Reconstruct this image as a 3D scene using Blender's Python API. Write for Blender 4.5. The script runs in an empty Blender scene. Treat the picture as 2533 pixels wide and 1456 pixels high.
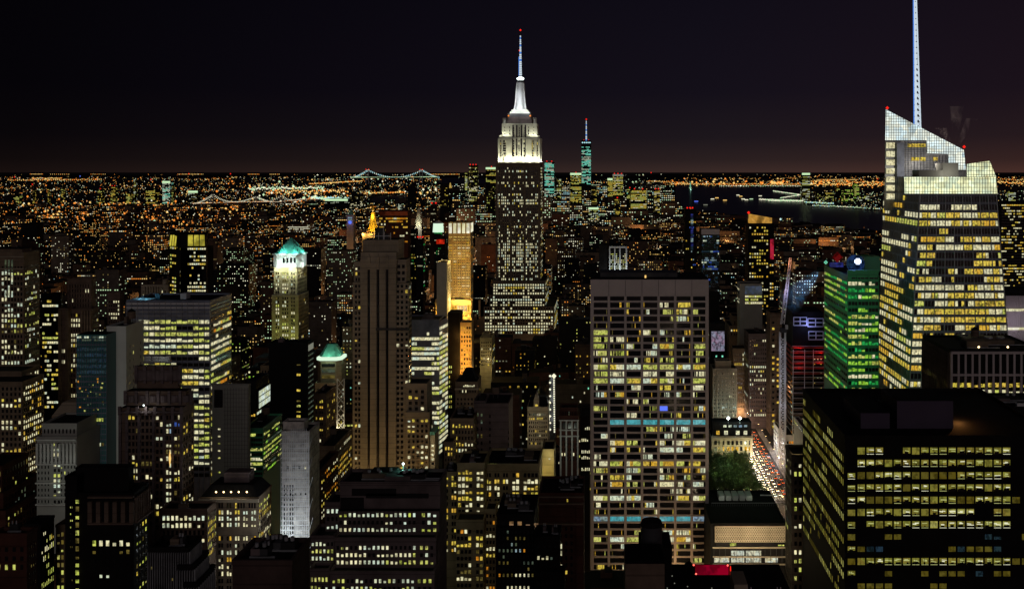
import bpy, math, random
from math import radians as R, pi, sin, cos
random.seed(7)
scene = bpy.context.scene
col = scene.collection

# ------------------------------------------------------------------ camera
# the camera stands on a 260 m high roof terrace and looks straight along +Y (down the avenues)
F, VX, EY, H = 2500.0, 1490.0, 415.0, 260.0
cam = bpy.data.cameras.new('camera'); co = bpy.data.objects.new('camera', cam); col.objects.link(co)
co.location = (0, 0, H); co.rotation_euler = (R(90), 0, 0)
cam.sensor_width = 36; cam.lens = 36 * F / 2532
cam.shift_x = -(VX - 1266) / 2532; cam.shift_y = -(727 - EY) / 2532
cam.clip_start = 1; cam.clip_end = 90000
scene.camera = co
scene.view_settings.view_transform = 'Standard'; scene.view_settings.look = 'None'
scene.view_settings.exposure = 0; scene.view_settings.gamma = 1
scene.cycles.use_denoising = True
scene.cycles.max_bounces = 4; scene.cycles.diffuse_bounces = 2; scene.cycles.glossy_bounces = 2
scene.cycles.sample_clamp_indirect = 2
scene.cycles.pixel_filter_type = 'BLACKMAN_HARRIS'

# ------------------------------------------------------------------ night sky
w = bpy.data.worlds.new('World'); scene.world = w; w.use_nodes = True
nt = w.node_tree; nt.nodes.clear()
def N(nt, t, **k):
    n = nt.nodes.new(t)
    for a, b in k.items():
        if a.startswith('_'): n.inputs[a[1:].replace('_', ' ')].default_value = b
        else: setattr(n, a, b)
    return n
L = lambda nt, a, b: nt.links.new(a, b)
out = N(nt, 'ShaderNodeOutputWorld'); bg = N(nt, 'ShaderNodeBackground')
tc = N(nt, 'ShaderNodeTexCoord'); sp = N(nt, 'ShaderNodeSeparateXYZ'); L(nt, tc.outputs['Generated'], sp.inputs[0])
r1 = N(nt, 'ShaderNodeValToRGB'); e = r1.color_ramp.elements
mz = N(nt, 'ShaderNodeMapRange'); mz.inputs[1].default_value = -0.01; mz.inputs[2].default_value = 0.19
L(nt, sp.outputs[2], mz.inputs[0]); L(nt, mz.outputs[0], r1.inputs[0])
e[0].position = 0; e[0].color = (.0330, .0180, .0150, 1)
e[1].position = 1; e[1].color = (.0030, .0024, .0050, 1)
for p, c in ((.09, (.0150, .0092, .0094, 1)), (.2, (.0080, .0056, .0076, 1)), (.42, (.0046, .0034, .0064, 1))):
    q = e.new(p); q.color = c
mx = N(nt, 'ShaderNodeMapRange'); mx.inputs[1].default_value = -0.5; mx.inputs[2].default_value = .42
mx.inputs[3].default_value = .34; mx.inputs[4].default_value = 2.1
L(nt, sp.outputs[0], mx.inputs[0])
mul = N(nt, 'ShaderNodeMix', data_type='RGBA', blend_type='MULTIPLY'); mul.inputs[0].default_value = 1
L(nt, r1.outputs[0], mul.inputs[6]); L(nt, mx.outputs[0], mul.inputs[7])
wm = N(nt, 'ShaderNodeMapRange'); wm.inputs[1].default_value = .1; wm.inputs[2].default_value = .45
L(nt, sp.outputs[0], wm.inputs[0])
tint = N(nt, 'ShaderNodeMix', data_type='RGBA', blend_type='MULTIPLY'); tint.inputs[7].default_value = (1.15, .82, .72, 1)
L(nt, wm.outputs[0], tint.inputs[0]); L(nt, mul.outputs[2], tint.inputs[6])
L(nt, tint.outputs[2], bg.inputs[0]); bg.inputs[1].default_value = 1.0; L(nt, bg.outputs[0], out.inputs[0])

# soft sun lamp added to stand in for city glow from behind the camera
sl = bpy.data.lights.new('city_glow', 'SUN'); so = bpy.data.objects.new('city_glow', sl); col.objects.link(so)
sl.energy = .22; sl.angle = R(35); sl.color = (1, .86, .84)
so.rotation_euler = (R(74), 0, R(8))

# ------------------------------------------------------------------ coordinates: X, Z of a bearing at distance D
TX = lambda px, D: (px - VX) / F * D
TZ = lambda py, D: H - (py - EY) / F * D
GD = lambda py: H * F / (py - EY)

# ------------------------------------------------------------------ materials
MATS = {}
def wall(name, c, rough=.85, s=.12, var=.45, metal=0, course=True):
    if name in MATS: return MATS[name]
    m = bpy.data.materials.new(name); m.use_nodes = True; nt = m.node_tree; b = nt.nodes['Principled BSDF']
    g = N(nt, 'ShaderNodeNewGeometry')
    n = N(nt, 'ShaderNodeTexNoise', _Scale=s, _Detail=5.0, _Roughness=.65); L(nt, g.outputs['Position'], n.inputs['Vector'])
    mr = N(nt, 'ShaderNodeMapRange'); mr.inputs[1].default_value = .3; mr.inputs[2].default_value = .7
    mr.inputs[3].default_value = 1 - var; mr.inputs[4].default_value = 1 + var * .5; L(nt, n.outputs[0], mr.inputs[0])
    x = N(nt, 'ShaderNodeMix', data_type='RGBA', blend_type='MULTIPLY'); x.inputs[0].default_value = 1
    x.inputs[6].default_value = (*c, 1); L(nt, mr.outputs[0], x.inputs[7])
    last = x.outputs[2]
    if course:   # storey courses
        sz = N(nt, 'ShaderNodeSeparateXYZ'); L(nt, g.outputs['Position'], sz.inputs[0])
        mo = N(nt, 'ShaderNodeMath', operation='MODULO'); mo.inputs[1].default_value = 3.7; L(nt, sz.outputs[2], mo.inputs[0])
        lt = N(nt, 'ShaderNodeMath', operation='LESS_THAN'); lt.inputs[1].default_value = .35; L(nt, mo.outputs[0], lt.inputs[0])
        y = N(nt, 'ShaderNodeMix', data_type='RGBA', blend_type='MULTIPLY'); y.inputs[7].default_value = (.68, .68, .68, 1)
        L(nt, lt.outputs[0], y.inputs[0]); L(nt, last, y.inputs[6]); last = y.outputs[2]
    L(nt, last, b.inputs['Base Color']); b.inputs['Roughness'].default_value = rough; b.inputs['Metallic'].default_value = metal; b.inputs['Specular IOR Level'].default_value = .12
    MATS[name] = m; return m
def glass(name, c, rough=.12):
    m = bpy.data.materials.new(name); m.use_nodes = True; b = m.node_tree.nodes['Principled BSDF']
    b.inputs['Base Color'].default_value = (*c, 1); b.inputs['Roughness'].default_value = rough
    b.inputs['Specular IOR Level'].default_value = .6
    MATS[name] = m; return m
def emit(name, c, s=1.0, flat=False, sc=.75, lo=.3, c2=None):
    m = bpy.data.materials.new(name); m.use_nodes = True; nt = m.node_tree; nt.nodes.clear()
    o = N(nt, 'ShaderNodeOutputMaterial'); em = N(nt, 'ShaderNodeEmission'); L(nt, em.outputs[0], o.inputs[0])
    em.inputs[0].default_value = (*c, 1); em.inputs[1].default_value = s
    if not flat:   # furnished rooms: partitions, ceilings brighter than floors, clutter
        g = N(nt, 'ShaderNodeNewGeometry')
        mp = N(nt, 'ShaderNodeMapping'); mp.inputs['Scale'].default_value = (1.0, .9, .75); L(nt, g.outputs['Position'], mp.inputs[0])
        n = N(nt, 'ShaderNodeTexNoise', _Scale=sc, _Detail=3.0, _Roughness=.6); L(nt, mp.outputs[0], n.inputs['Vector'])
        v = N(nt, 'ShaderNodeTexVoronoi', _Scale=.32, distance='CHEBYCHEV'); L(nt, g.outputs['Position'], v.inputs['Vector'])
        mr = N(nt, 'ShaderNodeMapRange'); mr.inputs[1].default_value = .40; mr.inputs[2].default_value = .52
        mr.inputs[3].default_value = lo * s; mr.inputs[4].default_value = s; L(nt, n.outputs[0], mr.inputs[0])
        sv = N(nt, 'ShaderNodeSeparateColor'); L(nt, v.outputs['Color'], sv.inputs[0])
        m2 = N(nt, 'ShaderNodeMapRange'); m2.inputs[3].default_value = .72; m2.inputs[4].default_value = 1.1; L(nt, sv.outputs[0], m2.inputs[0])
        mm = N(nt, 'ShaderNodeMath', operation='MULTIPLY'); L(nt, mr.outputs[0], mm.inputs[0]); L(nt, m2.outputs[0], mm.inputs[1])
        L(nt, mm.outputs[0], em.inputs[1])
        x = N(nt, 'ShaderNodeMix', data_type='RGBA'); x.inputs[6].default_value = (*c, 1)
        k = c2 or (min(.9, c[0] * .95), c[1] * .85, c[2] * .5); x.inputs[7].default_value = (*k, 1)
        L(nt, sv.outputs[1], x.inputs[0]); L(nt, x.outputs[2], em.inputs[0])
    m.cycles.emission_sampling = 'NONE'
    MATS[name] = m; return m
emit('ww', (.98, .95, .62), .84, lo=.4, c2=(1, .90, .50)); emit('wy', (.95, .78, .10), .76, lo=.22, c2=(1, .66, .10)); emit('cw', (.80, .98, .82), .78, lo=.4, c2=(.95, .98, .62))
emit('gw', (.78, .90, .14), .70, lo=.22, c2=(.9, .85, .25)); emit('or', (1, .38, .03), .62); emit('oy', (1, .60, .08), .76, lo=.4)
emit('cy', (.10, .72, .82), .55, lo=.6, c2=(.3, .85, .9)); emit('bl', (.06, .14, .75), .6); emit('dm', (.30, .24, .07), .42)
emit('dc', (.16, .22, .18), .42); emit('dw', (.35, .36, .28), .5); emit('gr', (.04, .75, .18), .5); emit('gy', (.45, .98, .10), .72, lo=.3); emit('rd', (.6, .05, .02), .5)
emit('bw', (.42, .62, .85), .55); emit('tc', (.25, 1, .90), 1.0, lo=.5); emit('do', (.30, .12, .03), .42); emit('db', (.05, .11, .18), .3)
emit('sp_o', (1, .30, .04), 1.1, True); emit('sp_y', (1, .62, .18), 1.1, True); emit('sp_w', (.95, .92, .66), 1.1, True)
emit('sp_g', (.66, .95, .55), .9, True); emit('sp_r', (1, .02, .01), 1.1, True); emit('sp_c', (.5, .9, .95), 1.0, True)
emit('sp_b', (.12, .2, 1), 1.0, True); emit('lamp_white', (.85, 1, .95), 6, True); emit('lamp_warm', (1, .7, .3), 5, True)
emit('dim_o', (.5, .16, .03), .55, True); emit('dim_y', (.42, .30, .09), .5, True); emit('dim_w', (.35, .36, .28), .5, True)
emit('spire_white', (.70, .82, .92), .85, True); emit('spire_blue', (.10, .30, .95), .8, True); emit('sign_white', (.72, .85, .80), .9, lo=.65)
emit('head', (1, .92, .72), 9, True); emit('tail', (1, .06, .02), 4, True)
emit('furn', (.60, .60, .09), .34, sc=.6, lo=.5, c2=(.55,.42,.07)); emit('furnw', (.80, .80, .26), .50, sc=.7, lo=.5); emit('furnd', (.40, .33, .05), .22, sc=.6, lo=.5)
emit('strip', (1, 1, .70), .80, True); emit('strip2', (.9, .95, .35), .5, True)
glass('dk', (.012, .011, .012), .2); glass('dark_glass', (.010, .011, .014), .15); glass('blue_glass', (.03, .055, .075), .18)
glass('green_glass', (.015, .17, .08), .55)
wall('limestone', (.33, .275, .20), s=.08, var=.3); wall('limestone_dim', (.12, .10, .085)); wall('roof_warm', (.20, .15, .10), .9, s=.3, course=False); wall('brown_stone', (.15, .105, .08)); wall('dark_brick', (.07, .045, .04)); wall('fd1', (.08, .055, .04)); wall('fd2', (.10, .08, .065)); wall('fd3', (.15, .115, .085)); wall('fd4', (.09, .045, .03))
wall('olive_brick', (.30, .25, .13), s=.1); wall('red_brick', (.07, .028, .02)); wall('white_stone', (.50, .50, .46), s=.1, var=.35, course=False)
wall('grey_panel', (.30, .30, .27), s=.05, var=.2, course=False); wall('travertine', (.46, .405, .40), s=.05, var=.14, course=False)
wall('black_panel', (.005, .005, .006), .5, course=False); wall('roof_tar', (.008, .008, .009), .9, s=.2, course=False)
wall('roof_gravel', (.025, .024, .024), .9, s=.3, course=False); wall('copper', (.12, .36, .29), .6, s=.3, course=False)
wall('gold_roof', (.85, .55, .06), .5, s=.3, var=.2, course=False); wall('metal', (.32, .33, .35), .45, s=.3, metal=.3, course=False)
wall('dark_metal', (.06, .06, .065), .5, course=False); wall('asphalt', (.05, .048, .046), .8, s=.05, course=False)
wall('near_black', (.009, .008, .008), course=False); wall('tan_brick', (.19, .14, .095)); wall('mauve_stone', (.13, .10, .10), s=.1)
wall('mullion', (.20, .22, .28), .4, course=False); wall('pale_metal', (.55, .55, .56), .5, s=.1, var=.2, course=False); wall('red_lit_edge', (.28, .05, .04), .7, course=False)
wall('concrete', (.33, .31, .29), s=.15, course=False); wall('bark', (.05, .035, .025), course=False); wall('netting', (.56, .53, .48), s=.35, var=.6)
emit('screen', (1, 1, .56), 1.15, sc=.10, lo=.62, c2=(.85, 1, .72)); emit('screen_blue', (.98, 1, .82), 1.05, sc=.07, lo=.62, c2=(.75, .95, 1)); glass('body_glass', (.065, .07, .085), .5)
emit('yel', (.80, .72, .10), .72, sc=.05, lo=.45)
emit('ring', (.72, .95, .72), 1.0, True)
emit('dimred', (.13, .025, .01), .5, sc=.03)
emit('sp_red', (.85, .03, .01), .7, sc=.2)
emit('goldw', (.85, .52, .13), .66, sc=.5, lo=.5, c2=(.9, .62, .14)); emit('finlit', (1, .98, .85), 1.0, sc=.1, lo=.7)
wall('gold_stone', (.40, .28, .12), s=.1, var=.2, course=False)
emit('dimwin', (.42, .26, .16), .6, lo=.4)
emit('adlit', (.42, .46, .62), .5, sc=.5, lo=.25, c2=(.5, .3, .45))
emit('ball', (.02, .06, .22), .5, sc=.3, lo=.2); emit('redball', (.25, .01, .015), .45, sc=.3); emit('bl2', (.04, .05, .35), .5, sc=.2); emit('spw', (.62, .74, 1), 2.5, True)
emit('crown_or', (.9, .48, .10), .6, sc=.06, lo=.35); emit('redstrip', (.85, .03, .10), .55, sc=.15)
emit('bluepanel', (.10, .13, .22), .5, sc=.1, lo=.7)
wall('plant', (.07, .055, .085), s=.1, var=.15, course=False)
wall('carpaint', (.5, .38, .06), .35, course=False)
emit('shop', (.80, .88, .75), .8, sc=.7, lo=.35, c2=(.85, .75, .45))
emit('redlamp', (1, .12, .08), 3, True); wall('tankm', (.045, .045, .05), .6, course=False); emit('redpipe', (.55, .0, .025), .5, sc=.4, lo=.5, c2=(.45, .0, .03))
emit('statue_glow', (.25, .75, .5), .5, True)
glass('teal_glass', (.03, .14, .14), .35); wall('slab_stone', (.62, .66, .60), s=.05, var=.15, course=False)
wall('floor_edge', (.11, .07, .05), course=False)
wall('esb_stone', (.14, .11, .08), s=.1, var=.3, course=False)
M = MATS

# ------------------------------------------------------------------ mesh builder
class MB:
    def __init__(s): s.v = []; s.f = []; s.m = []; s.mats = []
    def mi(s, m):
        if isinstance(m, str): m = M[m]
        if m not in s.mats: s.mats.append(m)
        return s.mats.index(m)
    def face(s, pts, m):
        n = len(s.v); s.v += [tuple(p) for p in pts]; s.f.append(tuple(range(n, n + len(pts)))); s.m.append(s.mi(m))
    def poly(s, P, z0, z1, m, top=None, P1=None, bottom=False):
        """prism / frustum over the counter-clockwise polygon P; z1 may be a list, one height for each corner"""
        n = len(P); k = len(s.v); P1 = P1 or P
        zt = z1 if isinstance(z1, (list, tuple)) else [z1] * n
        s.v += [(p[0], p[1], z0) for p in P] + [(p[0], p[1], zt[i]) for i, p in enumerate(P1)]
        a = s.mi(m)
        for i in range(n):
            j = (i + 1) % n; s.f.append((k + i, k + j, k + n + j, k + n + i)); s.m.append(a)
        s.f.append(tuple(k + n + i for i in range(n))); s.m.append(s.mi(top or m))
        if bottom: s.f.append(tuple(k + i for i in reversed(range(n)))); s.m.append(a)
    def box(s, x0, x1, y0, y1, z0, z1, m, top=None, bottom=False):
        s.poly([(x0, y0), (x1, y0), (x1, y1), (x0, y1)], z0, z1, m, top, bottom=bottom)
    def cyl(s, x, y, r, z0, z1, m, n=16, r1=None, top=None, ph=0):
        r1 = r if r1 is None else r1
        P = [(x + r * cos(2 * pi * i / n + ph), y + r * sin(2 * pi * i / n + ph)) for i in range(n)]
        Q = [(x + r1 * cos(2 * pi * i / n + ph), y + r1 * sin(2 * pi * i / n + ph)) for i in range(n)]
        s.poly(P, z0, z1, m, top, Q)
    def bar(s, a, b, r, m):
        """square bar between two points"""
        d = [b[i] - a[i] for i in range(3)]; l = math.sqrt(sum(q * q for q in d)) or 1; d = [q / l for q in d]
        u = (0, 0, 1) if abs(d[2]) < .9 else (1, 0, 0)
        e1 = (d[1] * u[2] - d[2] * u[1], d[2] * u[0] - d[0] * u[2], d[0] * u[1] - d[1] * u[0])
        q = math.sqrt(sum(t * t for t in e1)); e1 = [t / q for t in e1]
        e2 = (d[1] * e1[2] - d[2] * e1[1], d[2] * e1[0] - d[0] * e1[2], d[0] * e1[1] - d[1] * e1[0])
        k = len(s.v); mm = s.mi(m)
        for p in (a, b):
            for ca, cb in ((-1, -1), (1, -1), (1, 1), (-1, 1)):
                s.v.append(tuple(p[i] + r * (ca * e1[i] + cb * e2[i]) for i in range(3)))
        for i in range(4):
            j = (i + 1) % 4; s.f.append((k + i, k + j, k + 4 + j, k + 4 + i)); s.m.append(mm)
        s.f.append((k, k + 3, k + 2, k + 1)); s.m.append(mm); s.f.append((k + 4, k + 5, k + 6, k + 7)); s.m.append(mm)
    def oct(s, x, y, z, r, m, rz=None):
        rz = rz or r; k = len(s.v); a = s.mi(m)
        s.v += [(x - r, y, z), (x, y - r, z), (x + r, y, z), (x, y + r, z), (x, y, z + rz), (x, y, z - rz)]
        for i in range(4):
            j = (i + 1) % 4; s.f += [(k + i, k + j, k + 4), (k + j, k + i, k + 5)]; s.m += [a, a]
    def build(s, name, parent=None, loc=None):
        me = bpy.data.meshes.new(name)
        v = s.v
        o = bpy.data.objects.new(name, me)
        if loc is not None: v = [(p[0] - loc[0], p[1] - loc[1], p[2] - loc[2]) for p in v]; o.location = loc
        me.from_pydata(v, [], s.f)
        for m in s.mats: me.materials.append(m)
        me.polygons.foreach_set('material_index', s.m)
        col.objects.link(o)
        if parent is not None: o.parent = parent
        return o

def tag(o, label=None, cat=None, group=None, kind=None):
    if label: o['label'] = label
    if cat: o['category'] = cat
    if group: o['group'] = group
    if kind: o['kind'] = kind
    return o
def thing(name, label, cat, loc=(0, 0, 0), group=None):
    o = bpy.data.objects.new(name, None); col.objects.link(o); o.location = loc; o.empty_display_size = 5
    return tag(o, label, cat, group)
def pal(s):
    r = []
    for t in s.split():
        r.append((t.rstrip('0123456789'), int(t[len(t.rstrip('0123456789')):] or 1)))
    ks, ws = zip(*r)
    return lambda rnd=random: rnd.choices(ks, ws)[0]

def rooms(b, pts, m):
    """what one sees through a near window: ceiling lights, desks, a blind"""
    A, B_, C_, D_ = pts; nx_ = (0, -.03, 0) if abs(A[1] - B_[1]) < .01 else (-.03, 0, 0)
    def P(u, v, k=1): return tuple(A[i] + (B_[i] - A[i]) * u + (D_[i] - A[i]) * v + nx_[i] * k for i in range(3))
    def Q(u0, v0, u1, v1, mm, sk=0, k=1): b.face([P(u0, v0, k), P(u1, v0 + sk, k), P(u1, min(1, v1 + sk), k), P(u0, v1, k)], mm)
    r = random.random()
    if r < .14: return                                  # blind down
    mm = 'strip' if m == 'furnw' or random.random() < .35 else 'strip2'
    Q(0, .86, 1, 1, 'furn')
    for _ in range(random.choice((1, 2, 2))):
        v = random.uniform(.42, .78); u = random.uniform(0, .4); Q(u, v, random.uniform(u + .35, 1), v + random.uniform(.08, .17), mm, random.uniform(-.12, .04), 2)
    Q(0, 0, 1, random.uniform(.16, .34), 'dk', 0, 1.5); Q(random.uniform(0, .5), .1, random.uniform(.55, 1), random.uniform(.3, .5), 'dk', random.uniform(-.1, .1), 3)
    if random.random() < .5: Q(.02, .02, .98, .09, mm, 0, 4)
    if random.random() < .3: u = random.uniform(.2, .8); Q(u, 0, u + .06, 1, 'dk', 0, 5)
LIM = []       # what the town in front may not hide: (px0, px1, D, lowest visible row)
FOOT = []      # footprints taken
HEROES = []    # (px, py, name phrase) used to describe the small blocks
class Bld:
    def __init__(s, name, label, D, x0, x1, yt, xb=None, mat='brown_stone', cat='building', vis=1470, depth=None, group=None,
                 roof='roof_tar', units=0, parapet=True, foot=True, extra=0):
        s.name = name; s.D = D
        s.t = thing(name, label, cat, ((TX(x0, D) + TX(x1, D)) / 2, D, 0), group)
        s.boxes = []; s.cells = []; s.w = MB(); s.roofm = roof; s.vis = vis; s.units = []; s.mat = mat
        s.add(x0, x1, yt, D, xb, depth, mat, parapet=parapet, units=units)
        LIM.append((min(x0, x1), max(x1, xb or x1), D, vis))
    def add(s, x0, x1, yt, D=None, xb=None, depth=None, mat=None, z0=0, parapet=True, units=0, yb=None):
        D = D or s.D; mat = mat or s.mat
        X0, X1 = TX(x0, D), TX(x1, D)
        if depth is None:
            if xb is not None:
                e = x1 if x1 <= VX else x0
                depth = D * ((e - VX) / (xb - VX) - 1)
            else: depth = 30
        depth = max(depth, 3)
        Z = TZ(yt, D)
        if yb is not None: z0 = TZ(yb, D)
        s.w.box(X0, X1, D, D + depth, z0, Z, mat, s.roofm)
        if parapet and yt > 430 and D < 1600:
            h, t = .9, .5
            s.w.box(X0 - .15, X1 + .15, D - .15, D + t, Z + .02, Z + h, mat)
            s.w.box(X0 - .15, X1 + .15, D + depth - t, D + depth + .15, Z + .02, Z + h, mat)
            s.w.box(X0 - .15, X0 + t, D + t, D + depth - t, Z + .02, Z + h, mat)
            s.w.box(X1 - t, X1 + .15, D + t, D + depth - t, Z + .02, Z + h, mat)
        b = dict(x0=X0, x1=X1, y0=D, y1=D + depth, z=Z, D=D); s.boxes.append(b)
        FOOT.append((X0 - 3, X1 + 3, D - 3, D + depth + 3))
        for k in range(units):
            ww, dd, hh = random.uniform(.12, .3) * (X1 - X0), random.uniform(.2, .4) * depth, random.uniform(1.8, 4.5)
            cx, cy = random.uniform(X0 + ww, X1 - ww), random.uniform(D + dd * .7 + 1, D + depth - dd * .7)
            u = MB(); kd = random.random()
            if D < 450: hh = min(hh, 1.9)
            if kd < .3 and D >= 450:      # timber water tank on legs
                u.cyl(cx, cy, 1.9, Z + 2.6, Z + 6, 'brown_stone', 14); u.cyl(cx, cy, 2.05, Z + 6.01, Z + 7.5, 'roof_tar', 14, .15)
                for a_ in (-1.2, 1.2):
                    for b_ in (-1.2, 1.2): u.bar((cx + a_, cy + b_, Z), (cx + a_, cy + b_, Z + 2.6), .12, 'dark_metal')
                u.build('water_tank', s.t); continue
            u.box(cx - ww / 2, cx + ww / 2, cy - dd / 2, cy + dd / 2, Z + .01, Z + hh, random.choice(['dark_metal', 'roof_gravel', 'mauve_stone', 'fd3']))
            if kd < .7:
                for f_ in (-.25, .2): u.cyl(cx + ww * f_, cy, min(ww, dd) * .16, Z + hh + .01, Z + hh + .8, 'metal', 10)
            u.bar((cx - ww / 2, cy - dd / 2 - .5, Z + .5), (cx + ww, cy - dd / 2 - .5, Z + .5), .18, 'metal')
            u.build('rooftop_unit', s.t)
        return b
    def grid(s, face, a0, a1, y0, y1, nx, ny, wf=.5, hf=.55, p=.3, pl='ww3 wy3 cw2', dark=True, run=.35, rv=1.0, bi=0, off=.12, gapm=None, cols=None, rows=None, darkm='dk'):
        """windows on a face of box bi; rows follow from the front distance; F = front, L / R = sides (a0, a1 then are fractions of the depth)"""
        b = s.boxes[bi]; D = b['D']; pk = pal(pl)
        za, zb = TZ(y0, D), TZ(y1, D); ph = (za - zb) / ny
        if face == 'F': ua, ub = TX(a0, D), TX(a1, D)
        else: ua, ub = b['y0'] + a0 * (b['y1'] - b['y0']), b['y0'] + a1 * (b['y1'] - b['y0'])
        pw = (ub - ua) / nx
        for r in range(ny):
            zc = za - (r + .5) * ph
            if zc < 3: break
            q = p
            if rows is not None: q = rows.get(r, p) if isinstance(rows, dict) else rows[r % len(rows)]
            elif rv: q = min(.97, p * random.choice((1 - .75 * rv, 1 - .4 * rv, 1, 1 + .5 * rv, 1 + 1.1 * rv)))
            on = random.random() < q; km = pk()
            for c in range(nx):
                if random.random() > run: on = random.random() < q
                if random.random() < .35: km = pk()
                if cols and not (c in cols): continue
                m = km if on else (darkm if dark else None)
                if m is None: continue
                uc = ua + (c + .5) * pw; hw, hh = pw * wf / 2, ph * hf / 2
                if face == 'F': pts = [(uc - hw, D - off, zc - hh), (uc + hw, D - off, zc - hh), (uc + hw, D - off, zc + hh), (uc - hw, D - off, zc + hh)]; dd = D; fs = 1
                elif face == 'R': X = b['x1'] + off; pts = [(X, uc - hw, zc - hh), (X, uc + hw, zc - hh), (X, uc + hw, zc + hh), (X, uc - hw, zc + hh)]; dd = uc; fs = abs(X) / uc
                else: X = b['x0'] - off; pts = [(X, uc + hw, zc - hh), (X, uc - hw, zc - hh), (X, uc - hw, zc + hh), (X, uc + hw, zc + hh)]; dd = uc; fs = abs(X) / uc
                if on and D < 720 and hh > .5 and not m.startswith('furn') and random.random() < .4:      # a blind drawn part of the way
                    zt = zc + hh - random.uniform(.2, .55) * 2 * hh; pts = [pts[0], pts[1], (pts[2][0], pts[2][1], zt), (pts[3][0], pts[3][1], zt)]
                px = VX + F * pts[0][0] / dd; py = EY + F * (H - zc) / dd
                vis = (-10 < px < 2540) and py < 1465 and py < s.vis + 25
                k = 1024 / 2532 * F / dd
                s.cells.append((pts, m, (hw * 2 * k * fs, hh * 2 * k), vis))
    def quad(s, pts, m):
        s.cells.append((pts, m, (3, 3), True))
    def done(s):
        wb = s.w.build('wall', s.t, None)
        ind, rest = [], []
        for c in s.cells:
            (ind if (c[3] and c[2][0] * c[2][1] > 2.2 and min(c[2]) > .9) else rest).append(c)
        ind.sort(key=lambda c: -(c[2][0] * c[2][1]) * (1 if c[1] == 'dk' else 1.6))
        rest += ind[100:]; ind = ind[:100]
        for pts, m, a, v in ind:
            b = MB(); b.face(pts, m)
            if m in ('furn', 'furnw') and a[0] > 3: rooms(b, pts, m)
            b.build('window', s.t)
        if rest:
            b = MB()
            for pts, m, a, v in rest:
                b.face(pts, m)
                if m in ('furn', 'furnw') and a[0] > 3: rooms(b, pts, m)
            o = b.build('windows' , s.t); o['kind'] = 'stuff'
        settle(s.t)
        return s.t
def settle(t):
    """children were modelled in world coordinates: give them their place relative to the thing's base"""
    l = t.location
    for o in t.children: o.location = (o.location[0] - l[0], o.location[1] - l[1], o.location[2] - l[2])
LAMPS = []
def lamp(x, y, z, power, c=(1, .7, .4), r=1.5, parent=None, name='flood_fill_lamp', kind='POINT', rot=None, size=None, spot=None):  # default name covers real floodlights and added fill lamps
    LAMPS.append((x, y, z)); l = bpy.data.lights.new(name, kind); l.energy = power; l.color = c
    if kind != 'AREA': l.shadow_soft_size = r
    if kind == 'AREA': l.shape = 'RECTANGLE'; l.size, l.size_y = size
    if kind == 'SPOT': l.spot_size = R(spot or 90); l.spot_blend = .6
    o = bpy.data.objects.new(name, l); col.objects.link(o); o.location = (x, y, z)
    if rot: o.rotation_euler = rot
    if parent: o.parent = parent
    return o
# ================================================================== ground, water, avenue
def sheet(name, P, z, m, **k):
    b = MB(); b.face([(p[0], p[1], z) for p in P], m); o = b.build(name); o['kind'] = 'structure'; return o
sheet('ground', [(-40000, -300), (40000, -300), (40000, 60000), (-40000, 60000)], 0, 'asphalt')
water = bpy.data.materials.new('water'); water.use_nodes = True; MATS['water'] = water
_n = water.node_tree; _b = _n.nodes['Principled BSDF']; _b.inputs['Base Color'].default_value = (.010, .018, .045, 1); _b.inputs['Roughness'].default_value = .3; _b.inputs['Specular IOR Level'].default_value = .12
_t = N(_n, 'ShaderNodeTexNoise', _Scale=.03, _Detail=4.0); _g = N(_n, 'ShaderNodeNewGeometry'); L(_n, _g.outputs['Position'], _t.inputs['Vector'])
_u = N(_n, 'ShaderNodeBump', _Strength=.12, _Distance=4.0); L(_n, _t.outputs[0], _u.inputs['Height']); L(_n, _u.outputs[0], _b.inputs['Normal'])
def gpoly(pp): return [(TX(x, GD(y)), GD(y)) for x, y in pp]
HARB = [(1640, 482), (1668, 498), (1700, 519), (1850, 547), (2180, 578), (2600, 622), (2600, 549), (2380, 536), (2180, 522), (2060, 512), (1988, 506), (1986, 486), (1984, 469), (1900, 463), (1800, 461), (1690, 458), (1640, 459)]
sheet('water', gpoly(HARB), .6, 'water')
sheet('water', gpoly([(905, 506), (960, 507), (1008, 505), (1014, 493), (1006, 483), (960, 481), (925, 487)]), .6, 'water')
sheet('water', gpoly([(1080, 452), (1150, 452), (1240, 455), (1240, 441), (1150, 439), (1075, 441)]), .6, 'water')
def inside(x, y, P):
    r = False; j = len(P) - 1
    for i in range(len(P)):
        if (P[i][1] > y) != (P[j][1] > y) and x < (P[j][0] - P[i][0]) * (y - P[i][1]) / (P[j][1] - P[i][1]) + P[i][0]: r = not r
        j = i
    return r
# low far ridges beyond the bay
for k, (xa, xb, D, h) in enumerate([(-400, 1300, 30000, 70), (1200, 2000, 26000, 95), (1900, 2900, 32000, 60)]):
    b = MB(); P = []; n = 40
    for i in range(n + 1):
        t = i / n; x = TX(xa + (xb - xa) * t, D); z = h * (sin(pi * t) ** .5) * (.75 + .25 * sin(t * 23 + k)) + 4
        P.append((x, D, z))
    for i in range(n):
        p, q = P[i], P[i + 1]
        b.face([(p[0], D - 1500, 0), (q[0], D - 1500, 0), q, p], 'near_black'); b.face([p, q, (q[0], D + 2500, 0), (p[0], D + 2500, 0)], 'near_black')
    o = b.build('hills'); o['kind'] = 'structure'
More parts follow.
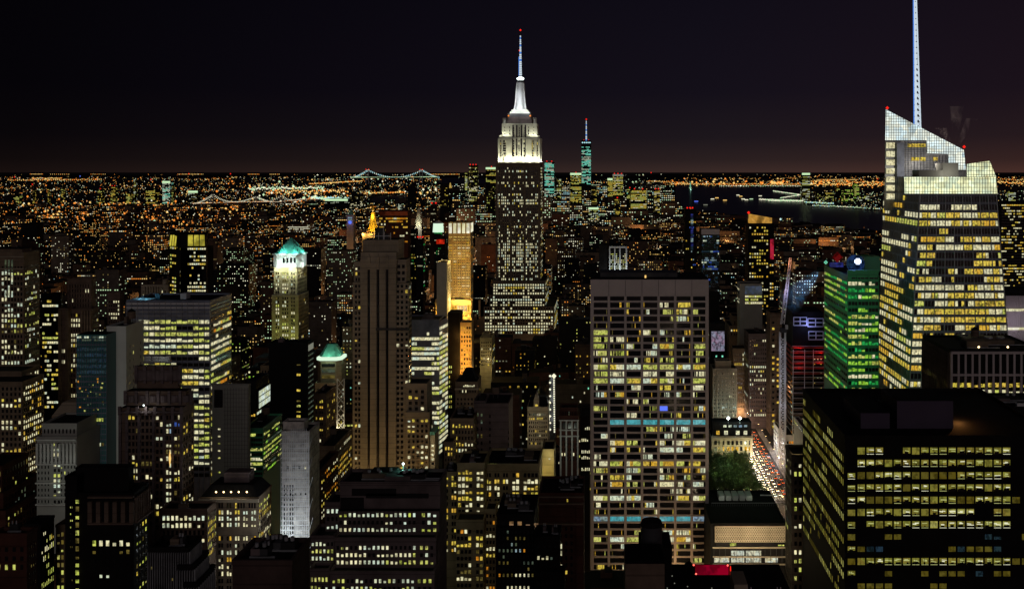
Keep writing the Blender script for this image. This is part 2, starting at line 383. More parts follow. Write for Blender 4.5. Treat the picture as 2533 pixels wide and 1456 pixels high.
# the avenue with pavements, lane markings
AV = 141.0
b = MB(); b.box(AV - 12, AV + 12, 560, 1500, -.5, .02, 'asphalt')
road = b.build('avenue'); road['kind'] = 'structure'
b = MB(); b.box(AV - 17, AV - 12.02, 560, 1500, -.5, .15, 'concrete'); b.box(AV + 12.02, AV + 17, 560, 1500, -.5, .15, 'concrete')
b.build('pavement')['kind'] = 'structure'
b = MB()
for ln in (-6, -2, 2, 6):
    for k in range(60): b.box(AV + ln - .12, AV + ln + .12, 720 + k * 8, 723 + k * 8, -.4, .026, 'white_stone')
for yy in (795, 905, 985):
    for k in range(11): b.box(AV - 11 + k * 2, AV - 10 + k * 2, yy, yy + 4, -.4, .027, 'white_stone')
b.build('road_markings')['kind'] = 'structure'

# ================================================================== landmark: stone skyscraper with white lit crown
D = 1290
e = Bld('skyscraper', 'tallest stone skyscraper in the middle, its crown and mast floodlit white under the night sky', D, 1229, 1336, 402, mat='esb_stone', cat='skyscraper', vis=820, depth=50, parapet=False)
e.add(1218, 1347, 693, D=1283, depth=64, parapet=False); e.add(1210, 1348, 728, D=1277, depth=76, parapet=False)
e.add(1196, 1370, 757, D=1268, depth=95, parapet=False)
XS = [95, 107, 130, 145, 160, 180, 193, 224, 238, 260, 274, 288, 302, 316, 341, 354, 374, 389, 404, 424, 439]
px = lambda c: 1204 + .2862 * c
HI = [.02, .55, .15, .55, .05, .4, .25, .1, .02, .8, .35, .9, .7, .15, .05, .25, .6, .05, .12, .08, .55, .15, .5, .3, .1, .55]
for i, xx in enumerate(XS):
    rw = [(v if random.random() < .85 else .1) for v in HI] + [.75, .85, .8, .7, .85, .6, .85, .5, .8, .75, .3, .3, .6, .8]
    e.grid('F', px(xx) - 1.25, px(xx) + 1.25, 412, 700, 1, 40, .86, .62, p=.5, pl='ww7 wy1 cw3', rows=dict(enumerate(rw)), off=.2)
e.grid('R', .08, .92, 412, 690, 8, 38, .5, .6, p=.4, off=.2)
e.grid('L', .08, .92, 412, 690, 8, 38, .5, .6, p=.4, off=.2)
e.grid('F', 1219, 1346, 700, 728, 21, 4, .55, .6, p=.75, pl='ww8 wy1 cw2', bi=1, off=.2, run=.1)
e.grid('F', 1212, 1347, 730, 757, 22, 4, .55, .6, p=.85, pl='ww8 wy1 cw2', bi=2, off=.2, run=.1)
e.grid('F', 1198, 1368, 758, 825, 27, 9, .55, .6, p=.82, pl='ww8 wy1 cw2', bi=3, off=.2, run=.1)
e.grid('R', .05, .95, 760, 825, 10, 8, .5, .6, p=.6, bi=3, off=.2); e.grid('R', .05, .95, 700, 757, 8, 7, .5, .6, p=.6, bi=2, off=.2)
for c in (86, 118, 170, 207, 250, 325, 364, 414, 450):     # stone piers running up the shaft
    x = TX(px(c), D); ww = 1.5 if c in (86, 207, 325, 450) else .7
    e.w.box(x - ww, x + ww, D - .9, D - .02, TZ(757, D), TZ(403, D), 'esb_stone')
cr = MB(); z0 = TZ(402, D); q = lambda p: TX(p, D)
cr.box(q(1231), q(1335), D + 2, D + 46, z0 + .02, TZ(340, D), 'white_stone')
cr.box(q(1240), q(1327), D + 6, D + 42, TZ(340, D) + .02, TZ(304, D), 'white_stone')
for a in (1236, 1329):
    cr.box(q(a - 3), q(a + 3), D + 3, D + 12, TZ(340, D) + .03, TZ(334, D), 'white_stone')
for a in (1245, 1321):
    cr.cyl(q(a), D + 12, 2.6, TZ(304, D) + .02, TZ(290, D), 'white_stone', 10)
for a, bb in ((1231, 1234.5), (1240.5, 1243), (1252, 1265.5), (1300, 1313.5), (1322, 1325.5), (1331.5, 1335)):
    cr.box(q(a), q(bb), D + .2, D + 1.98, z0 + .02, TZ(342, D), 'white_stone')
for a in (1274, 1280, 1286, 1292):
    cr.box(q(a - .8), q(a + .8), D + 2.5, D + 5.98, z0 + .02, TZ(305, D), 'white_stone')
c1 = cr.build('crown', e.t)
cw = MB()
for a, n in ((1237.5, 1), (1246, 2), (1249.5, 1), (1269, 2), (1277, 1), (1283, 1), (1289, 1), (1296.5, 2), (1316, 1), (1319, 1), (1328.5, 1)):
    for r in range(7):
        y = 346 + r * 6
        m = random.choice(['dk', 'dk', 'ww', 'wy', 'dk', 'dm', 'dk'])
        cw.face([(q(a - 1.15 * n), D + 1.9, TZ(y + 4.6, D)), (q(a + 1.15 * n), D + 1.9, TZ(y + 4.6, D)), (q(a + 1.15 * n), D + 1.9, TZ(y, D)), (q(a - 1.15 * n), D + 1.9, TZ(y, D))], m)
for a, n in ((1247, .7), (1259, .9), (1306, .9), (1319, .7)):      # darker bays between the lit buttresses
    for r in range(3): y = 312 + r * 8; cw.face([(q(a - n), D + 5.9, TZ(y + 4, D)), (q(a + n), D + 5.9, TZ(y + 4, D)), (q(a + n), D + 5.9, TZ(y, D)), (q(a - n), D + 5.9, TZ(y, D))], 'dk')
for a, n in ((1267.5, 1.6), (1277.2, 1.9), (1288.8, 1.9), (1298.5, 1.6)):
    cw.face([(q(a - n), D + 1.88, TZ(384, D)), (q(a + n), D + 1.88, TZ(384, D)), (q(a + n), D + 1.88, TZ(342, D)), (q(a - n), D + 1.88, TZ(342, D))], 'dk')
    cw.face([(q(a - n), D + 5.85, TZ(339, D)), (q(a + n), D + 5.85, TZ(339, D)), (q(a + n), D + 5.85, TZ(308, D)), (q(a - n), D + 5.85, TZ(308, D))], 'dk')
for a in (1269, 1277, 1283, 1289, 1297):
    for r in range(4):
        y = 314 + r * 6; cw.face([(q(a - 1), D + 5.9, TZ(y + 4, D)), (q(a + 1), D + 5.9, TZ(y + 4, D)), (q(a + 1), D + 5.9, TZ(y, D)), (q(a - 1), D + 5.9, TZ(y, D))], 'dk')
cw.build('crown_windows', e.t)['kind'] = 'stuff'
u = MB(); cx, cy = q(1283), D + 24
u.box(q(1252), q(1314), D + 9, D + 39, TZ(304, D) + .03, TZ(287, D), 'mauve_stone'); u.box(q(1255), q(1311), D + 11, D + 37, TZ(287, D) + .03, TZ(279, D), 'dark_metal')
u.build('observation_deck', e.t)
u = MB(); u.box(q(1258), q(1308), D + 13, D + 35, TZ(279, D) + .04, TZ(274, D), 'white_stone'); u.box(q(1262), q(1304), D + 15, D + 33, TZ(274, D) + .04, TZ(269, D), 'white_stone')
u.cyl(cx, cy, 7.6, TZ(269, D) + .03, TZ(238, D), 'pale_metal', 24, 5.6); u.cyl(cx, cy, 5.6, TZ(238, D) + .01, TZ(200, D), 'pale_metal', 24, 4.3)
u.cyl(cx, cy, 4.9, TZ(200, D) + .02, TZ(196, D), 'dark_metal', 24); u.cyl(cx, cy, 4.2, TZ(196, D) + .02, TZ(192, D), 'pale_metal', 24, 3.2)
for a in range(4):
    t = a * pi / 2 + pi / 4
    for k in range(6):
        f0, f1 = k / 6, (k + 1) / 6; z0_, z1_ = TZ(269 - 69 * f0, D), TZ(269 - 69 * f1, D); ra, rb = 10.8 - 5 * f0 ** .6, 10.8 - 5 * f1 ** .6
        u.bar((cx + ra * cos(t), cy + ra * sin(t), z0_), (cx + rb * cos(t), cy + rb * sin(t), z1_), .75, 'pale_metal')
u.build('mast', e.t)
u = MB(); u.cyl(cx, cy, 4.6, TZ(191.5, D), TZ(188, D), 'lamp_white', 16, 4.4); u.cyl(cx, cy, 3, TZ(188, D) + .01, TZ(185, D), 'lamp_white', 16, 1.6); u.build('beacon', e.t)
u = MB()
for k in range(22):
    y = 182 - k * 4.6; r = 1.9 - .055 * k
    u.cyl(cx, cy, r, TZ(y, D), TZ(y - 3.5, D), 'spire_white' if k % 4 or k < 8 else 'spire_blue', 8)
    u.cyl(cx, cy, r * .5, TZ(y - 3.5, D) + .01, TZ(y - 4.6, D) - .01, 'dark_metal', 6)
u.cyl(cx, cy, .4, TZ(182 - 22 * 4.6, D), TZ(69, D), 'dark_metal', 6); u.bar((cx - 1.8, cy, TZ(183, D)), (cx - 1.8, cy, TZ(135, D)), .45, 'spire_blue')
u.build('antenna', e.t)
u = MB(); u.oct(cx, cy, TZ(68, D), 1.6, 'sp_r'); u.build('aircraft_light', e.t); u = MB(); u.oct(q(1280.5), cy, TZ(119, D), 1.1, 'sp_r'); u.build('aircraft_light', e.t)
for a in (1256, 1310): u = MB(); u.oct(q(a), D + 8, TZ(285, D), 1.3, 'sp_o'); u.build('deck_lamp', e.t)
e.done()
UP = dict(kind='SPOT', spot=150)
for a in (1236, 1254, 1272, 1294, 1312, 1330): lamp(q(a), D - 6, TZ(402, D), 14500, (1, .98, .66), .8, rot=(R(160), 0, 0), **UP)
for sx in (q(1226), q(1340)):
    for dy in (10, 34): lamp(sx, D + dy, TZ(402, D), 9500, (1, .98, .74), .8, rot=(R(180), R(20) * (1 if sx < q(1283) else -1), 0), **UP)
for a in (1243, 1254, 1312, 1323): lamp(q(a), D + .2, TZ(339, D), 4600, (1, 1, .72), .6, rot=(R(165), 0, 0), **UP)
for a in (1262, 1304): lamp(q(a), D + 5, TZ(272, D), 5000, (.95, 1, .95), .6)
lamp(q(1283), D + 4, TZ(262, D), 8000, (.9, 1, 1), .6); lamp(q(1272), D + 8, TZ(235, D), 6000, (.9, .95, 1), .6)
lamp(q(1275), D - 6, TZ(696, D), 16000, (1, .6, .25), .8)

# ================================================================== glass tower with sloping crown, right
D = 640; b6 = lambda x, d=640: TX(x, d)
g = Bld('glass_tower', 'faceted glass office tower with a sloping lit crown and a white spire, on the right', 664, 2282, 2440, 560, mat='dark_glass', cat='skyscraper', vis=955, depth=40, parapet=False)
xl, xr = b6(2253), b6(2497)
xlt, xrt = b6(2277, 644), b6(2465)
ZT, ZB = TZ(437, D), 0
YB = 716; XLB = TX(2158, YB); XLT = TX(2187, YB)
# body: corners front left, front right, back right, back left - leaning inwards towards the top
bodyB = [(b6(2222), D), (b6(2540), D), (b6(2540), YB), (XLB, YB)]
bodyT = [(xlt, D + 4), (xrt, D + 4), (xrt, YB), (XLT, YB)]
def lerp(a, b, t): return tuple(a[i] + (b[i] - a[i]) * t for i in range(3))
def patch(A, B, C, Dp, u0, u1, v0, v1, off):
    def P(u, v): return lerp(lerp(A, B, u), lerp(Dp, C, u), v)
    pts = [P(u0, v0), P(u1, v0), P(u1, v1), P(u0, v1)]
    return [(p[0] + off[0], p[1] + off[1], p[2] + off[2]) for p in pts]
def v3(p, z): return (p[0], p[1], z)
m = MB()
for i in range(4):
    A_, B2 = bodyB[i], bodyB[(i + 1) % 4]; C_, D_ = bodyT[(i + 1) % 4], bodyT[i]
    for a in range(8):
        for c in range(16): m.face(patch(v3(A_, 0), v3(B2, 0), v3(C_, ZT), v3(D_, ZT), a / 8, (a + 1) / 8, c / 16, (c + 1) / 16, (0, 0, 0)), 'body_glass')
m.face([v3(p, ZT - .1) for p in bodyT], 'roof_tar'); m.build('facade', g.t)
fr = (v3(bodyB[0], 0), v3(bodyB[1], 0), v3(bodyT[1], ZT), v3(bodyT[0], ZT))
lf = (v3(bodyB[3], 0), v3(bodyB[0], 0), v3(bodyT[0], ZT), v3(bodyT[3], ZT))
def rowv(py, DD=640): return TZ(py, DD) / ZT
FP = [.0, .55, .75, .8, .35, .7, .6, .3, .45, .6, .65, .75, .8, .55, .9, .9, .75, .35, .9, .9, .75, .8, .4, .85, .6]
band = MB(); mull = MB(); pk = pal('ww7 wy7 oy1 gw1')
for k in range(26):
    ya = 486 + k * 19.9; yb = ya + 12.5; ym = ya + 15
    v0, v1 = rowv(yb), rowv(ya)
    p = FP[k] if k < len(FP) else .6
    if v0 < .02: break
    nb = 9
    on = random.random() < p; mt = pk()
    for c in range(nb * 3):
        if random.random() < .34: on = random.random() < p * 1.1; mt = pk()
        if c % 3 == 0 and random.random() < .4: mt = pk()
        u0, u1 = (c + .0) / (nb * 3), (c + (1 if c % 3 < 2 else .84)) / (nb * 3)
        g.quad(patch(*fr, u0, u1, v0, v1, (0, -.35, 0)), mt if on else 'dark_glass')
    p2 = min(.95, p * (1.0 if k < 12 else 1.2)) if k > 0 else .3; on = random.random() < p2
    for c in range(14):
        if random.random() < .4: on = random.random() < p2; mt = pk()
        u0, u1 = (c + .1) / 14, (c + .85) / 14
        if on: g.quad(patch(*lf, u0, u1, v0, v1, (-.4, -.1, 0)), mt)
    w0, w1 = rowv(ya - 1.2), rowv(ya - 6.4)
    band.face(patch(*fr, 0, 1, w0, w1, (0, -.5, 0)), 'mullion'); band.face(patch(*lf, 0, 1, w0, w1, (-.5, -.15, 0)), 'mullion')
for c in range(28):
    a = lerp(fr[0], fr[1], c / 27); bt = lerp(fr[3], fr[2], c / 27)
    mull.bar((a[0], a[1] - .6, a[2]), (bt[0], bt[1] - .6, bt[2]), .28 if c % 3 == 0 else .1, 'metal')
for c in range(15):
    a = lerp(lf[0], lf[1], c / 14); bt = lerp(lf[3], lf[2], c / 14)
    mull.bar((a[0] - .5, a[1], a[2]), (bt[0] - .5, bt[1], bt[2]), .14, 'mullion')
band.build('spandrel', g.t)['kind'] = 'stuff'; mull.build('mullions', g.t)['kind'] = 'stuff'
# lit glass screen walls of the crown (lamps behind frosted glass)
def screen(name, pts, y, nx, nz, mat, thick=.6):
    """glass wall in the plane at depth y over the outline pts (px, py); lattice in front"""
    s = MB(); P = [(TX(a, y), TZ(c, y)) for a, c in pts]; n = len(P)
    s.face([(p[0], y, p[1]) for p in P], mat)
    s.face([(p[0], y + thick, p[1]) for p in reversed(P)], 'metal')
    for i in range(n):
        j = (i + 1) % n; s.face([(P[i][0], y, P[i][1]), (P[i][0], y + thick, P[i][1]), (P[j][0], y + thick, P[j][1]), (P[j][0], y, P[j][1])], 'metal')
    o = s.build(name, g.t)
    t = MB(); xs = [p[0] for p in P]; zs = [p[1] for p in P]
    def cut(val, ax):
        r = []
        for i in range(n):
            a, c = P[i], P[(i + 1) % n]
            if (a[ax] - val) * (c[ax] - val) < 0:
                f = (val - a[ax]) / (c[ax] - a[ax]); r.append(a[1 - ax] + f * (c[1 - ax] - a[1 - ax]))
        return sorted(r)
    for k in range(nx):
        x = min(xs) + (k + .5) * (max(xs) - min(xs)) / nx; r = cut(x, 0)
        for a, c in zip(r[::2], r[1::2]): t.box(x - .09, x + .09, y - .5, y - .1, a, c, 'dark_metal')
    for k in range(nz):
        z = min(zs) + (k + .5) * (max(zs) - min(zs)) / nz; r = cut(z, 1)
        for a, c in zip(r[::2], r[1::2]): t.box(a, c, y - .75, y - .52, z - .12, z + .12, 'dark_metal')
    t.build('lattice', o)
    return o
screen('lit_screen', [(2237, 478), (2466, 478), (2463, 437), (2236, 437)], D + 2.5, 34, 4, 'screen')
screen('lit_screen', [(2189, 346), (2291, 346), (2292, 378), (2344, 380), (2347, 419), (2389, 419), (2383, 370), (2190.5, 270)], 690, 34, 22, 'screen_blue')
screen('lit_screen', [(2391, 436), (2463, 436), (2447, 397), (2391, 405)], D + 5, 11, 4, 'screen')
m = MB(); y = 692
P = [(TX(a, y), TZ(c, y)) for a, c in ((2187, 520), (2389, 520), (2389, 421), (2383, 372), (2191, 272))]
k = len(P); m.face([(p[0], y, p[1]) for p in P], 'metal'); m.face([(p[0], y + 1.5, p[1]) for p in reversed(P)], 'metal')
for i in range(k):
    j = (i + 1) % k; m.face([(P[i][0], y, P[i][1]), (P[i][0], y + 1.5, P[i][1]), (P[j][0], y + 1.5, P[j][1]), (P[j][0], y, P[j][1])], 'metal')
m.build('upper_facade', g.t)
m = MB()
for k in range(24): m.box(TX(2238, 690), TX(2344 if k > 8 else 2290, 690), 691.2, 691.7, TZ(349 + k * 5.4, 690), TZ(347.6 + k * 5.4, 690), 'mullion')
for k in range(14): m.box(TX(2240 + k * 7.6, 690) - .12, TX(2240 + k * 7.6, 690) + .12, 690.9, 691.15, TZ(477, 690), TZ(350 if k < 7 else 384, 690), 'dark_metal')
m.build('louvres', g.t)
for k in range(7):    # stacked lit windows at the left corner
    yy = 352 + k * 21
    g.quad([(TX(2192, 690), 690.5, TZ(yy + 14, 690)), (TX(2213, 690), 690.5, TZ(yy + 14, 690)), (TX(2213, 690), 690.5, TZ(yy, 690)), (TX(2192, 690), 690.5, TZ(yy, 690))], 'ww')
for x0, x1, yy in ((2246, 2290, 354), (2254, 2274, 388), (2276, 2290, 388), (2308, 2320, 388)):
    g.quad([(TX(x0, 690), 691.2, TZ(yy + 9, 690)), (TX(x1, 690), 691.2, TZ(yy + 9, 690)), (TX(x1, 690), 691.2, TZ(yy, 690)), (TX(x0, 690), 691.2, TZ(yy, 690))], 'wy')
for x0, x1, y0, y1, yd in ((2272, 2331, 420, 437, 650), (2331, 2370, 402, 437, 652), (2218, 2236, 352, 480, 688)):
    u = MB(); u.box(TX(x0, yd), TX(x1, yd), yd, yd + 14 if x0 != 2218 else yd + 2, TZ(y1, yd) - .1, TZ(y0, yd), 'grey_panel' if x0 != 2218 else 'mullion'); u.build('plant_room' if x0 != 2218 else 'corner_fin', g.t)
# antenna
u = MB(); n = 24; ax = 700
for k in range(n):
    y0, y1 = 316 - k * 14.2, 316 - (k + 1) * 14.2; f = k / n
    xc0, xc1 = 2268 - 6.5 * f, 2268 - 6.5 * (k + 1) / n; r0 = (9.5 - 6 * f) / F * ax * .95
    A = lambda xx, yy, dy=0: (TX(xx, ax), ax + dy, TZ(yy, ax))
    wd = 9.3 - 5.8 * f
    u.bar(A(xc0 - wd * .35, y0), A(xc1 - wd * .33, y1), wd * .085, 'spire_white'); u.bar(A(xc0 + wd * .9, y0), A(xc1 + wd * .84, y1), .42, 'spire_white')
    if k < 11: u.bar(A(xc0 - wd * .2, y0, 2), A(xc1 + wd * .85, y1, 2), .35, 'spire_white'); u.bar(A(xc0 + wd * .85, y0, -1), A(xc1 - wd * .2, y1, -1), .3, 'spire_white')
    else: u.bar(A(xc0 + wd * .3, y0, 1), A(xc1 + wd * .3, y1, 1), wd * .07, 'spire_white')
    u.bar(A(xc0 - wd * .85, y0), A(xc1 - wd * .82, y1), .3, 'spire_blue')
    u.bar(A(xc0 - wd * .95, y0), A(xc0 + wd * .95, y0), .3, 'metal')
u.build('spire', g.t)
for a, c in ((2194, 270), (2384, 366)): u = MB(); u.oct(TX(a, 690), 690, TZ(c, 690) + 1, 1.2, 'sp_r'); u.build('aircraft_light', g.t)
g.w.box(TX(2320, 665), TX(2322, 665), 666, 667, TZ(560, 665), TZ(559, 665), 'dark_metal')
g.done()
lamp(TX(2350, 645), 643, TZ(440, 645) + 2, 2500, (1, .95, .8), .5); lamp(TX(2300, 672), 672, TZ(405, 680), 9000, (1, .9, .75), .8); lamp(TX(2250, 672), 672, TZ(420, 680), 3500, (1, .95, .85), .8)

# ================================================================== white framed slab tower, right of centre
D = 618
g = Bld('slab_tower', 'broad white-framed office tower with dark ribbon windows and two blue lit floors', D, 1460, 1752, 690, mat='travertine', cat='tower', vis=1400, depth=44, parapet=False)
X0, X1 = TX(1460, D), TX(1752, D)
cols7 = [1462.6] + [px(c) + 1.2 for c in (1049, 1192, 1335, 1478, 1622, 1765)] + [1750]
fm = MB()
for i, c in enumerate(cols7):
    ww = .75 if 0 < i < 7 else 1.0; x = TX(c, D); x = max(X0 + 1, min(X1 - 1, x))
    fm.box(x - ww, x + ww, D - .9, D - .02, 0, TZ(731, D), 'travertine')
rowsy = [727 + 17.02 * k for k in range(41)]
for k, yy in enumerate(rowsy):
    if TZ(yy, D) < 4: break
    for i in range(7):
        xa, xb2 = TX(cols7[i], D) + .76, TX(cols7[i + 1], D) - .76
        fm.box(xa, xb2, D - .7, D - .03, TZ(yy + 16.9 + 2.7, D), TZ(yy + 16.9 - 2.0, D), 'travertine')
fm.build('frame', g.t)
g.w.box(X0, X1, D - .95, D - .01, TZ(730.6, D), TZ(690, D) - .02, 'travertine')
for c in cols7[1:-1]:
    g.w.box(TX(c, D) - .12, TX(c, D) + .12, D - 1.02, D - .96, TZ(730, D), TZ(691, D), 'dark_metal')
RP = ['', 'dm', 'a', 'b', 'y', 'c', 'e', 'f', 'g', 'd', 'b', 'A', 'e', 'W', 'y', 'q', 'c', 'b', 'q', 'T', 'c', 'b', 'y', 'W', 'q', 'e', 'c', 'e', 'W', 'c', 'e', 'q', 'c', 'T', 'n', 'b', 'W', 'q', 'b', 'y', 'b']
PR = {'': 0, 'dm': 0, 'a': .4, 'b': .2, 'y': .35, 'c': .3, 'e': .6, 'f': .7, 'g': .5, 'd': .25, 'A': .93, 'W': .85, 'q': .15, 'T': 1, 'n': .02}
LT = [0, .45, .18, .25, .12, .55, .6, .75, .45, .25, .95, .5, .85, .55, .2, .25, .28, .15, .95, .3, .35, .55, .6, .12, .6, .4, .35, .6, .3, .7, .12, .15, 1, .02, .3, .85, .4, .12, .4, .1]
g.w.box(X0 + .2, X1 - .2, D - .015, D - .005, 10, TZ(732, D), 'dark_glass')
for k in range(1, len(LT)):
    yy = rowsy[k]; p = LT[k]; z1, z0 = TZ(yy + 2.8, D), TZ(yy + 14.6, D)
    if z0 < 4: break
    blue = k in (18, 32)
    for i in range(7):
        xa, xb2 = TX(cols7[i], D) + .8, TX(cols7[i + 1], D) - .8; wdt = (xb2 - xa) / 9
        pb = p * random.choice((.3, .8, 1, 1.4)) if not blue else (0 if (k == 18 and i == 0) else 1)
        on = random.random() < pb; mt = random.choice(['ww', 'wy', 'gw', 'ww', 'gw', 'cw'])
        for c in range(9):
            if random.random() < .26: on = random.random() < pb
            if random.random() < .12: mt = random.choice(['ww', 'wy', 'cw', 'gw', 'oy'])
            if k == 16 and i == 4 and c < 5: g.quad([(xa + c * wdt, D - .2, z0), (xa + (c + 1) * wdt, D - .2, z0), (xa + (c + 1) * wdt, D - .2, z1), (xa + c * wdt, D - .2, z1)], 'sp_b'); continue
            if blue and pb: on = True; mt = 'cy' if k == 18 or i % 3 else 'bw'
            fr_ = 1 if (p > .5 or random.random() < .6) else random.choice((.3, .5, .8))
            if not on and random.random() < .10: g.quad([(xa + (c + .3) * wdt, D - .2, z0), (xa + (c + .6) * wdt, D - .2, z0), (xa + (c + .6) * wdt, D - .2, z1), (xa + (c + .3) * wdt, D - .2, z1)], random.choice(['wy', 'gw', 'dm', 'oy']))
            if on: g.quad([(xa + c * wdt + .05, D - .2, z0), (xa + (c + fr_) * wdt - .05, D - .2, z0), (xa + (c + fr_) * wdt - .05, D - .2, z1), (xa + c * wdt + .05, D - .2, z1)], mt)
b = MB(); b.box(X0 + 6, X1 - 18, D + 14, D + 34, TZ(690, D) + .01, TZ(690, D) + 2.6, 'dark_metal'); b.build('rooftop_unit', g.t)
b = MB(); b.cyl(X0 + 34, D + 9, .5, TZ(690, D) + .01, TZ(690, D) + 1.6, 'sp_y', 8); b.build('roof_lamp', g.t)
g.done()

# ================================================================== slender stone tower with black vertical strips
D = 686
g = Bld('stone_tower', 'slender grey-brown stone tower with three black vertical strips and a fluted crown', D, 892, 980, 623, xb=999, mat='limestone', cat='tower', vis=1176, parapet=False)
for a, c in ((892, 909.5), (916, 931.5), (939, 954.5), (961.5, 980)):
    g.w.box(TX(a, D), TX(c, D), D - 1.4, D - .02, 0, TZ(650 if a > 892 and c < 970 else 640, D), 'limestone')
for a in (912.8, 935.3, 958):
    g.w.box(TX(a - 3.3, D), TX(a + 3.3, D), D - 1.5, D - .02, TZ(665, D), TZ(634, D), 'limestone'); g.w.cyl(TX(a, D), D - .6, .9, TZ(634, D), TZ(625, D), 'limestone', 6, .1)
    g.quad([(TX(a - 3.1, D), D - .12, 1), (TX(a + 3.1, D), D - .12, 1), (TX(a + 3.1, D), D - .12, TZ(665, D)), (TX(a - 3.1, D), D - .12, TZ(665, D))], 'dk')
g.add(897, 985, 592, D=690, depth=20, z0=TZ(623, 690) + .05, parapet=False)
for k in range(23): x = TX(899 + k * 3.8, 690); g.w.box(x - .25, x + .25, 689.2, 689.98, TZ(621, 690), TZ(593, 690), 'limestone')
g.add(872, 892.4, 697, D=686.6, xb=None, depth=20, parapet=False); g.add(875, 892.3, 645, D=690, depth=14, parapet=False); g.add(979.6, 1010, 699, D=686.5, xb=1018, parapet=False)
g.add(979.7, 1004, 641, D=690, depth=14, parapet=False)
g.add(1004, 1056, 950, D=683, depth=20); g.add(1003, 1062, 1021, D=680, xb=1069)
kw = dict(wf=.62, hf=.55, p=.10, pl='ww3 wy2 cw1', run=.2, off=.15)
g.grid('F', 876, 893, 700, 1190, 2, 37, bi=2, **kw); g.grid('F', 979, 999, 700, 1190, 2, 37, bi=4, **kw)
g.grid('F', 1001, 1010, 700, 950, 1, 19, bi=4, **kw)
g.grid('F', 878, 891, 655, 697, 2, 3, bi=3, **kw); g.grid('F', 981, 1003, 650, 697, 2, 3, bi=5, **kw)
g.grid('R', .05, .95, 640, 1010, 5, 28, bi=0, **kw); g.grid('R', .05, .95, 705, 1010, 6, 25, bi=4, **{**kw, 'p': .16})
g.grid('F', 1007, 1052, 960, 1016, 3, 4, bi=6, **{**kw, 'p': .2, 'wf': .5}); g.grid('F', 1006, 1060, 1032, 1200, 5, 13, bi=7, **{**kw, 'p': .22, 'wf': .55})
g.grid('R', .05, .95, 1030, 1200, 5, 13, bi=7, **{**kw, 'p': .25})
x0, x1 = TX(930, 700), TX(964, 700)
u = MB(); u.box(x0, x1, 696, 704, TZ(592, 690) + .02, TZ(580, 690), 'dark_metal'); u.build('rooftop_unit', g.t)
u = MB(); u.cyl((x0 + x1) / 2 - 1.5, 698, 3.6, TZ(580, 690) + .02, TZ(564, 690), 'dark_metal', 14); u.build('water_tank', g.t)
u = MB()
for xx in (923, 936, 950, 966): u.bar((TX(xx, 692), 692, TZ(592, 690)), (TX(xx, 692), 692, TZ(575, 690)), .2, 'pale_metal')
u.bar((TX(915, 692), 692, TZ(583, 690)), (TX(966, 692), 692, TZ(583, 690)), .25, 'pale_metal'); u.bar((TX(948, 692), 692, TZ(592, 690)), (TX(948, 692), 692, TZ(556, 690)), .2, 'pale_metal')
u.build('roof_frame', g.t)
u = MB(); u.box(TX(930, 684), TX(1012, 684), 683.2, 684.4, TZ(815, 684), TZ(810, 684), 'dark_metal'); u.build('hanging_scaffold', g.t)
g.done()

# ================================================================== left part of the town
def simple(name, label, D, x0, x1, yt, xb=None, mat='brown_stone', W=(), vis=1470, depth=None, tiers=(), cat='building', units=0, parapet=True, roof='roof_tar', extra=None, group=None):
    g = Bld(name, label, D, x0, x1, yt, xb, mat, cat, vis, depth, units=units, parapet=parapet, roof=roof, group=group)
    for t in tiers:
        t = dict(t); g.add(t.pop('x0'), t.pop('x1'), t.pop('yt'), **t)
    for a in W:
        a = list(a); k = a.pop() if isinstance(a[-1], dict) else {}
        g.grid(*a, **k)
    if extra: extra(g)
    g.done(); return g
simple('office_tower', 'brown masonry tower with pale cornice at the left edge of the picture', 690, -90, 59, 626, 98, 'tan_brick', vis=1240,
    tiers=[dict(x0=-90, x1=55, yt=615, D=694, depth=12, z0=TZ(626, 690), parapet=False), dict(x0=-90, x1=53, yt=920, D=660, xb=98), dict(x0=-90, x1=55, yt=946, D=640, xb=109)],
    W=[('F', 3, 57, 655, 915, 7, 20, .55, .62, .42, 'ww3 cw4 gw2 dm2'), ('F', 10, 34, 640, 735, 3, 3, .5, .9, .9, 'dc cw'), ('R', .05, .95, 655, 915, 7, 20, .5, .6, .25, 'ww2 cw2 gw3'),
       ('F', 4, 52, 928, 944, 5, 1, .5, .6, .5, 'ww cw', {'bi': 2}), ('F', 2, 54, 953, 1160, 5, 15, .5, .6, .4, 'ww4 wy2 cw2', {'bi': 3}), ('R', .04, .96, 953, 1190, 10, 17, .55, .6, .55, 'ww5 wy2 oy1', {'bi': 3}), ('R', .05, .95, 925, 944, 7, 1, .5, .6, .5, 'ww', {'bi': 2})],
    extra=lambda g: [g.w.box(TX(-90, 690), TX(60.5, 690), 688.8, 689.9, TZ(y + 3, 690), TZ(y, 690), 'limestone') for y in (632, 662, 745)])
simple('stepped_block', 'dark red-brick block whose stepped terraces run along the left edge', 505, -60, 5, 1154, 71, 'red_brick', vis=1300,
    tiers=[dict(x0=-60, x1=8, yt=1222, D=500, xb=104), dict(x0=-60, x1=14, yt=1265, D=495, xb=109)],
    W=[('R', .03, .97, 1160, 1222, 9, 3, .35, .6, .3, 'dm2 gw1 wy1'), ('R', .03, .97, 1228, 1263, 12, 2, .35, .65, .3, 'dm3 dc2', {'bi': 1}), ('R', .03, .97, 1272, 1420, 12, 8, .35, .6, .3, 'dm3 dc2 gw1', {'bi': 2}), ('F', -20, 4, 1160, 1220, 3, 3, .4, .6, .2, 'dm')])
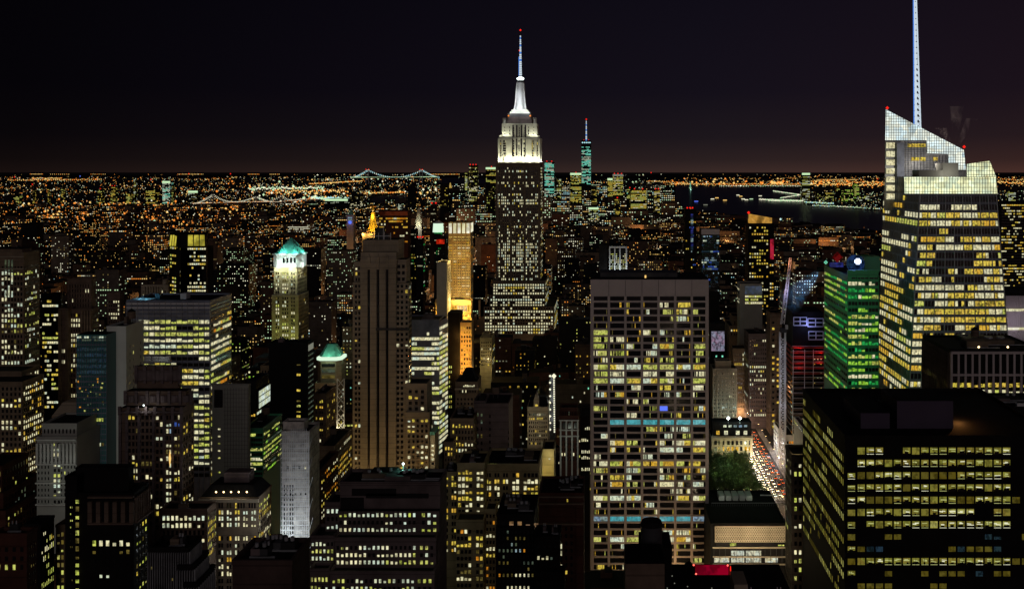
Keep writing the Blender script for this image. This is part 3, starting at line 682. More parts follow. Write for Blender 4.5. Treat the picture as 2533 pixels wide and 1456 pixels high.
simple('office_tower', 'dark glass tower with three bright ribbon floors behind the left-edge brown tower', 800, 103, 150, 727, 156, 'black_panel', vis=1010,
    W=[('F', 105, 144, 738, 1010, 7, 24, .88, .5, .3, 'ww3 wy3 gw2 cw1', {'rows': {0: .3, 1: 1, 8: 1, 9: .9, 14: .7, 15: .5, 17: .6}, 'dark': False})])
simple('masonry_tower', 'narrow dark brown setback tower with lit windows running down its recess', 750, 145, 228, 765, 244, 'brown_stone', vis=1020,
    tiers=[dict(x0=166, x1=226, yt=690, D=756, xb=238), dict(x0=145, x1=168, yt=764, D=745, depth=20)],
    W=[('F', 168, 199, 772, 1020, 5, 20, .5, .6, .45, 'ww5 wy2'), ('F', 150, 162, 860, 900, 2, 3, .5, .6, .6, 'ww', {'bi': 2}), ('F', 170, 222, 700, 760, 8, 5, .3, .7, .03, 'ww', {'bi': 1}), ('R', .1, .9, 775, 850, 6, 6, .4, .5, .1)],
    extra=lambda g: [g.w.box(TX(x, 744) - .6, TX(x, 744) + .6, 743.6, 744.9, 0, TZ(766, 744), 'tan_brick') for x in (146, 150, 164, 167)] + [g.w.box(TX(x, 749) - .5, TX(x, 749) + .5, 748.6, 749.9, 0, TZ(767, 749), 'tan_brick') for x in (203, 210, 217, 224)])
simple('masonry_block', 'plain brown block with a windowless upper storey, left of the pale colonnaded rooftop', 1150, 266, 297, 723, 306, 'brown_stone', vis=800, W=[('F', 268, 296, 740, 800, 5, 6, .5, .5, .25, 'ww wy')])
def colonnade(g):
    for k in range(7): x = TX(359 + k * 6.5, 1098); g.w.box(x - .9, x + .9, 1096, 1098, TZ(735, 1098), TZ(708, 1098), 'limestone')
    u = MB(); u.box(TX(398, 1100), TX(406, 1100), 1104, 1110, TZ(704, 1100), TZ(691, 1100), 'limestone'); u.build('chimney', g.t)
simple('ornate_block', 'pale stone building with a colonnaded top storey behind the big glass tower on the left', 1100, 349, 415, 706, 419, 'limestone', vis=745, extra=colonnade, W=[('F', 352, 412, 715, 745, 8, 3, .4, .6, .15, 'ww')])

# tower with the yellow crown (cut corners)
def crown_tower():
    D = 1250; g = Bld('office_tower', 'dark tower with glowing yellow crown panels, behind the big glass tower on the left', D, 435, 500, 612, mat='near_black', vis=730, depth=36, parapet=False)
    q = lambda a, d=D: TX(a, d)
    P = [(q(447), D), (q(510), D), (q(516, D + 30), D + 30), (q(430, D + 46), D + 46), (q(419, D + 22), D + 22)]
    g.w.poly(P, 0, TZ(578, D), 'near_black', 'roof_tar')
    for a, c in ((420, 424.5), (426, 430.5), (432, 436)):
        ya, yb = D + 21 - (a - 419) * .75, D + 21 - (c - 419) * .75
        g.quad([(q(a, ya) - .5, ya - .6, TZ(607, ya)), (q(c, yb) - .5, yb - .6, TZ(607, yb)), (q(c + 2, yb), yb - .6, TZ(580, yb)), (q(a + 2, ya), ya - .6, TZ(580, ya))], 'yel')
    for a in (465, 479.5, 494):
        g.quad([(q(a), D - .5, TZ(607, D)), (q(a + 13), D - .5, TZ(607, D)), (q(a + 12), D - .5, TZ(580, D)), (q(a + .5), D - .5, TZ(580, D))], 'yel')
    for (a, c, n) in ((464, 510, 9),):
        for r in range(13):
            yy = 612 + r * 9.4; p = [1, .1, .9, .6, .9, .25, .1, .3, .15, .6, .9, .9, 1][r]
            for k in range(n):
                if random.random() < p: g.quad([(q(a + k * 5.1), D - .4, TZ(yy + 4.5, D)), (q(a + k * 5.1 + 4.2), D - .4, TZ(yy + 4.5, D)), (q(a + k * 5.1 + 4.2), D - .4, TZ(yy, D)), (q(a + k * 5.1), D - .4, TZ(yy, D))], random.choice(['ww', 'ww', 'cw', 'wy']))
            for k in range(5):
                if random.random() < p * .6:
                    f = .1 + k * .19; A = P[4]; B_ = P[0]; X = A[0] + (B_[0] - A[0]) * f; Y = A[1] + (B_[1] - A[1]) * f
                    X2 = A[0] + (B_[0] - A[0]) * (f + .13); Y2 = A[1] + (B_[1] - A[1]) * (f + .13)
                    g.quad([(X - .4, Y - .4, TZ(yy + 4.5, D)), (X2 - .4, Y2 - .4, TZ(yy + 4.5, D)), (X2 - .4, Y2 - .4, TZ(yy, D)), (X - .4, Y - .4, TZ(yy, D))], random.choice(['ww', 'gw', 'wy']))
    g.done()
crown_tower()

def glass_left(g):
    D = 600
    for k in range(4):
        y = 746 + k * 10; g.w.box(TX(313, D), TX(520, D), D - .5, D - .02, TZ(y + 6, D), TZ(y + 1.5, D), 'pale_metal' if k < 2 else 'metal')
    for x in [313 + 13.8 * i for i in range(16)]: g.w.box(TX(x, D) - .12, TX(x, D) + .12, D - .7, D - .03, 5, TZ(745, D), 'metal')
    u = MB(); u.box(TX(425, D), TX(440, D), 612, 618, TZ(745, D) + .02, TZ(731, D), 'pale_metal'); u.build('roof_housing', g.t)
    u = MB(); u.box(TX(380, 612), TX(392, 612), 614, 618, TZ(745, D) + .02, TZ(733, D), 'blue_glass'); u.build('roof_housing', g.t)
    u = MB()
    for k in range(5): u.box(TX(324 + k * 10, 603), TX(331 + k * 10, 603), 603, 612, TZ(745, D) + .3, TZ(745, D) + .8, 'metal')
    u.build('roof_rails', g.t)
    lamp(TX(362, 606), 606, TZ(745, D) + 3.5, 900, (.25, .75, 1), .4); lamp(TX(340, 605), 608, TZ(745, D) + 3, 500, (.3, .75, 1), .4)
glr = {k: .97 for k in range(40)}; glr.update({24: .5, 25: .2, 26: .6, 27: .8})
simple('glass_tower', 'wide glass office tower with every floor lit in greenish-yellow bands, left of centre', 600, 313, 520, 745, 572, 'mullion', vis=1162, extra=glass_left, cat='tower',
    W=[('F', 316, 518, 787, 1180, 15, 26, .93, .56, .97, 'gw8 ww4 cw1 wy2', {'rows': glr, 'run': .75, 'off': .3}), ('R', .02, .98, 782, 1180, 9, 26, .9, .5, .85, 'gw4 ww4 wy2 or1', {'off': .3}), ('R', .02, .98, 752, 780, 9, 3, .9, .3, .9, 'dm dc db', {'off': .3})])
def glass_slab(g):
    D = 480
    d0 = D - 9; XX = lambda a: TX(a, d0)
    g.w.box(XX(190), XX(264), d0, D - .02, 0, TZ(826, d0), 'teal_glass', 'roof_tar')

    for r in range(24):
        y = 838 + r * 13; z = TZ(y, d0)
        g.w.box(XX(190), XX(264), d0 - .3, d0 - .02, z - .25, z + .25, 'mullion')
    for x in [190 + k * 6.17 for k in range(13)]: g.w.box(XX(x) - .07, XX(x) + .07, d0 - .4, d0 - .05, 1, TZ(828, d0), 'mullion')
    d2 = d0
    def q4(x0, x1, y0, y1, m): x0, x1 = TX(x0, d2), TX(x1, d2); g.quad([(x0, d2 - .35, TZ(y1, d2)), (x1, d2 - .35, TZ(y1, d2)), (x1, d2 - .35, TZ(y0, d2)), (x0, d2 - .35, TZ(y0, d2))], m)
    for k in range(24): q4(191 + k % 12 * 6.1, 196 + k % 12 * 6.1, 830 + (k // 12) * 7, 834.5 + (k // 12) * 7, random.choice(['dc', 'dc', 'db', 'cw']))
    for r in range(5):
        for k in range(12): q4(191.5 + k * 6.1, 196.5 + k * 6.1, 858 + r * 14, 866 + r * 14, 'db')
    for k in range(40): x = random.uniform(192, 258); y = random.uniform(925, 1012); q4(x, x + random.uniform(2, 5), y, y + random.uniform(1.5, 5), random.choice(['dc', 'dm', 'gw', 'db', 'or', 'dc']))
    for k in (0, 1): q4(196 + k * 34, 222 + k * 34, 1032, 1040, 'gw')
    for k in range(9): q4(196 + k * 7, 201 + k * 7, 1093, 1101, random.choice(['gw', 'dc', 'cw', 'dm']))
simple('slab_tower', 'pale concrete slab fronted by a dark teal glass volume, near the left edge', 480, 264, 312, 810, 355, 'slab_stone', vis=1142, extra=glass_slab, cat='tower', units=2,
    W=[('R', .1, .9, 850, 1010, 4, 9, .16, .45, .25, 'gw dm', {'cols': (0, 1, 3)})])
# art deco tower with scalloped crown
def deco(g):
    D = 400
    for (a, c, y0, y1, n, d) in ((338, 446, 905, 940, 5, 410), (311, 474, 968, 992, 6, 404), (297, 450, 1007, 1018, 7, 399.5)):
        for k in range(n + 1):
            x = a + (c - a) * k / n; g.w.box(TX(x, d) - .55, TX(x, d) + .55, d - .8, d - .02, TZ(y1 + 6, d), TZ(y0, d) + .6, 'mauve_stone')
            if k < n: xm = TX(a + (c - a) * (k + .5) / n, d); g.w.cyl(xm, d + .2, 1.5, TZ(y1, d), TZ(y0 + 8, d), 'mauve_stone', 10)
    for x in (298, 315, 345, 381, 407, 428, 449):
        g.w.box(TX(x, D) - .5, TX(x, D) + .5, D - .8, D - .02, 0, TZ(1012, D), 'mauve_stone')
    for x in (366, 385, 402, 412):
        u = MB(); u.cyl(TX(x, 420), 420, 1.5, TZ(905, 410), TZ(890, 410), 'pale_metal', 12); u.build('cooling_tower', g.t)
    u = MB(); u.bar((TX(355, 417), 417, TZ(894, 410)), (TX(420, 417), 417, TZ(894, 410)), .15, 'metal'); u.bar((TX(355, 417), 417, TZ(900, 410)), (TX(420, 417), 417, TZ(900, 410)), .15, 'metal'); u.build('railing', g.t)
    lamp(TX(388, 412), 413, TZ(890, 410), 150, (.9, 1, .85), .3); lamp(TX(354, 396), 397, TZ(1003, 399), 260, (.95, 1, .95), .2)
    u = MB(); u.oct(TX(354, 398), 398.5, TZ(1000, 399), .35, 'lamp_white'); u.build('roof_lamp', g.t)
    u = MB(); u.oct(TX(420, 398), 398, TZ(1130, 399), .5, 'sp_y', 3.5); u.build('wall_lamp', g.t)
dk = dict(run=.5, off=.1)
simple('art_deco_tower', 'dark stepped art deco tower with scalloped parapets and lit roof tanks', 400, 297, 450, 1007, 480, 'brown_stone', vis=1310, extra=deco, cat='tower', parapet=False,
    tiers=[dict(x0=311, x1=460, yt=966, D=404, xb=474, parapet=False), dict(x0=338, x1=440, yt=904, D=410, xb=446, parapet=False)],
    W=[('F', 316, 344, 1022, 1220, 3, 12, .6, .62, .35, 'ww3 wy2 dm2', dk), ('F', 348, 380, 1022, 1300, 3, 17, .62, .62, .3, 'ww3 wy2 dm2', dk), ('F', 384, 405, 1022, 1310, 2, 17, .6, .62, .4, 'ww3 wy2 cw2', dk),
       ('F', 410, 426, 1022, 1310, 2, 17, .62, .62, .5, 'ww3 cw3 bw1 dm2', dk), ('F', 430, 448, 1022, 1310, 2, 17, .62, .62, .45, 'ww3 dm3 wy1 bl1', dk), ('R', .05, .95, 1030, 1310, 4, 17, .45, .6, .3, 'ww wy dm', dk)])
simple('masonry_block', 'block with three bright rows of paired windows at the foot of the art deco tower', 385, 396, 512, 1262, 535, 'brown_stone', vis=1340, units=1,
    W=[('F', 400, 508, 1270, 1342, 10, 4, .55, .62, .8, 'cw4 ww4 wy2 oy1', {'rows': {0: 1, 1: .8, 2: .0, 3: .8}, 'run': .1}), ('R', .05, .95, 1270, 1380, 6, 6, .4, .6, .5, 'gw wy')])
simple('lantern_roofed_block', 'small block with a square dome-like roof beside the teal glass tower', 520, 128, 186, 1027, 190, 'tan_brick', vis=1055, depth=24, parapet=False,
    extra=lambda g: g.w.poly([(TX(128, 520), 520), (TX(187, 520), 520), (TX(187, 520), 544), (TX(128, 520), 544)], TZ(1027, 520), TZ(1000, 520), 'limestone', None, [(TX(140, 520), 526), (TX(175, 520), 526), (TX(175, 520), 538), (TX(140, 520), 538)]))
def classical(g):
    D = 450
    for k in range(11): x = TX(94 + k * 9.3, D); g.w.box(x - .45, x + .45, D - 1, D - .02, TZ(1143, D), TZ(1094, D), 'white_stone')
    lamp(TX(140, 430), 426, TZ(1200, 430), 2600, (.9, 1, .9), 1)  # added unseen fill lamp that whitens the front
    for y in (1083, 1143, 1190, 1225, 1243): g.w.box(TX(90.5, D), TX(191, D), D - 1.3, D - .02, TZ(y + 3, D), TZ(y, D), 'white_stone')
simple('classical_block', 'white classical building with pilasters and one column of lit windows, lower left', 450, 91, 190, 1083, None, 'grey_panel', vis=1245, depth=30, extra=classical,
    tiers=[dict(x0=104, x1=190, yt=1050, D=453, depth=20)],
    W=[('F', 92, 189, 1096, 1141, 10, 3, .5, .85, 0, 'gw', {'cols': (0, 1, 2, 3, 6, 7, 8, 9)}), ('F', 131, 151, 1090, 1245, 2, 12, .55, .6, .85, 'ww cw gw', {'run': .1}), ('F', 106, 188, 1057, 1072, 9, 1, .4, .7, .05, 'gw', {'bi': 1}), ('F', 92, 189, 1146, 1245, 12, 7, .35, .5, .03, 'gw', {'cols': (0, 1, 2, 3, 7, 8, 9, 10, 11)})])
def pilasters(g):
    D = 340
    for k in range(6): x = TX(226 + k * 20.5, D); g.w.box(x - .7, x + .7, D - 1.2, D - .02, TZ(1288, D), TZ(1236, D), 'brown_stone')
    for y in (1223, 1288): g.w.box(TX(222, D), TX(333, D), D - 1.7, D - .02, TZ(y + 4, D), TZ(y, D), 'brown_stone')
    for k in range(7): yy = D + .6 + k * 1.7; X = TX(331, D); g.w.box(X + .02, X + .8, yy - .3, yy + .3, TZ(1288, D), TZ(1230, D), 'brown_stone')
    g.w.box(TX(331, D) + .02, TX(331, D) + 1.3, D, D + 11.5, TZ(1292, D), TZ(1288, D), 'brown_stone')
simple('dark_block', 'near-black stone block with pilasters and one bright column of windows, lower left', 340, 161, 331, 1223, 367, 'near_black', extra=pilasters,
    tiers=[dict(x0=188, x1=318, yt=1160, D=344, xb=331), dict(x0=161, x1=190, yt=1182, D=339.4, depth=14)],
    W=[('F', 190, 199, 1225, 1460, 1, 12, .9, .62, 1, 'gw3 dm2', {'rv': 0, 'off': .9}), ('F', 225, 325, 1330, 1352, 6, 1, .5, .62, .9, 'ww gw wy', {'run': 0}), ('F', 225, 325, 1352, 1372, 6, 1, .45, .5, .4, 'dm'), ('F', 173, 181, 1228, 1440, 2, 13, .5, .25, .45, 'dm gw', {'bi': 2}),
       ('F', 225, 325, 1375, 1470, 6, 5, .4, .4, .05, 'dm cw'), ('F', 230, 325, 1240, 1284, 5, 2, .3, .8, .12, 'dm gw'), ('R', .1, .9, 1300, 1470, 4, 9, .4, .5, .35, 'gw dm wy'), ('F', 200, 318, 1180, 1196, 9, 1, .3, .5, .04, 'gw', {'bi': 1})])
simple('dark_block', 'dark red block with two lit windows in the bottom left corner', 240, -20, 66, 1326, 92, 'red_brick', units=1, W=[('F', -12, 64, 1392, 1408, 4, 1, .35, .8, .7, 'gw ww'), ('F', -12, 64, 1345, 1390, 4, 2, .4, .5, 0, 'gw'), ('R', .1, .9, 1345, 1460, 4, 5, .3, .5, .1, 'dm')])
simple('masonry_block', 'low block with yellow windows along its side, right of the bottom left corner', 330, 60, 100, 1300, 134, 'near_black', W=[('R', .04, .96, 1310, 1460, 8, 7, .42, .6, .5, 'gw4 wy2 ww2')])
simple('masonry_block', 'narrow low block with two columns of yellow windows beside the dark pilastered block', 345, 138, 163, 1302, None, 'tan_brick', depth=20, W=[('F', 140, 160, 1310, 1460, 2, 8, .55, .55, .7, 'gw3 dm3 wy2')])
def fins(g):
    for (a, c, y, d) in ((368, 465, 1361, 230), (440, 477, 1405, 229), (455, 487, 1448, 228)):
        n = int((c - a) / 5.4)
        for k in range(n + 1): x = TX(a + (c - a) * k / n, d); g.w.box(x - .06, x + .06, d - .5, d - .02, TZ(1500, d), TZ(y + 2, d), 'metal')
    for i, b in enumerate(g.boxes):
        for k in range(9):
            yy = b['y0'] + (k + .5) * (b['y1'] - b['y0']) / 9; g.w.box(b['x1'] + .02, b['x1'] + .4, yy - .07, yy + .07, b['z'] - 14, b['z'] - .3, 'metal')
simple('finned_block', 'black glass block with thin vertical metal fins at the bottom, left of centre', 230, 368, 465, 1361, 497, 'near_black', extra=fins, units=2, tiers=[dict(x0=440, x1=477, yt=1405, D=229, xb=515), dict(x0=455, x1=487, yt=1448, D=228, xb=531)],
    W=[('F', 370, 463, 1392, 1412, 8, 1, .5, .35, .3, 'dm dc'), ('F', 370, 463, 1424, 1436, 12, 1, .6, .5, .7, 'dc dm gw', {'dark': False})])
def mansard(g):
    D = 400; X0, X1 = TX(495, D), TX(638, D); Z = TZ(1234, D); dp = 15.5
    g.w.poly([(X0, D + .5), (X1, D + .5), (X1, D + dp), (X0, D + dp)], Z + 1, Z + 5, 'roof_tar', None, [(X0 + 3, D + 3), (X1 - 3, D + 3), (X1 - 3, D + dp - 2), (X0 + 3, D + dp - 2)])
    for x in (533, 551.6, 570, 589, 609):
        u = MB(); u.oct(TX(x, D), D + .6, Z + 2.9, .42, 'lamp_warm'); u.build('roof_lamp', g.t); lamp(TX(x, D), D - .9, Z + 2.6, 60, (1, .9, .7), .2)
    u = MB(); u.box(TX(540, D), TX(603, D), D + 6, D + 12, Z + 5.01, Z + 9, 'mauve_stone'); u.build('penthouse', g.t)
    g.w.box(X0 - .5, X1 + .5, D - .8, D - .01, Z - .8, Z + .5, 'limestone')
simple('masonry_block', 'tan block with five lamps on its dark mansard roof and rows of bright windows', 400, 495, 638, 1234, 671, 'tan_brick', extra=mansard,
    W=[('F', 540, 634, 1240, 1256, 14, 1, .55, .8, .95, 'oy2 wy2 ww2', {'cols': (0, 1, 3, 4, 6, 7, 8, 9, 11, 12, 13)}), ('F', 540, 634, 1257, 1303, 14, 3, .62, .62, .95, 'cw4 ww3 wy1', {'cols': (0, 1, 3, 4, 6, 7, 9, 10, 12, 13), 'rv': 0, 'run': .1}),
       ('F', 540, 634, 1320, 1460, 14, 8, .6, .6, .55, 'ww3 oy2 cw1', {'cols': (0, 1, 3, 4, 6, 7, 9, 10, 12, 13)}), ('R', .05, .95, 1242, 1380, 8, 9, .4, .65, .7, 'wy3 gw2 ww2'), ('F', 500, 536, 1242, 1250, 6, 1, .6, .6, .9, 'gw')])
def seams(g):
    D = 470
    g.quad([(TX(530, D), D - .2, TZ(1006, D)), (TX(551, D), D - .2, TZ(1006, D)), (TX(551, D), D - .2, TZ(962, D)), (TX(530, D), D - .2, TZ(962, D))], 'dk')
    for k in range(22): y = 962 + k * 10.5; g.w.box(TX(553, D), TX(614, D), D - .1, D - .02, TZ(y + .5, D), TZ(y, D), 'dark_metal')
    for k in range(9): x = TX(556 + k * 7, D); g.w.box(x - .05, x + .05, D - .12, D - .02, 10, TZ(958, D), 'dark_metal')
simple('slab_tower', 'blank grey panelled slab right of the big greenish glass tower', 470, 524, 614, 955, 617, 'grey_panel', vis=1182, cat='tower', extra=seams, W=[('F', 536, 548, 1015, 1175, 1, 9, .45, .2, .7, 'ww gw', {'dark': False})])
def billboard(g):
    b = g.boxes[0]; X = b['x1'] + .5; u = MB(); y0, y1 = b['y0'] + .8, b['y1'] - .4
    u.box(X, X + .5, y0, y1, TZ(1012, 500), TZ(966, 500), 'dark_metal'); o = u.build('billboard', g.t)
    v = MB(); n = 3
    for k in range(n):
        za, zb = TZ(1010 - k * 15, 500), TZ(1010 - k * 15 - 12.5, 500)
        v.face([(X + .62, y0 + .3, za), (X + .62, y1 - .3, za), (X + .62, y1 - .3, zb), (X + .62, y0 + .3, zb)], 'sign_white')
    v.build('lit_panel', o)
simple('glass_block', 'dark glass block carrying a bright white billboard on its side', 500, 612, 633, 944, 664, 'dark_glass', vis=1060, extra=billboard, W=[('F', 614, 632, 1020, 1060, 3, 4, .7, .6, .5, 'or oy gw'), ('R', .05, .95, 1018, 1070, 5, 5, .8, .6, .6, 'gw cw')])
simple('glass_block', 'low glass block with glowing yellow-green floors below the white billboard', 480, 600, 650, 1062, 697, 'green_glass', vis=1180, units=2, W=[('F', 616, 649, 1068, 1175, 6, 9, .92, .6, .6, 'gw4 ww2 gy1', {'rows': {3: .9, 5: .95, 6: 1, 2: .1, 1: .3, 0: .4, 4: .2, 7: .6}}), ('R', .02, .98, 1068, 1175, 9, 9, .8, .5, .5, 'gw3 gy2 dc2')])
def stripes(g):
    b = g.boxes[0]; X = b['x1'] + .15; n = 21; D = g.D
    for k in range(n):
        y = 872 + k * 13.2; g.quad([(X, b['y0'] + .6, TZ(y + 9, D)), (X, b['y1'] - .4, TZ(y + 9, D)), (X, b['y1'] - .4, TZ(y + 5.5, D)), (X, b['y0'] + .6, TZ(y + 5.5, D))], 'dc')
    g.quad([(X, b['y0'] + .6, TZ(868, D)), (X, b['y1'] - .4, TZ(868, D)), (X, b['y1'] - .4, TZ(853, D)), (X, b['y0'] + .6, TZ(853, D))], 'dim_w')
simple('slab_tower', 'black windowless slab tower with one column of lit windows and pale side stripes', 560, 665, 761, 850, 775, 'black_panel', vis=1055, cat='tower', extra=stripes, units=1,
    W=[('F', 733, 744, 880, 1060, 1, 14, .85, .42, .7, 'gw2 wy2 dm2', {'dark': False})])
simple('masonry_block', 'narrow pale block with a few lit windows left of the black slab tower', 620, 644, 668, 906, None, 'tan_brick', vis=965, depth=25, W=[('F', 646, 667, 912, 970, 3, 5, .5, .6, .35, 'gw dm ww')])

def oct_poly(cx, cy, rx, ry, c=.35):
    return [(cx - rx * (1 - c), cy - ry), (cx + rx * (1 - c), cy - ry), (cx + rx, cy - ry * (1 - c)), (cx + rx, cy + ry * (1 - c)), (cx + rx * (1 - c), cy + ry), (cx - rx * (1 - c), cy + ry), (cx - rx, cy + ry * (1 - c)), (cx - rx, cy - ry * (1 - c))]
def green_roof_tower():
    D = 700; g = Bld('masonry_tower', 'tan tower with a pale green pyramid roof ringed by white light', D, 779, 829, 948, 852, 'tan_brick', 'tower', vis=1095)
    cx, cy = TX(809, D), D + 12
    P = oct_poly(cx, cy, 8.2, 9); g.w.poly(P, TZ(948, D), TZ(893, D), 'tan_brick', 'roof_tar')
    u = MB(); u.poly(oct_poly(cx, cy, 7.4, 8), TZ(884, D), TZ(855, D), 'copper', 'roof_tar', oct_poly(cx, cy, 3, 3)); u.build('roof', g.t)
    u = MB(); u.poly(oct_poly(cx, cy, 8.9, 9.6), TZ(892.5, D), TZ(886, D), 'ring'); u.build('light_ring', g.t)
    g.grid('F', 783, 826, 957, 1090, 6, 10, .45, .5, .35, 'ww wy gw'); g.grid('R', .05, .95, 957, 1090, 4, 10, .4, .5, .3)
    for r in range(3):
        y = 900 + r * 14; g.quad([(cx - 4.5, cy - 9.2, TZ(y + 8, D)), (cx + 4.5, cy - 9.2, TZ(y + 8, D)), (cx + 4.5, cy - 9.2, TZ(y, D)), (cx - 4.5, cy - 9.2, TZ(y, D))], ('dk', 'dc', 'dm')[r])
    m = MB(); x0, x1, zz = TX(834, 690), TX(851, 690), [TZ(y, 690) for y in range(935, 1150, 21)]
    for x in (x0, x1): m.bar((x, 690, zz[-1]), (x, 690, zz[0]), .3, 'pale_metal')
    for a, c in zip(zz, zz[1:]): m.bar((x0, 690, a), (x1, 690, c), .22, 'pale_metal'); m.bar((x0, 690, c), (x1, 690, a), .22, 'pale_metal')
    m.build('hoist_frame', g.t)
    g.done(); lamp(cx, D - 2, TZ(884, D) + 1, 3500, (.55, 1, .7), .8); lamp(cx + 11, D + 6, TZ(884, D) + 1, 1500, (.55, 1, .7), .8); lamp(cx + 12, D - 6, TZ(960, D), 1200, (1, .9, .6), .8); lamp(cx + 10, D - 14, TZ(1050, D), 2500, (1, .85, .5), .8)
green_roof_tower()
def teal_roof_tower():
    D = 970; g = Bld('masonry_tower', 'olive brick tower with a floodlit teal pyramid roof over a white lantern storey', D, 677, 734, 661, 759, 'olive_brick', 'tower', vis=850, parapet=False)
    g.add(672, 738, 728, D=965, xb=763, parapet=False)
    X0, X1 = TX(681, D), TX(738, D); y0, y1 = D + 2, D + 27; cx, cy = TX(724, D + 12), D + 14
    P = oct_poly(TX(716, D + 12), cy, 13.6, 12, .3)
    g.w.poly(P, TZ(661, D), TZ(630, D), 'white_stone', 'roof_tar'); g.w.poly(oct_poly(TX(716, D + 12), cy, 14.6, 13, .3), TZ(630, D) + .02, TZ(627, D), 'white_stone')
    u = MB(); u.poly(oct_poly(TX(716, D + 12) + .5, cy, 12.6, 11, .3), TZ(627, D) + .03, TZ(606, D), 'copper', None, oct_poly(TX(718, D + 12), cy, 6.6, 6, .3)); u.poly(oct_poly(TX(718, D + 12), cy, 6.6, 6, .3), TZ(606, D) + .01, TZ(590, D), 'copper', None, oct_poly(TX(719, D + 12), cy, 1, 1, .3))
    u.build('roof', g.t)
    for k in range(4): x = TX(700 + k * 9, D); g.quad([(x - 1, D + 1.8, TZ(650, D)), (x + 1, D + 1.8, TZ(650, D)), (x + 1, D + 1.8, TZ(637, D)), (x - 1, D + 1.8, TZ(637, D))], 'dk')
    for bi, ys, n, pp in ((0, (670, 726), 6, .6), (1, (732, 850), 13, .62)):
        for a, c, nn in ((681, 691, 2), (697, 714, 3), (719, 730, 2)):
            g.grid('F', a, c, ys[0], ys[1], nn, n, .55, .58, pp, 'ww4 cw3 gw2 dm2', bi=bi, off=.15)
        g.grid('R', .06, .94, ys[0], ys[1], 8, n, .4, .6, .12, 'wy ww', bi=bi, off=.15)
    g.done()
    zz = TZ(660, D)
    for x, y, p in ((X0 + 2, D - 5, 7000), (X0 + 12, D - 7, 9000), (X1 - 4, D - 7, 9000), (X1 + 7, D + 8, 7000)): lamp(x, y, zz, p, (.85, 1, .95), .8)
    for x, y in ((X0 + 6, D), (X1 - 3, D), (X1 + 4, D + 12)): lamp(x, y, TZ(622, D), 4500, (.35, 1, .9), .8)
    lamp(TX(700, D - 24), D - 30, TZ(830, D), 12000, (.8, 1, .35), 2)
teal_roof_tower()

st = bpy.data.materials.new('steam'); st.use_nodes = True; nt2 = st.node_tree; nt2.nodes.clear(); MATS['steam'] = st
o_ = N(nt2, 'ShaderNodeOutputMaterial'); pv = N(nt2, 'ShaderNodeVolumePrincipled'); L(nt2, pv.outputs[0], o_.inputs['Volume']); pv.inputs['Color'].default_value = (.9, .8, .75, 1)
gg = N(nt2, 'ShaderNodeNewGeometry'); nz = N(nt2, 'ShaderNodeTexNoise', _Scale=.09, _Detail=4.0, _Distortion=2.0); mpp = N(nt2, 'ShaderNodeMapping'); mpp.inputs['Scale'].default_value = (1, 1, .45); L(nt2, gg.outputs['Position'], mpp.inputs[0]); L(nt2, mpp.outputs[0], nz.inputs['Vector'])
mq = N(nt2, 'ShaderNodeMapRange'); mq.inputs[1].default_value = .5; mq.inputs[2].default_value = .85; mq.inputs[3].default_value = 0; mq.inputs[4].default_value = .08; L(nt2, nz.outputs[0], mq.inputs[0]); L(nt2, mq.outputs[0], pv.inputs['Density'])
m = MB(); D = 712
for bx, by, tx_, ty, r0, r1 in ((2357, 362, 2326, 316, 1, 4), (2362, 362, 2366, 262, 1, 5), (2366, 364, 2404, 292, 1, 4.5)):
    n = 12; P0 = [(TX(bx, D) + r0 * cos(2 * pi * k / n), D + r0 * sin(2 * pi * k / n), TZ(by, D)) for k in range(n)]; P1 = [(TX(tx_, D) + r1 * cos(2 * pi * k / n), D + r1 * sin(2 * pi * k / n), TZ(ty, D)) for k in range(n)]
    for k in range(n): j = (k + 1) % n; m.face([P0[k], P0[j], P1[j], P1[k]], 'steam')
    m.face(list(reversed(P0)), 'steam'); m.face(P1, 'steam')
o = m.build('steam'); tag(o, 'thin wisps of steam rising behind the sloping crown of the glass tower', 'steam', kind='stuff')
lamp(TX(2345, 700), 702, TZ(345, 700), 9000, (1, .85, .75), .6)  # lamp added only to make the steam show
# ================================================================== middle distance landmarks
def floodgold():
    D = 2000; t = thing('gold_pyramid_tower', 'tower with a glowing golden pyramid roof behind the fluted crown of the slender stone tower', 'tower', (TX(919, D), D, 0))
    w = MB(); cx, cy = TX(919, D), D + 12; w.box(TX(897, D), TX(941, D), D - 6, D + 34, 0, TZ(575, D), 'tan_brick', 'roof_tar'); w.build('wall', t)
    u = MB(); u.cyl(cx, cy, 11, TZ(575, D) + .02, TZ(569, D), 'gold_roof', 8, 10.6, ph=pi / 8); u.cyl(cx, cy, 10, TZ(569, D) + .02, TZ(528, D), 'gold_roof', 8, 3.4, ph=pi / 8)
    u.cyl(cx, cy, 3.9, TZ(528, D) + .02, TZ(525, D), 'gold_roof', 8, ph=pi / 8); u.cyl(cx, cy, 2.4, TZ(525, D) + .01, TZ(518, D), 'gold_roof', 8); u.cyl(cx, cy, 2.4, TZ(518, D) + .01, TZ(507, D), 'gold_roof', 8, .3)
    u.build('roof', t); u = MB(); u.oct(cx, cy - 2, TZ(521, D), 2, 'sp_y'); u.oct(cx - 9, cy - 10, TZ(572, D), 1.8, 'sp_o'); u.oct(cx + 6, cy - 10, TZ(572, D), 1.8, 'sp_y'); u.build('lamp', t)
    settle(t)
    for x, y in ((-16, -20), (0, -26), (16, -20), (22, 0), (-22, 0)): lamp(cx + x, cy + y, TZ(578, D), 24000, (1, .66, .16), 2)
    lamp(cx, cy - 8, TZ(534, D), 6000, (1, .7, .2), 1)
    LIM.append((900, 940, D, 585)); FOOT.append((TX(897, D), TX(941, D), D - 6, D + 34))
floodgold()
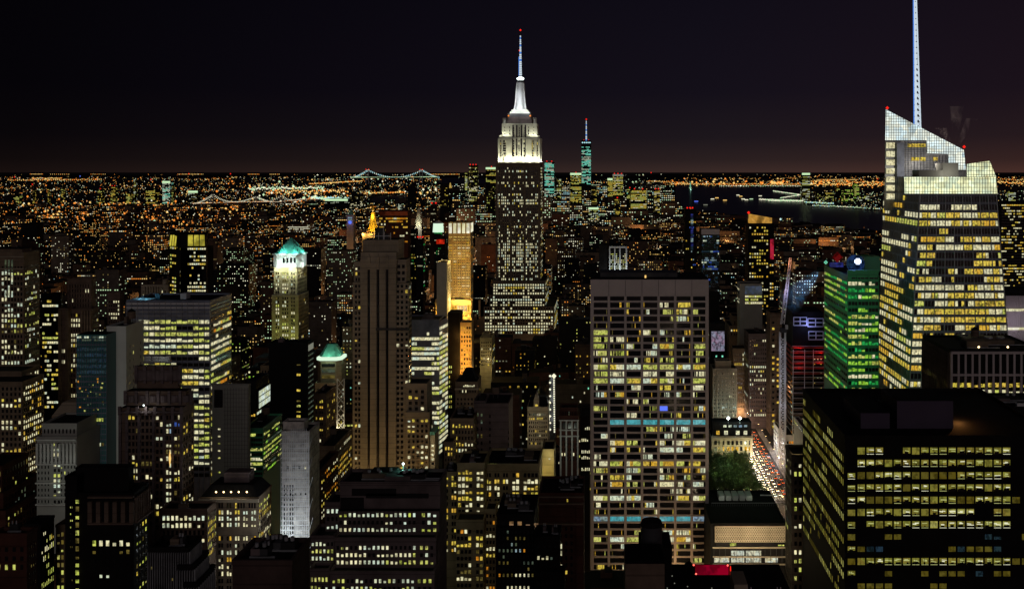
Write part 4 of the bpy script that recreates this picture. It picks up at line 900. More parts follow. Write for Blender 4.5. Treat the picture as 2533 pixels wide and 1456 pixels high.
def clock(g):
    D = 2300; cx = TX(865.5, D); u = MB(); u.cyl(cx, D + 8, 7, TZ(531, D), TZ(519, D), 'copper', 4, .8, ph=pi / 4); u.build('roof', g.t)
    for y in (536, 541): g.quad([(cx - 5, D - .5, TZ(y + 3, D)), (cx + 5, D - .5, TZ(y + 3, D)), (cx + 5, D - .5, TZ(y, D)), (cx - 5, D - .5, TZ(y, D))], 'bw')
    u = MB(); n = 16; zc = TZ(549, D); u.face([(cx + 4 * cos(2 * pi * k / n), D - .6, zc + 4 * sin(2 * pi * k / n)) for k in range(n)], 'sp_b'); u.build('clock_face', g.t)
    lamp(cx, D - 8, TZ(548, D), 2500, (.1, .15, 1), 1)
simple('clock_tower', 'slim clock tower with a blue lit top and clock face, left of the gold pyramid', 2300, 857, 874, 531, None, 'limestone', vis=575, depth=20, cat='tower', extra=clock, parapet=False)
simple('office_block', 'wide reddish-brown block with one bright ribbon of windows right of the gold pyramid', 1600, 937, 1009, 519, 1014, 'red_brick', vis=650, depth=25, parapet=False, W=[('F', 938, 1008, 536, 600, 18, 9, .85, .55, .3, 'ww2 oy4 or3', {'rows': {0: .95, 1: .5, 3: .3, 8: .9}, 'dark': False})], extra=lambda g: g.quad([(TX(938, 1600), 1599.5, TZ(532, 1600)), (TX(1008, 1600), 1599.5, TZ(532, 1600)), (TX(1008, 1600), 1599.5, TZ(522, 1600)), (TX(938, 1600), 1599.5, TZ(522, 1600))], 'dimred'))
def reds(xs, y, D):
    def f(g):
        for x in xs: u = MB(); u.oct(TX(x, D), D + 4, TZ(y, D) + 1.5, 1.5 * D / 1500, 'sp_r'); u.build('aircraft_light', g.t)
    return f
simple('slim_tower', 'thin black tower topped by red lights, right of the reddish-brown block', 1500, 1030, 1046, 592, 1048, 'near_black', vis=730, depth=18, cat='tower', extra=reds((1032, 1038, 1044), 588, 1500), parapet=False, W=[('R', .1, .9, 600, 730, 2, 14, .5, .4, .4, 'gr cw'), ('F', 1031, 1045, 600, 735, 4, 18, .4, .4, .12, 'ww')])
simple('slim_tower', 'dark slim tower with small red lights on top left of the thin black tower', 1700, 1014, 1029, 566, 1031, 'near_black', vis=680, depth=18, cat='tower', extra=reds((1016, 1022), 572, 1699), parapet=False, W=[('F', 1015, 1028, 575, 690, 5, 16, .4, .4, .3, 'ww gr wy')])
def dome(g):
    D = 2600; cx = TX(1034, D); u = MB(); u.cyl(cx, D + 12, 11, TZ(560, D), TZ(530, D), 'limestone', 8, 8); u.cyl(cx, D + 12, 8, TZ(530, D) + .01, TZ(512, D), 'limestone', 8, 1.2); u.build('lantern', g.t); lamp(cx, D - 16, TZ(560, D), 60000, (.9, 1, .8), 2)
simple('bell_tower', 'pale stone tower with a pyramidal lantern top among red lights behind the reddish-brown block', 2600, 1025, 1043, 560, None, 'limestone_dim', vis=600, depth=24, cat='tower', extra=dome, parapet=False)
def whiteblob(g):
    D = 1450; cx = TX(1081, D); u = MB(); u.cyl(cx, D + 9, 8, TZ(574, D), TZ(552, D), 'ring', 8, 7); u.cyl(cx, D + 9, 7, TZ(552, D) + .01, TZ(546, D), 'white_stone', 8, 3); u.cyl(cx, D + 9, 4, TZ(574, D) - 6, TZ(574, D) - .02, 'gr', 8, 6); u.build('lit_lantern', g.t)
simple('lantern_tower', 'slim tower whose top is a blazing white-green lantern, left of the golden tower', 1450, 1073, 1089, 577, 1092, 'near_black', vis=640, depth=22, cat='tower', extra=whiteblob, parapet=False, W=[('F', 1074, 1088, 590, 640, 4, 8, .4, .4, .2, 'ww')])
simple('slim_tower', 'dark tower with a pair of red lights above the white-green lantern tower', 2200, 1064, 1079, 508, 1081, 'near_black', vis=545, depth=18, cat='tower', extra=reds((1067, 1077), 503, 2200), parapet=False, W=[('F', 1065, 1078, 515, 560, 4, 9, .4, .4, .2, 'ww')])
def redsign(g):
    D = 1200; u = MB(); u.box(TX(1079, D), TX(1099, D), D - .8, D - .2, TZ(602, D), TZ(591, D), 'sp_red'); u.build('lit_sign', g.t)
simple('office_block', 'dark block with a red lit roof sign beside the golden tower', 1200, 1077, 1100, 605, None, 'near_black', vis=650, depth=20, extra=redsign, W=[('F', 1078, 1099, 610, 650, 5, 6, .4, .4, .25, 'gr ww'),])
simple('blank_slab', 'blank pale grey slab wall directly left of the golden tower', 960, 1080, 1105, 650, 1108, 'grey_panel', vis=742, depth=25, cat='building', W=[('R', .1, .9, 655, 740, 2, 12, .3, .5, .0)])
def gold(g):
    D = 1000
    for k in range(5):
        a = 1110 + k * 10.9; g.quad([(TX(a, D), D - .6, TZ(576, D)), (TX(a + 7.6, D), D - .6, TZ(576, D)), (TX(a + 7.6, D), D - .6, TZ(551, D)), (TX(a, D), D - .6, TZ(551, D))], 'finlit')
        g.w.box(TX(a + 8.2, D), TX(a + 10.2, D), D - 1.2, D - .02, TZ(735, D), TZ(548, D), 'gold_stone')
    b = g.boxes[0]
    g.quad([(b['x1'] + .2, b['y0'] + 1, TZ(574, D)), (b['x1'] + .2, b['y1'] - 1, TZ(574, D)), (b['x1'] + .2, b['y1'] - 1, TZ(551, D)), (b['x1'] + .2, b['y0'] + 1, TZ(551, D))], 'finlit')
    for x in (1100, 1120, 1137, 1154, 1175): lamp(TX(x, 975), 978, TZ(742, 975), 9000, (1, .64, .2), 1)
    for x in (1118, 1137, 1156): lamp(TX(x, 975), 975, TZ(640, 975), 7000, (1, .64, .2), 1)
simple('golden_tower', 'slim tower glowing gold all over with a white lit crown, left of the tallest skyscraper', 1000, 1109, 1163, 548, 1170, 'gold_stone', vis=742, cat='tower', extra=gold, parapet=False,
    W=[('F', 1109.5, 1163, 582, 736, 5, 23, .86, .42, .97, 'goldw9 oy1 ww1', {'run': .3, 'rv': .1, 'dark': False}), ('F', 1110, 1163, 585.3, 739.3, 10, 23, .5, .3, 0, 'dk', {'off': .2}), ('R', .1, .9, 582, 736, 3, 23, .5, .5, .2, 'or')])  # gold bands: floodlight on the wall put into a glowing colour
simple('golden_podium', 'brightly lit orange podium below the golden tower', 985, 1076, 1165, 743, 1168, 'gold_stone', vis=800, depth=12, cat='building', units=1,
    W=[('F', 1079, 1162, 753, 770, 13, 1, .62, .85, 1, 'oy3 ww1', {'rv': 0}), ('F', 1078, 1105, 774, 795, 6, 2, .3, .5, 0, 'oy'), ('F', 1135, 1164, 774, 795, 6, 2, .3, .5, .2, 'oy')], extra=lambda g: [lamp(TX(x, 980), 978, TZ(y, 980), 4200, (1, .62, .12), .6) for x, y in ((1085, 776), (1105, 776), (1140, 785), (1155, 785), (1122, 773), (1150, 798))])
def curve(g):
    D = 800; g.w.poly([(TX(1086, D) + .02, D), (TX(1107, 822), 822), (TX(1086, D) + .02, 828)], 0, TZ(793, D), 'mullion', 'roof_tar')
    A, B_ = (TX(1086, D), D), (TX(1107, 822), 822)
    for r in range(26):
        y = 808 + r * 12.2; 
        for k in range(3):
            if random.random() < (.9 if r > 1 else .3):
                f0, f1 = k / 3 + .02, (k + 1) / 3 - .02
                p, q = [(A[0] + (B_[0] - A[0]) * f + .25, A[1] + (B_[1] - A[1]) * f - .3) for f in (f0, f1)]
                m = random.choice(['ww', 'cw', 'gw', 'ww']); g.quad([(*p, TZ(y + 7.4, D)), (*q, TZ(y + 7.4, D)), (*q, TZ(y, D)), (*p, TZ(y, D))], m)
simple('ribbon_block', 'office block with bowed front of bright ribbon windows right of the slender stone tower', 800, 985, 1086, 793, None, 'mullion', vis=1092, depth=28, extra=curve, units=2,
    W=[('F', 1012, 1086, 806, 1123, 12, 26, .96, .6, .9, 'ww5 cw4 gw2', {'rows': {0: .05, 1: .2, 2: .9, 3: .85, 4: .95, 5: .6, 6: .7, 7: .7, 8: .95, 9: .4, 10: .7, 11: .6}, 'run': .7, 'dark': False})])
simple('amber_block', 'tall narrow block lit amber from top to bottom, below the golden tower', 850, 1137, 1166, 798, 1171, 'gold_stone', vis=925, extra=lambda g: [lamp(TX(x, 844), 842, TZ(y, 844), 4500, (1, .5, .1), .5) for x, y in ((1139, 830), (1139, 880), (1152, 855), (1139, 915), (1155, 910))],
    W=[('F', 1139, 1165, 804, 925, 4, 11, .45, .5, .5, 'oy2 or1 wy2')])
simple('dark_slab', 'black slab between the bowed ribbon-window block and the amber block', 845, 1107.5, 1136, 775, None, 'near_black', vis=940, depth=20, W=[('F', 1109, 1118, 900, 1010, 2, 9, .5, .5, .5, 'gw wy')])
simple('masonry_block', 'small yellow-lit masonry block at the foot of the tallest skyscraper', 900, 1187, 1216, 836, 1224, 'olive_brick', vis=905, tiers=[dict(x0=1193, x1=1212, yt=826, D=905, depth=8)], extra=lambda g: lamp(TX(1200, 890), 885, TZ(900, 890), 6000, (1, .8, .4), 1),
    W=[('F', 1189, 1215, 842, 905, 5, 8, .45, .55, .4, 'wy ww'), ('R', .1, .9, 842, 905, 3, 8, .4, .5, .3)])
def hip(g):
    D = 620; x0, x1, Z = TX(1127, D), TX(1183, D), TZ(950, D)
    g.w.poly([(x0 + 1, D + 2), (x1 - 1, D + 2), (x1 - 1, D + 14), (x0 + 1, D + 14)], Z + 1, TZ(915, D), 'roof_tar', None, [(x0 + 5, D + 6), (x1 - 5, D + 6), (x1 - 5, D + 10), (x0 + 5, D + 10)])
    g.w.box(x0 - .5, x1 + .5, D - 1, D - .02, TZ(962, D), TZ(958, D), 'limestone')
simple('masonry_block', 'tan block with a dark hipped roof and a lit colonnade below the eaves', 620, 1126, 1181, 946, 1190, 'tan_brick', vis=1035, extra=hip,
    W=[('F', 1134, 1178, 962, 970, 11, 1, .55, .8, 1, 'ww wy'), ('F', 1145, 1174, 949, 956, 7, 1, .7, .7, 1, 'ww'), ('F', 1128, 1180, 980, 1036, 6, 5, .4, .5, .08, 'wy'), ('R', .1, .9, 965, 1035, 4, 6, .35, .5, .15)])
simple('blank_slab', 'broad blank brown slab block with a low roof lamp, right of the tan hipped-roof block', 520, 1172, 1258, 1000, None, 'mauve_stone', vis=1142, depth=24, units=2, tiers=[dict(x0=1172, x1=1200, yt=994, D=522, depth=16)], W=[('F', 1176, 1196, 1015, 1120, 2, 6, .4, .5, .25, 'dc dm'), ('F', 1209, 1214, 1020, 1130, 1, 7, .7, .45, .0), ('F', 1256, 1259, 1060, 1120, 1, 4, .7, .5, .4, 'dm')])
simple('masonry_block', 'tan masonry block with scattered yellow windows left of the blank brown slab', 505, 1113, 1171, 1037, None, 'tan_brick', vis=1150, depth=22, units=2, tiers=[dict(x0=1098, x1=1121, yt=1095, D=495, depth=18)],
    W=[('F', 1117, 1171, 1044, 1150, 7, 7, .45, .55, .4, 'wy3 ww2 cw1'), ('F', 1099, 1120, 1100, 1170, 3, 5, .5, .55, .6, 'wy ww', {'bi': 1})])
simple('narrow_block', 'thin pale block with a green mansard and bright windows beside the slender stone tower', 640, 1064, 1075, 1078, 1080, 'limestone', vis=1150, depth=16, extra=lambda g: (g.w.poly([(TX(1063, 640), 640), (TX(1075, 640), 640), (TX(1075, 640), 654), (TX(1063, 640), 654)], TZ(1078, 640) + 1, TZ(1066, 640), 'copper'), lamp(TX(1077, 630), 630, TZ(1120, 630), 3000, (1, .85, .5), 1)), W=[('F', 1066, 1074, 1095, 1150, 1, 5, .7, .5, 1, 'ww')])
simple('masonry_block', 'olive block with paired lit windows just right of the roof with the green lamp', 432, 1093.5, 1129, 1170, None, 'olive_brick', depth=16, units=1, extra=lambda g: g.w.box(TX(1088, 432), TX(1093.3, 432), 432, 446, 0, TZ(1178, 432), 'concrete'),
    W=[('F', 1095.5, 1129, 1172, 1365, 5, 12, .62, .6, .5, 'ww3 wy4 oy1', {'cols': (0, 1, 3, 4), 'rows': {0: .3, 1: .9, 2: .15, 3: .9, 4: .2, 5: 1, 6: .2, 7: .2, 8: .3, 9: .3, 10: .1, 11: .9}})])
simple('masonry_block', 'olive-brown block with bright rows of four and two white windows, bottom centre', 425, 1130.5, 1198, 1148, None, 'olive_brick', depth=18, units=2, tiers=[dict(x0=1127, x1=1196, yt=1289, D=415, depth=9.9)],
    W=[('F', 1132, 1196, 1158, 1287, 7, 8, .7, .6, .8, 'ww6 wy3', {'cols': (0, 1, 2, 3, 5, 6), 'rows': {0: 1, 1: 1, 2: .6, 3: 1, 4: 1, 5: .7, 6: .45, 7: .3}, 'run': .1}), ('F', 1128, 1195, 1304, 1470, 7, 10, .66, .55, .4, 'ww3 wy3 dm2 or1', {'bi': 1, 'cols': (0, 1, 2, 3, 5, 6), 'rows': {0: .4, 1: .3, 2: .95, 3: .4, 4: .3, 5: .4, 6: .1, 7: .9, 8: .2, 9: .8}})])
simple('masonry_block', 'wide olive-brown block with pairs of bright windows under a dark flat roof, bottom centre', 435, 1199, 1333, 1150, 1335, 'olive_brick', depth=24, units=3, tiers=[dict(x0=1199, x1=1226, yt=1262, D=424, depth=10)],
    W=[('F', 1201, 1264, 1165, 1260, 9, 6, .7, .62, .7, 'ww5 wy2 oy1', {'cols': (0, 1, 3, 4, 6, 7), 'rows': {0: .15, 1: .95, 2: .8, 3: .6, 4: .1, 5: .8}}), ('F', 1266, 1331, 1165, 1260, 7, 6, .72, .65, .8, 'ww6 wy2 oy1', {'cols': (0, 1, 3, 4, 5, 6), 'rows': {0: .1, 1: 1, 2: .8, 3: .9, 4: .9, 5: .8}}),
       ('F', 1201, 1266, 1143, 1151, 12, 1, .7, .6, .5, 'gw dc'), ('F', 1201, 1225, 1266, 1460, 3, 12, .55, .5, .6, 'ww wy or', {'bi': 1})])
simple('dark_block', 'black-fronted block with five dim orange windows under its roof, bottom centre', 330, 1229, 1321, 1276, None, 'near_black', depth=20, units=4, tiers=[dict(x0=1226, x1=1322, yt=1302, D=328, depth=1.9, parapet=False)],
    W=[('F', 1234, 1336, 1285, 1303, 5, 1, .5, .75, 1, 'dimwin'), ('F', 1230, 1322, 1306, 1458, 9, 10, .4, .5, .4, 'ww1 dm3 dc3 bw1 or1', {'bi': 1})], extra=lambda g: lamp(TX(1345, 330), 329, TZ(1290, 330), 60, (1, .95, .7), .3))
simple('dark_block', 'black stepped block with a thin column of warm strip lights on its corner, bottom centre', 316, 1322, 1384, 1331, None, 'near_black', depth=10, units=3, tiers=[dict(x0=1320, x1=1396, yt=1421, D=310, depth=5.9)],
    W=[('F', 1386, 1390, 1340, 1408, 1, 4, .9, .7, 1, 'ww'), ('F', 1326, 1380, 1343, 1356, 4, 1, .5, .4, .5, 'or'), ('F', 1326, 1380, 1366, 1410, 5, 2, .5, .4, .6, 'dc dm ww'), ('F', 1326, 1380, 1432, 1450, 5, 1, .5, .5, .2, 'dm', {'bi': 1})])
def cornice(g):
    D = 400
    for y in (1223, 1240, 1290): g.w.box(TX(1331, D), TX(1444, D), D - 1.4, D - .02, TZ(y + 4, D), TZ(y, D), 'brown_stone')
    for x in (1352, 1366, 1382, 1396, 1411, 1428): g.w.box(TX(x, D) - .8, TX(x, D) + .8, D - .6, D - .02, TZ(1239, D), TZ(1228, D), 'red_brick')
    g.w.box(TX(1425, D), TX(1442, D), D - 1, D - .02, 0, TZ(1245, D), 'red_brick')
simple('masonry_block', 'dark red-brown block with heavy cornices and one lit window left of the white-framed tower', 400, 1333, 1443, 1223, None, 'red_brick', depth=22, units=5, extra=cornice, W=[('F', 1430, 1438, 1254, 1440, 1, 10, .8, .55, 0, 'dm'), ('F', 1401, 1405, 1232, 1239, 1, 1, .8, .9, 1, 'wy'), ('F', 1340, 1420, 1296, 1440, 6, 8, .4, .5, .05, 'dm wy')])
simple('blank_block', 'small windowless yellow-lit wall with one lamp above the bottom centre rooftops', 470, 1341, 1370, 1113, None, 'olive_brick', vis=1180, depth=16, extra=lambda g: (lamp(TX(1357, 466), 466, TZ(1128, 466), 500, (1, .95, .6), .2), lamp(TX(1350, 462), 462, TZ(1175, 462), 2500, (1, .8, .3), .5)), W=[('F', 1357, 1361, 1131, 1135, 1, 1, 1, 1, 1, 'ww'), ('F', 1304, 1340, 1125, 1130, 5, 1, .7, 1, 0, 'gw')])
def gable(g):
    D = 620; u = MB(); a, c = TX(1320, D), TX(1333, D); z0, z1 = TZ(1012, D), TZ(967, D)
    m = MB(); m.v = [(a, D - 1.5, z0), (c, D - 1.5, z0), (c, D - 1.5, z1 - 5), ((a + c) / 2, D - 1.5, z1), (a, D - 1.5, z1 - 5), (a, D - .02, z0), (c, D - .02, z0), (c, D + 5, z1 - 5), ((a + c) / 2, D + 5, z1), (a, D + 5, z1 - 5)]
    m.f = [(0, 1, 2, 3, 4), (1, 6, 7, 2), (2, 7, 8, 3), (3, 8, 9, 4), (4, 9, 5, 0)]; m.m = [m.mi('limestone')] * 5; m.build('gable', g.t)
    g.w.poly([(TX(1306, D), D + 1), (TX(1354, D), D + 1), (TX(1354, D), D + 16), (TX(1306, D), D + 16)], TZ(1008, D) + 1, TZ(985, D), 'roof_tar', None, [(TX(1310, D), D + 6), (TX(1350, D), D + 6), (TX(1350, D), D + 11), (TX(1310, D), D + 11)])
    g.quad([(TX(1324, D), D - 1.6, TZ(1002, D)), (TX(1330, D), D - 1.6, TZ(1002, D)), (TX(1330, D), D - 1.6, TZ(997, D)), (TX(1324, D), D - 1.6, TZ(997, D))], 'wy')
    lamp(TX(1325, 605), 600, TZ(1060, 605), 3000, (1, .9, .6), 1)
simple('gothic_block', 'narrow pale block with a pointed central gable, left of the lit builders hoist', 620, 1304, 1355, 1008, None, 'limestone', vis=1100, depth=18, extra=gable, W=[('F', 1307, 1353, 1018, 1100, 9, 8, .45, .55, .3, 'wy2 dc2 ww1')])
def arcade(g):
    D = 560
    for k in range(3):
        x = TX(1391 + k * 14.5 + 4, D); g.quad([(x - 1.1, D - .3, TZ(1057, D)), (x + 1.1, D - .3, TZ(1057, D)), (x + 1.1, D - .3, TZ(1046, D)), (x + .7, D - .3, TZ(1043, D)), (x, D - .3, TZ(1041, D)), (x - .7, D - .3, TZ(1043, D)), (x - 1.1, D - .3, TZ(1046, D))], 'dk')
    for y in (1036, 1060, 1075): g.w.box(TX(1382, D), TX(1432, D), D - 1, D - .02, TZ(y + 2.5, D), TZ(y, D), 'white_stone')
    for k in range(4): x = TX(1386.5 + k * 14, D); g.w.box(x - .4, x + .4, D - .8, D - .02, 0, TZ(1036, D), 'white_stone')
    lamp(TX(1408, 548), 540, TZ(1100, 548), 1800, (.9, 1, .8), 1)
simple('arcaded_block', 'ornate narrow red-brick block with a white arcaded top storey, left of the white-framed tower', 560, 1383, 1430, 1030, 1432, 'red_brick', vis=1142, depth=18, extra=arcade, tiers=[dict(x0=1385, x1=1428, yt=1010, D=563, depth=10)], W=[('F', 1386, 1429, 1079, 1140, 6, 5, .42, .6, .06, 'ww', {'cols': (0, 1, 2, 3, 4, 5)}), ('F', 1388, 1426, 1013, 1028, 9, 1, .4, .6, .3, 'dc', {'bi': 1})])
def hoist(g):
    D = 640
    for k in range(26):
        u = MB(); y = 927 + k * 5.5; u.oct(TX(1370 + k * .05, D), D - 1.5, TZ(y, D), .62 if k else 1.6, 'sp_w')
        if k % 3 == 0: u.oct(TX(1360.5, D), D - 1.5, TZ(y, D), .8, 'sp_w')
        u.build('work_lamp', g.t)
    for k in range(3): lamp(TX(1366, D), D - 4, TZ(940 + 45 * k, D), 700, (.9, 1, .95), .3)
simple('builders_hoist', 'dark scaffolded hoist tower strung with a vertical line of white work lamps', 640, 1359, 1373, 922, None, 'dark_metal', vis=1070, depth=8, cat='hoist', extra=hoist, parapet=False)
simple('masonry_block', 'narrow dark block with pairs of bright windows touching the white-framed tower on its left', 600, 1435, 1458, 1030, None, 'near_black', vis=1180, depth=20, W=[('F', 1437, 1459, 1036, 1180, 5, 10, .6, .5, .0, 'ww', {'rows': {1: .9, 3: .9, 5: 1, 6: .9, 8: 1}})])

# front block, bottom left of centre, and the flat roof beside it
def front_block(g):
    D = 300
    for k in range(18): x = TX(837 + k * 12.6, D)
    for y in (1197, 1333): g.w.box(TX(840, D), TX(1089, D), D - .5, D - .02, TZ(y + 3, D), TZ(y, D), 'mauve_stone')
    for x in range(18):
        xx = TX(837 + x * 11.353, D - 2); g.w.box(xx - .18, xx + .18, D - 2.35, D - 2.02, 0, TZ(1262, D - 2), 'mauve_stone')
    u = MB()
    for k in range(5): u.bar((TX(950 + k * 14, 310), 306, g.boxes[0]['z'] + .9), (TX(955 + k * 15, 310), 310 + k % 2 * 2, g.boxes[0]['z'] + 1.6), .25, 'metal')
    u.box(TX(955, 306), TX(1010, 306), 305, 309, g.boxes[0]['z'] + .05, g.boxes[0]['z'] + .8, 'copper'); u.build('rooftop_unit', g.t)
    u = MB(); z = g.boxes[0]['z']; u.bar((TX(997, 309), 309, z), (TX(997, 309), 309, z + 3.4), .07, 'metal'); u.oct(TX(997, 309), 309, z + 3.6, .42, 'lamp_white'); u.build('roof_lamp', g.t)
    lamp(TX(994, 308), 308, z + 3, 260, (.3, 1, .75), .25)
    for x0, x1, y0, y1 in ((870, 980, 1206, 1224), (842, 900, 1228, 1258), (905, 1060, 1218, 1230)): g.quad([(TX(x0, D), D - .1, TZ(y1, D)), (TX(x1, D), D - .1, TZ(y1, D)), (TX(x1, D), D - .1, TZ(y0, D)), (TX(x0, D), D - .1, TZ(y0, D))], 'dk')
W_ = dict(wf=.52, hf=.5, run=.12, off=.12)
simple('office_block', 'dark mauve block with long lit window rows and a green-white roof lamp, bottom centre', 300, 841, 1088, 1197, 1093, 'mauve_stone', depth=13, units=7, extra=front_block,
    tiers=[dict(x0=835, x1=1086, yt=1262, D=298, depth=1.9, parapet=False), dict(x0=828, x1=1078, yt=1335, D=293, depth=4.9), dict(x0=815, x1=1074, yt=1418, D=288, depth=4.9), dict(x0=804, x1=840.5, yt=1247, D=302, depth=10), dict(x0=768, x1=827, yt=1330, D=296, depth=10), dict(x0=766, x1=814, yt=1412, D=290, depth=5)],
    W=[('F', 837, 1030, 1262, 1336, 17, 4, .5, .5, 1, 'cw5 gw3 ww2', {'bi': 1, 'rows': {0: 1, 1: .3, 2: .95, 3: 1}, 'run': .2}), ('F', 1040, 1082, 1262, 1336, 3, 4, .5, .5, .5, 'cw gw', {'bi': 1}),
       ('F', 830, 1030, 1343, 1415, 18, 4, .5, .5, 1, 'gw4 cw4 ww2', {'bi': 2, 'rows': {0: .4, 1: .85, 2: .92, 3: .4}, 'run': .2}), ('F', 1036, 1074, 1343, 1415, 3, 4, .5, .5, .5, 'gw cw', {'bi': 2}),
       ('F', 820, 1026, 1425, 1462, 18, 2, .5, .5, 1, 'gw4 cw4', {'bi': 3, 'rows': {0: .6, 1: .8}}), ('F', 1030, 1070, 1425, 1462, 3, 2, .5, .5, .5, 'gw cw', {'bi': 3}),
       ('F', 806, 839, 1252, 1310, 3, 3, .5, .5, .8, 'cw ww', {'bi': 4, 'rows': {0: 1, 1: .1, 2: .9}}), ('F', 769, 826, 1334, 1405, 6, 4, .5, .5, .7, 'cw gw', {'bi': 5, 'rows': {0: .5, 1: .8, 2: 1, 3: .3}}), ('F', 767, 812, 1420, 1462, 5, 2, .5, .5, .9, 'cw gw', {'bi': 6})])
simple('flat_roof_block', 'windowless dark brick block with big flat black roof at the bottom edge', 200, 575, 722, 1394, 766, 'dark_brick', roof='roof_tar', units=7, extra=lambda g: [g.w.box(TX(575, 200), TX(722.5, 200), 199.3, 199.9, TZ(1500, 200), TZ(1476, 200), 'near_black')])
def scaffold(g):
    D = 400
    m = MB(); X0, X1, zt = TX(697, D), TX(765, D), TZ(1075, D)
    for k in range(14): x = X0 + (X1 - X0) * k / 13; m.bar((x, D - 1.2, 2), (x, D - 1.2, zt + (3 if 4 < k < 13 else 0)), .07, 'pale_metal')
    for k in range(44):
        z = zt - k * 1.9 + 1
        if z < 3: break
        m.bar((X0, D - 1.25, z), (X1, D - 1.25, z), .09, 'pale_metal')
    for k in range(10): m.bar((X0 + 12.5 + k * .05, D - 1.4, zt - k * 8), (X1, D - 1.4, zt - k * 8 - 6), .05, 'pale_metal')
    m.build('scaffold', g.t)['kind'] = 'stuff'
    for y, p in ((1315, 3200), (1300, 2200), (1240, 1300), (1150, 1000)): lamp(TX(725, D - 14), D - 13, TZ(y, D), p, (.85, .93, 1), 1)
    lamp(TX(690, D - 5), D - 6, TZ(1318, D), 1500, (.8, .95, 1), .6)
simple('scaffolded_tower', 'narrow tower wrapped in white netting and scaffolding, floodlit from below, left of centre', 400, 697, 765, 1070, 790, 'netting', vis=1328, cat='tower', extra=scaffold, tiers=[dict(x0=700, x1=752, yt=1047, D=404, depth=6)], W=[('F', 700, 728, 1195, 1320, 4, 11, .45, .6, 0, 'ww'), ('F', 704, 763, 1148, 1160, 4, 1, .3, .6, .6, 'dc ww'), ('F', 700, 762, 1215, 1224, 5, 1, .3, .5, .3, 'ww')])
simple('brick_block', 'orange-lit brick block with paired windows beside the scaffolded tower', 560, 790, 828, 1105, 870, 'tan_brick', vis=1290, units=1, W=[('F', 806, 826, 1118, 1290, 4, 12, .6, .5, .5, 'oy3 ww2 wy2', {'rows': [1, .2, .3, 1, .1, .3, .9, .2, 1, .1, .6, .3]}), ('R', .03, .97, 1112, 1290, 12, 12, .4, .5, .5, 'oy2 wy3 ww1')],
    extra=lambda g: [lamp(TX(845, D_), D_, 25, 9000, (1, .5, .15), 2) for D_ in (545, 585, 620)])
simple('brick_block', 'tall brown brick block with paired warm windows right of the black slab tower', 600, 777, 806, 975, 830, 'tan_brick', vis=1095, units=1, W=[('F', 780, 804, 984, 1095, 5, 8, .6, .5, .5, 'oy2 wy3 ww1', {'cols': (0, 2, 3)}), ('R', .1, .9, 984, 1095, 5, 8, .3, .5, .15, 'wy')])
simple('brick_block', 'low pinkish brick block on the dark street left of the slender stone tower', 470, 770, 792, 1165, 836, 'red_brick', vis=1300, W=[('R', .03, .97, 1172, 1290, 10, 8, .4, .5, .35, 'wy or ww')])

# ================================================================== right of the white-framed tower
simple('deco_block', 'pale ribbed masonry block rising behind the park, right of the white-framed tower', 960, 1762, 1822, 912, 1757, 'limestone', vis=1030, depth=22, tiers=[dict(x0=1769, x1=1808, yt=893, D=964, depth=12)], units=1,
    extra=lambda g: [g.w.box(TX(1764 + k * 9.4, 960) - .7, TX(1764 + k * 9.4, 960) + .7, 959, 959.98, 0, TZ(914, 960), 'limestone') for k in range(7)] + [lamp(TX(x, 945), 942, TZ(1026, 945), 4600, (.75, 1, .9), .8) for x in (1800, 1830)], W=[('F', 1765, 1821, 918, 1030, 12, 12, .4, .55, .03, 'ww')])
simple('masonry_tower', 'stepped brown art deco block with a lit row of windows beneath its terrace', 1100, 1803, 1890, 806, 1795, 'tan_brick', vis=830, depth=40, tiers=[dict(x0=1811, x1=1883, yt=782, D=1108, depth=24), dict(x0=1825, x1=1860, yt=752, D=1114, depth=12)],
    W=[('F', 1806, 1888, 811, 830, 13, 2, .55, .5, .8, 'oy3 ww1', {'rows': {0: .9, 1: .1}}), ('F', 1814, 1880, 790, 804, 11, 1, .4, .6, 0, 'oy', {'bi': 1})])
simple('masonry_tower', 'dark tower with several white-lit window rows behind the beaux-arts roofs', 1010, 1851, 1896, 826, 1840, 'mauve_stone', vis=1030, units=1, cat='tower',
    W=[('F', 1853, 1895, 836, 1030, 8, 18, .45, .5, .15, 'ww3 cw2 wy1', {'rows': {6: .9, 7: .95, 9: .5, 10: .3, 11: .4, 17: .95, 16: .3, 2: .2}, 'run': .2}), ('L', .05, .95, 836, 1030, 6, 18, .4, .5, .25, 'dm cw')])
simple('brown_slab', 'thin brown slab with a single column of lit windows, left of the crane mast', 985, 1905, 1932, 775, 1895, 'brown_stone', vis=1075, cat='tower', W=[('F', 1908, 1916, 790, 1075, 1, 20, .7, .4, .45, 'oy wy ww'), ('F', 1919, 1929, 880, 1000, 1, 9, .7, .4, .5, 'oy wy')],
    extra=lambda g: [g.w.box(TX(x, 985) - .8, TX(x, 985) + .8, 983.8, 984.98, 0, TZ(777, 985), 'brown_stone') for x in (1906, 1918, 1931)])
simple('setback_block', 'brown setback block with few lights left of the dark white-lit tower', 1040, 1812, 1846, 862, 1806, 'tan_brick', vis=1010, depth=20, W=[('F', 1815, 1845, 870, 1010, 6, 12, .4, .55, .1, 'ww wy', {'rows': {2: .7}})])
def adscreen(g):
    D = 985; u = MB(); u.box(TX(1759, D), TX(1791, D), D - 1.2, D - .3, TZ(866, D), TZ(818, D), 'adlit'); u.build('advertising_screen', g.t)
    g.w.box(TX(1758, D), TX(1792, D), D - .29, D - .01, TZ(868, D), TZ(816, D), 'dark_metal')
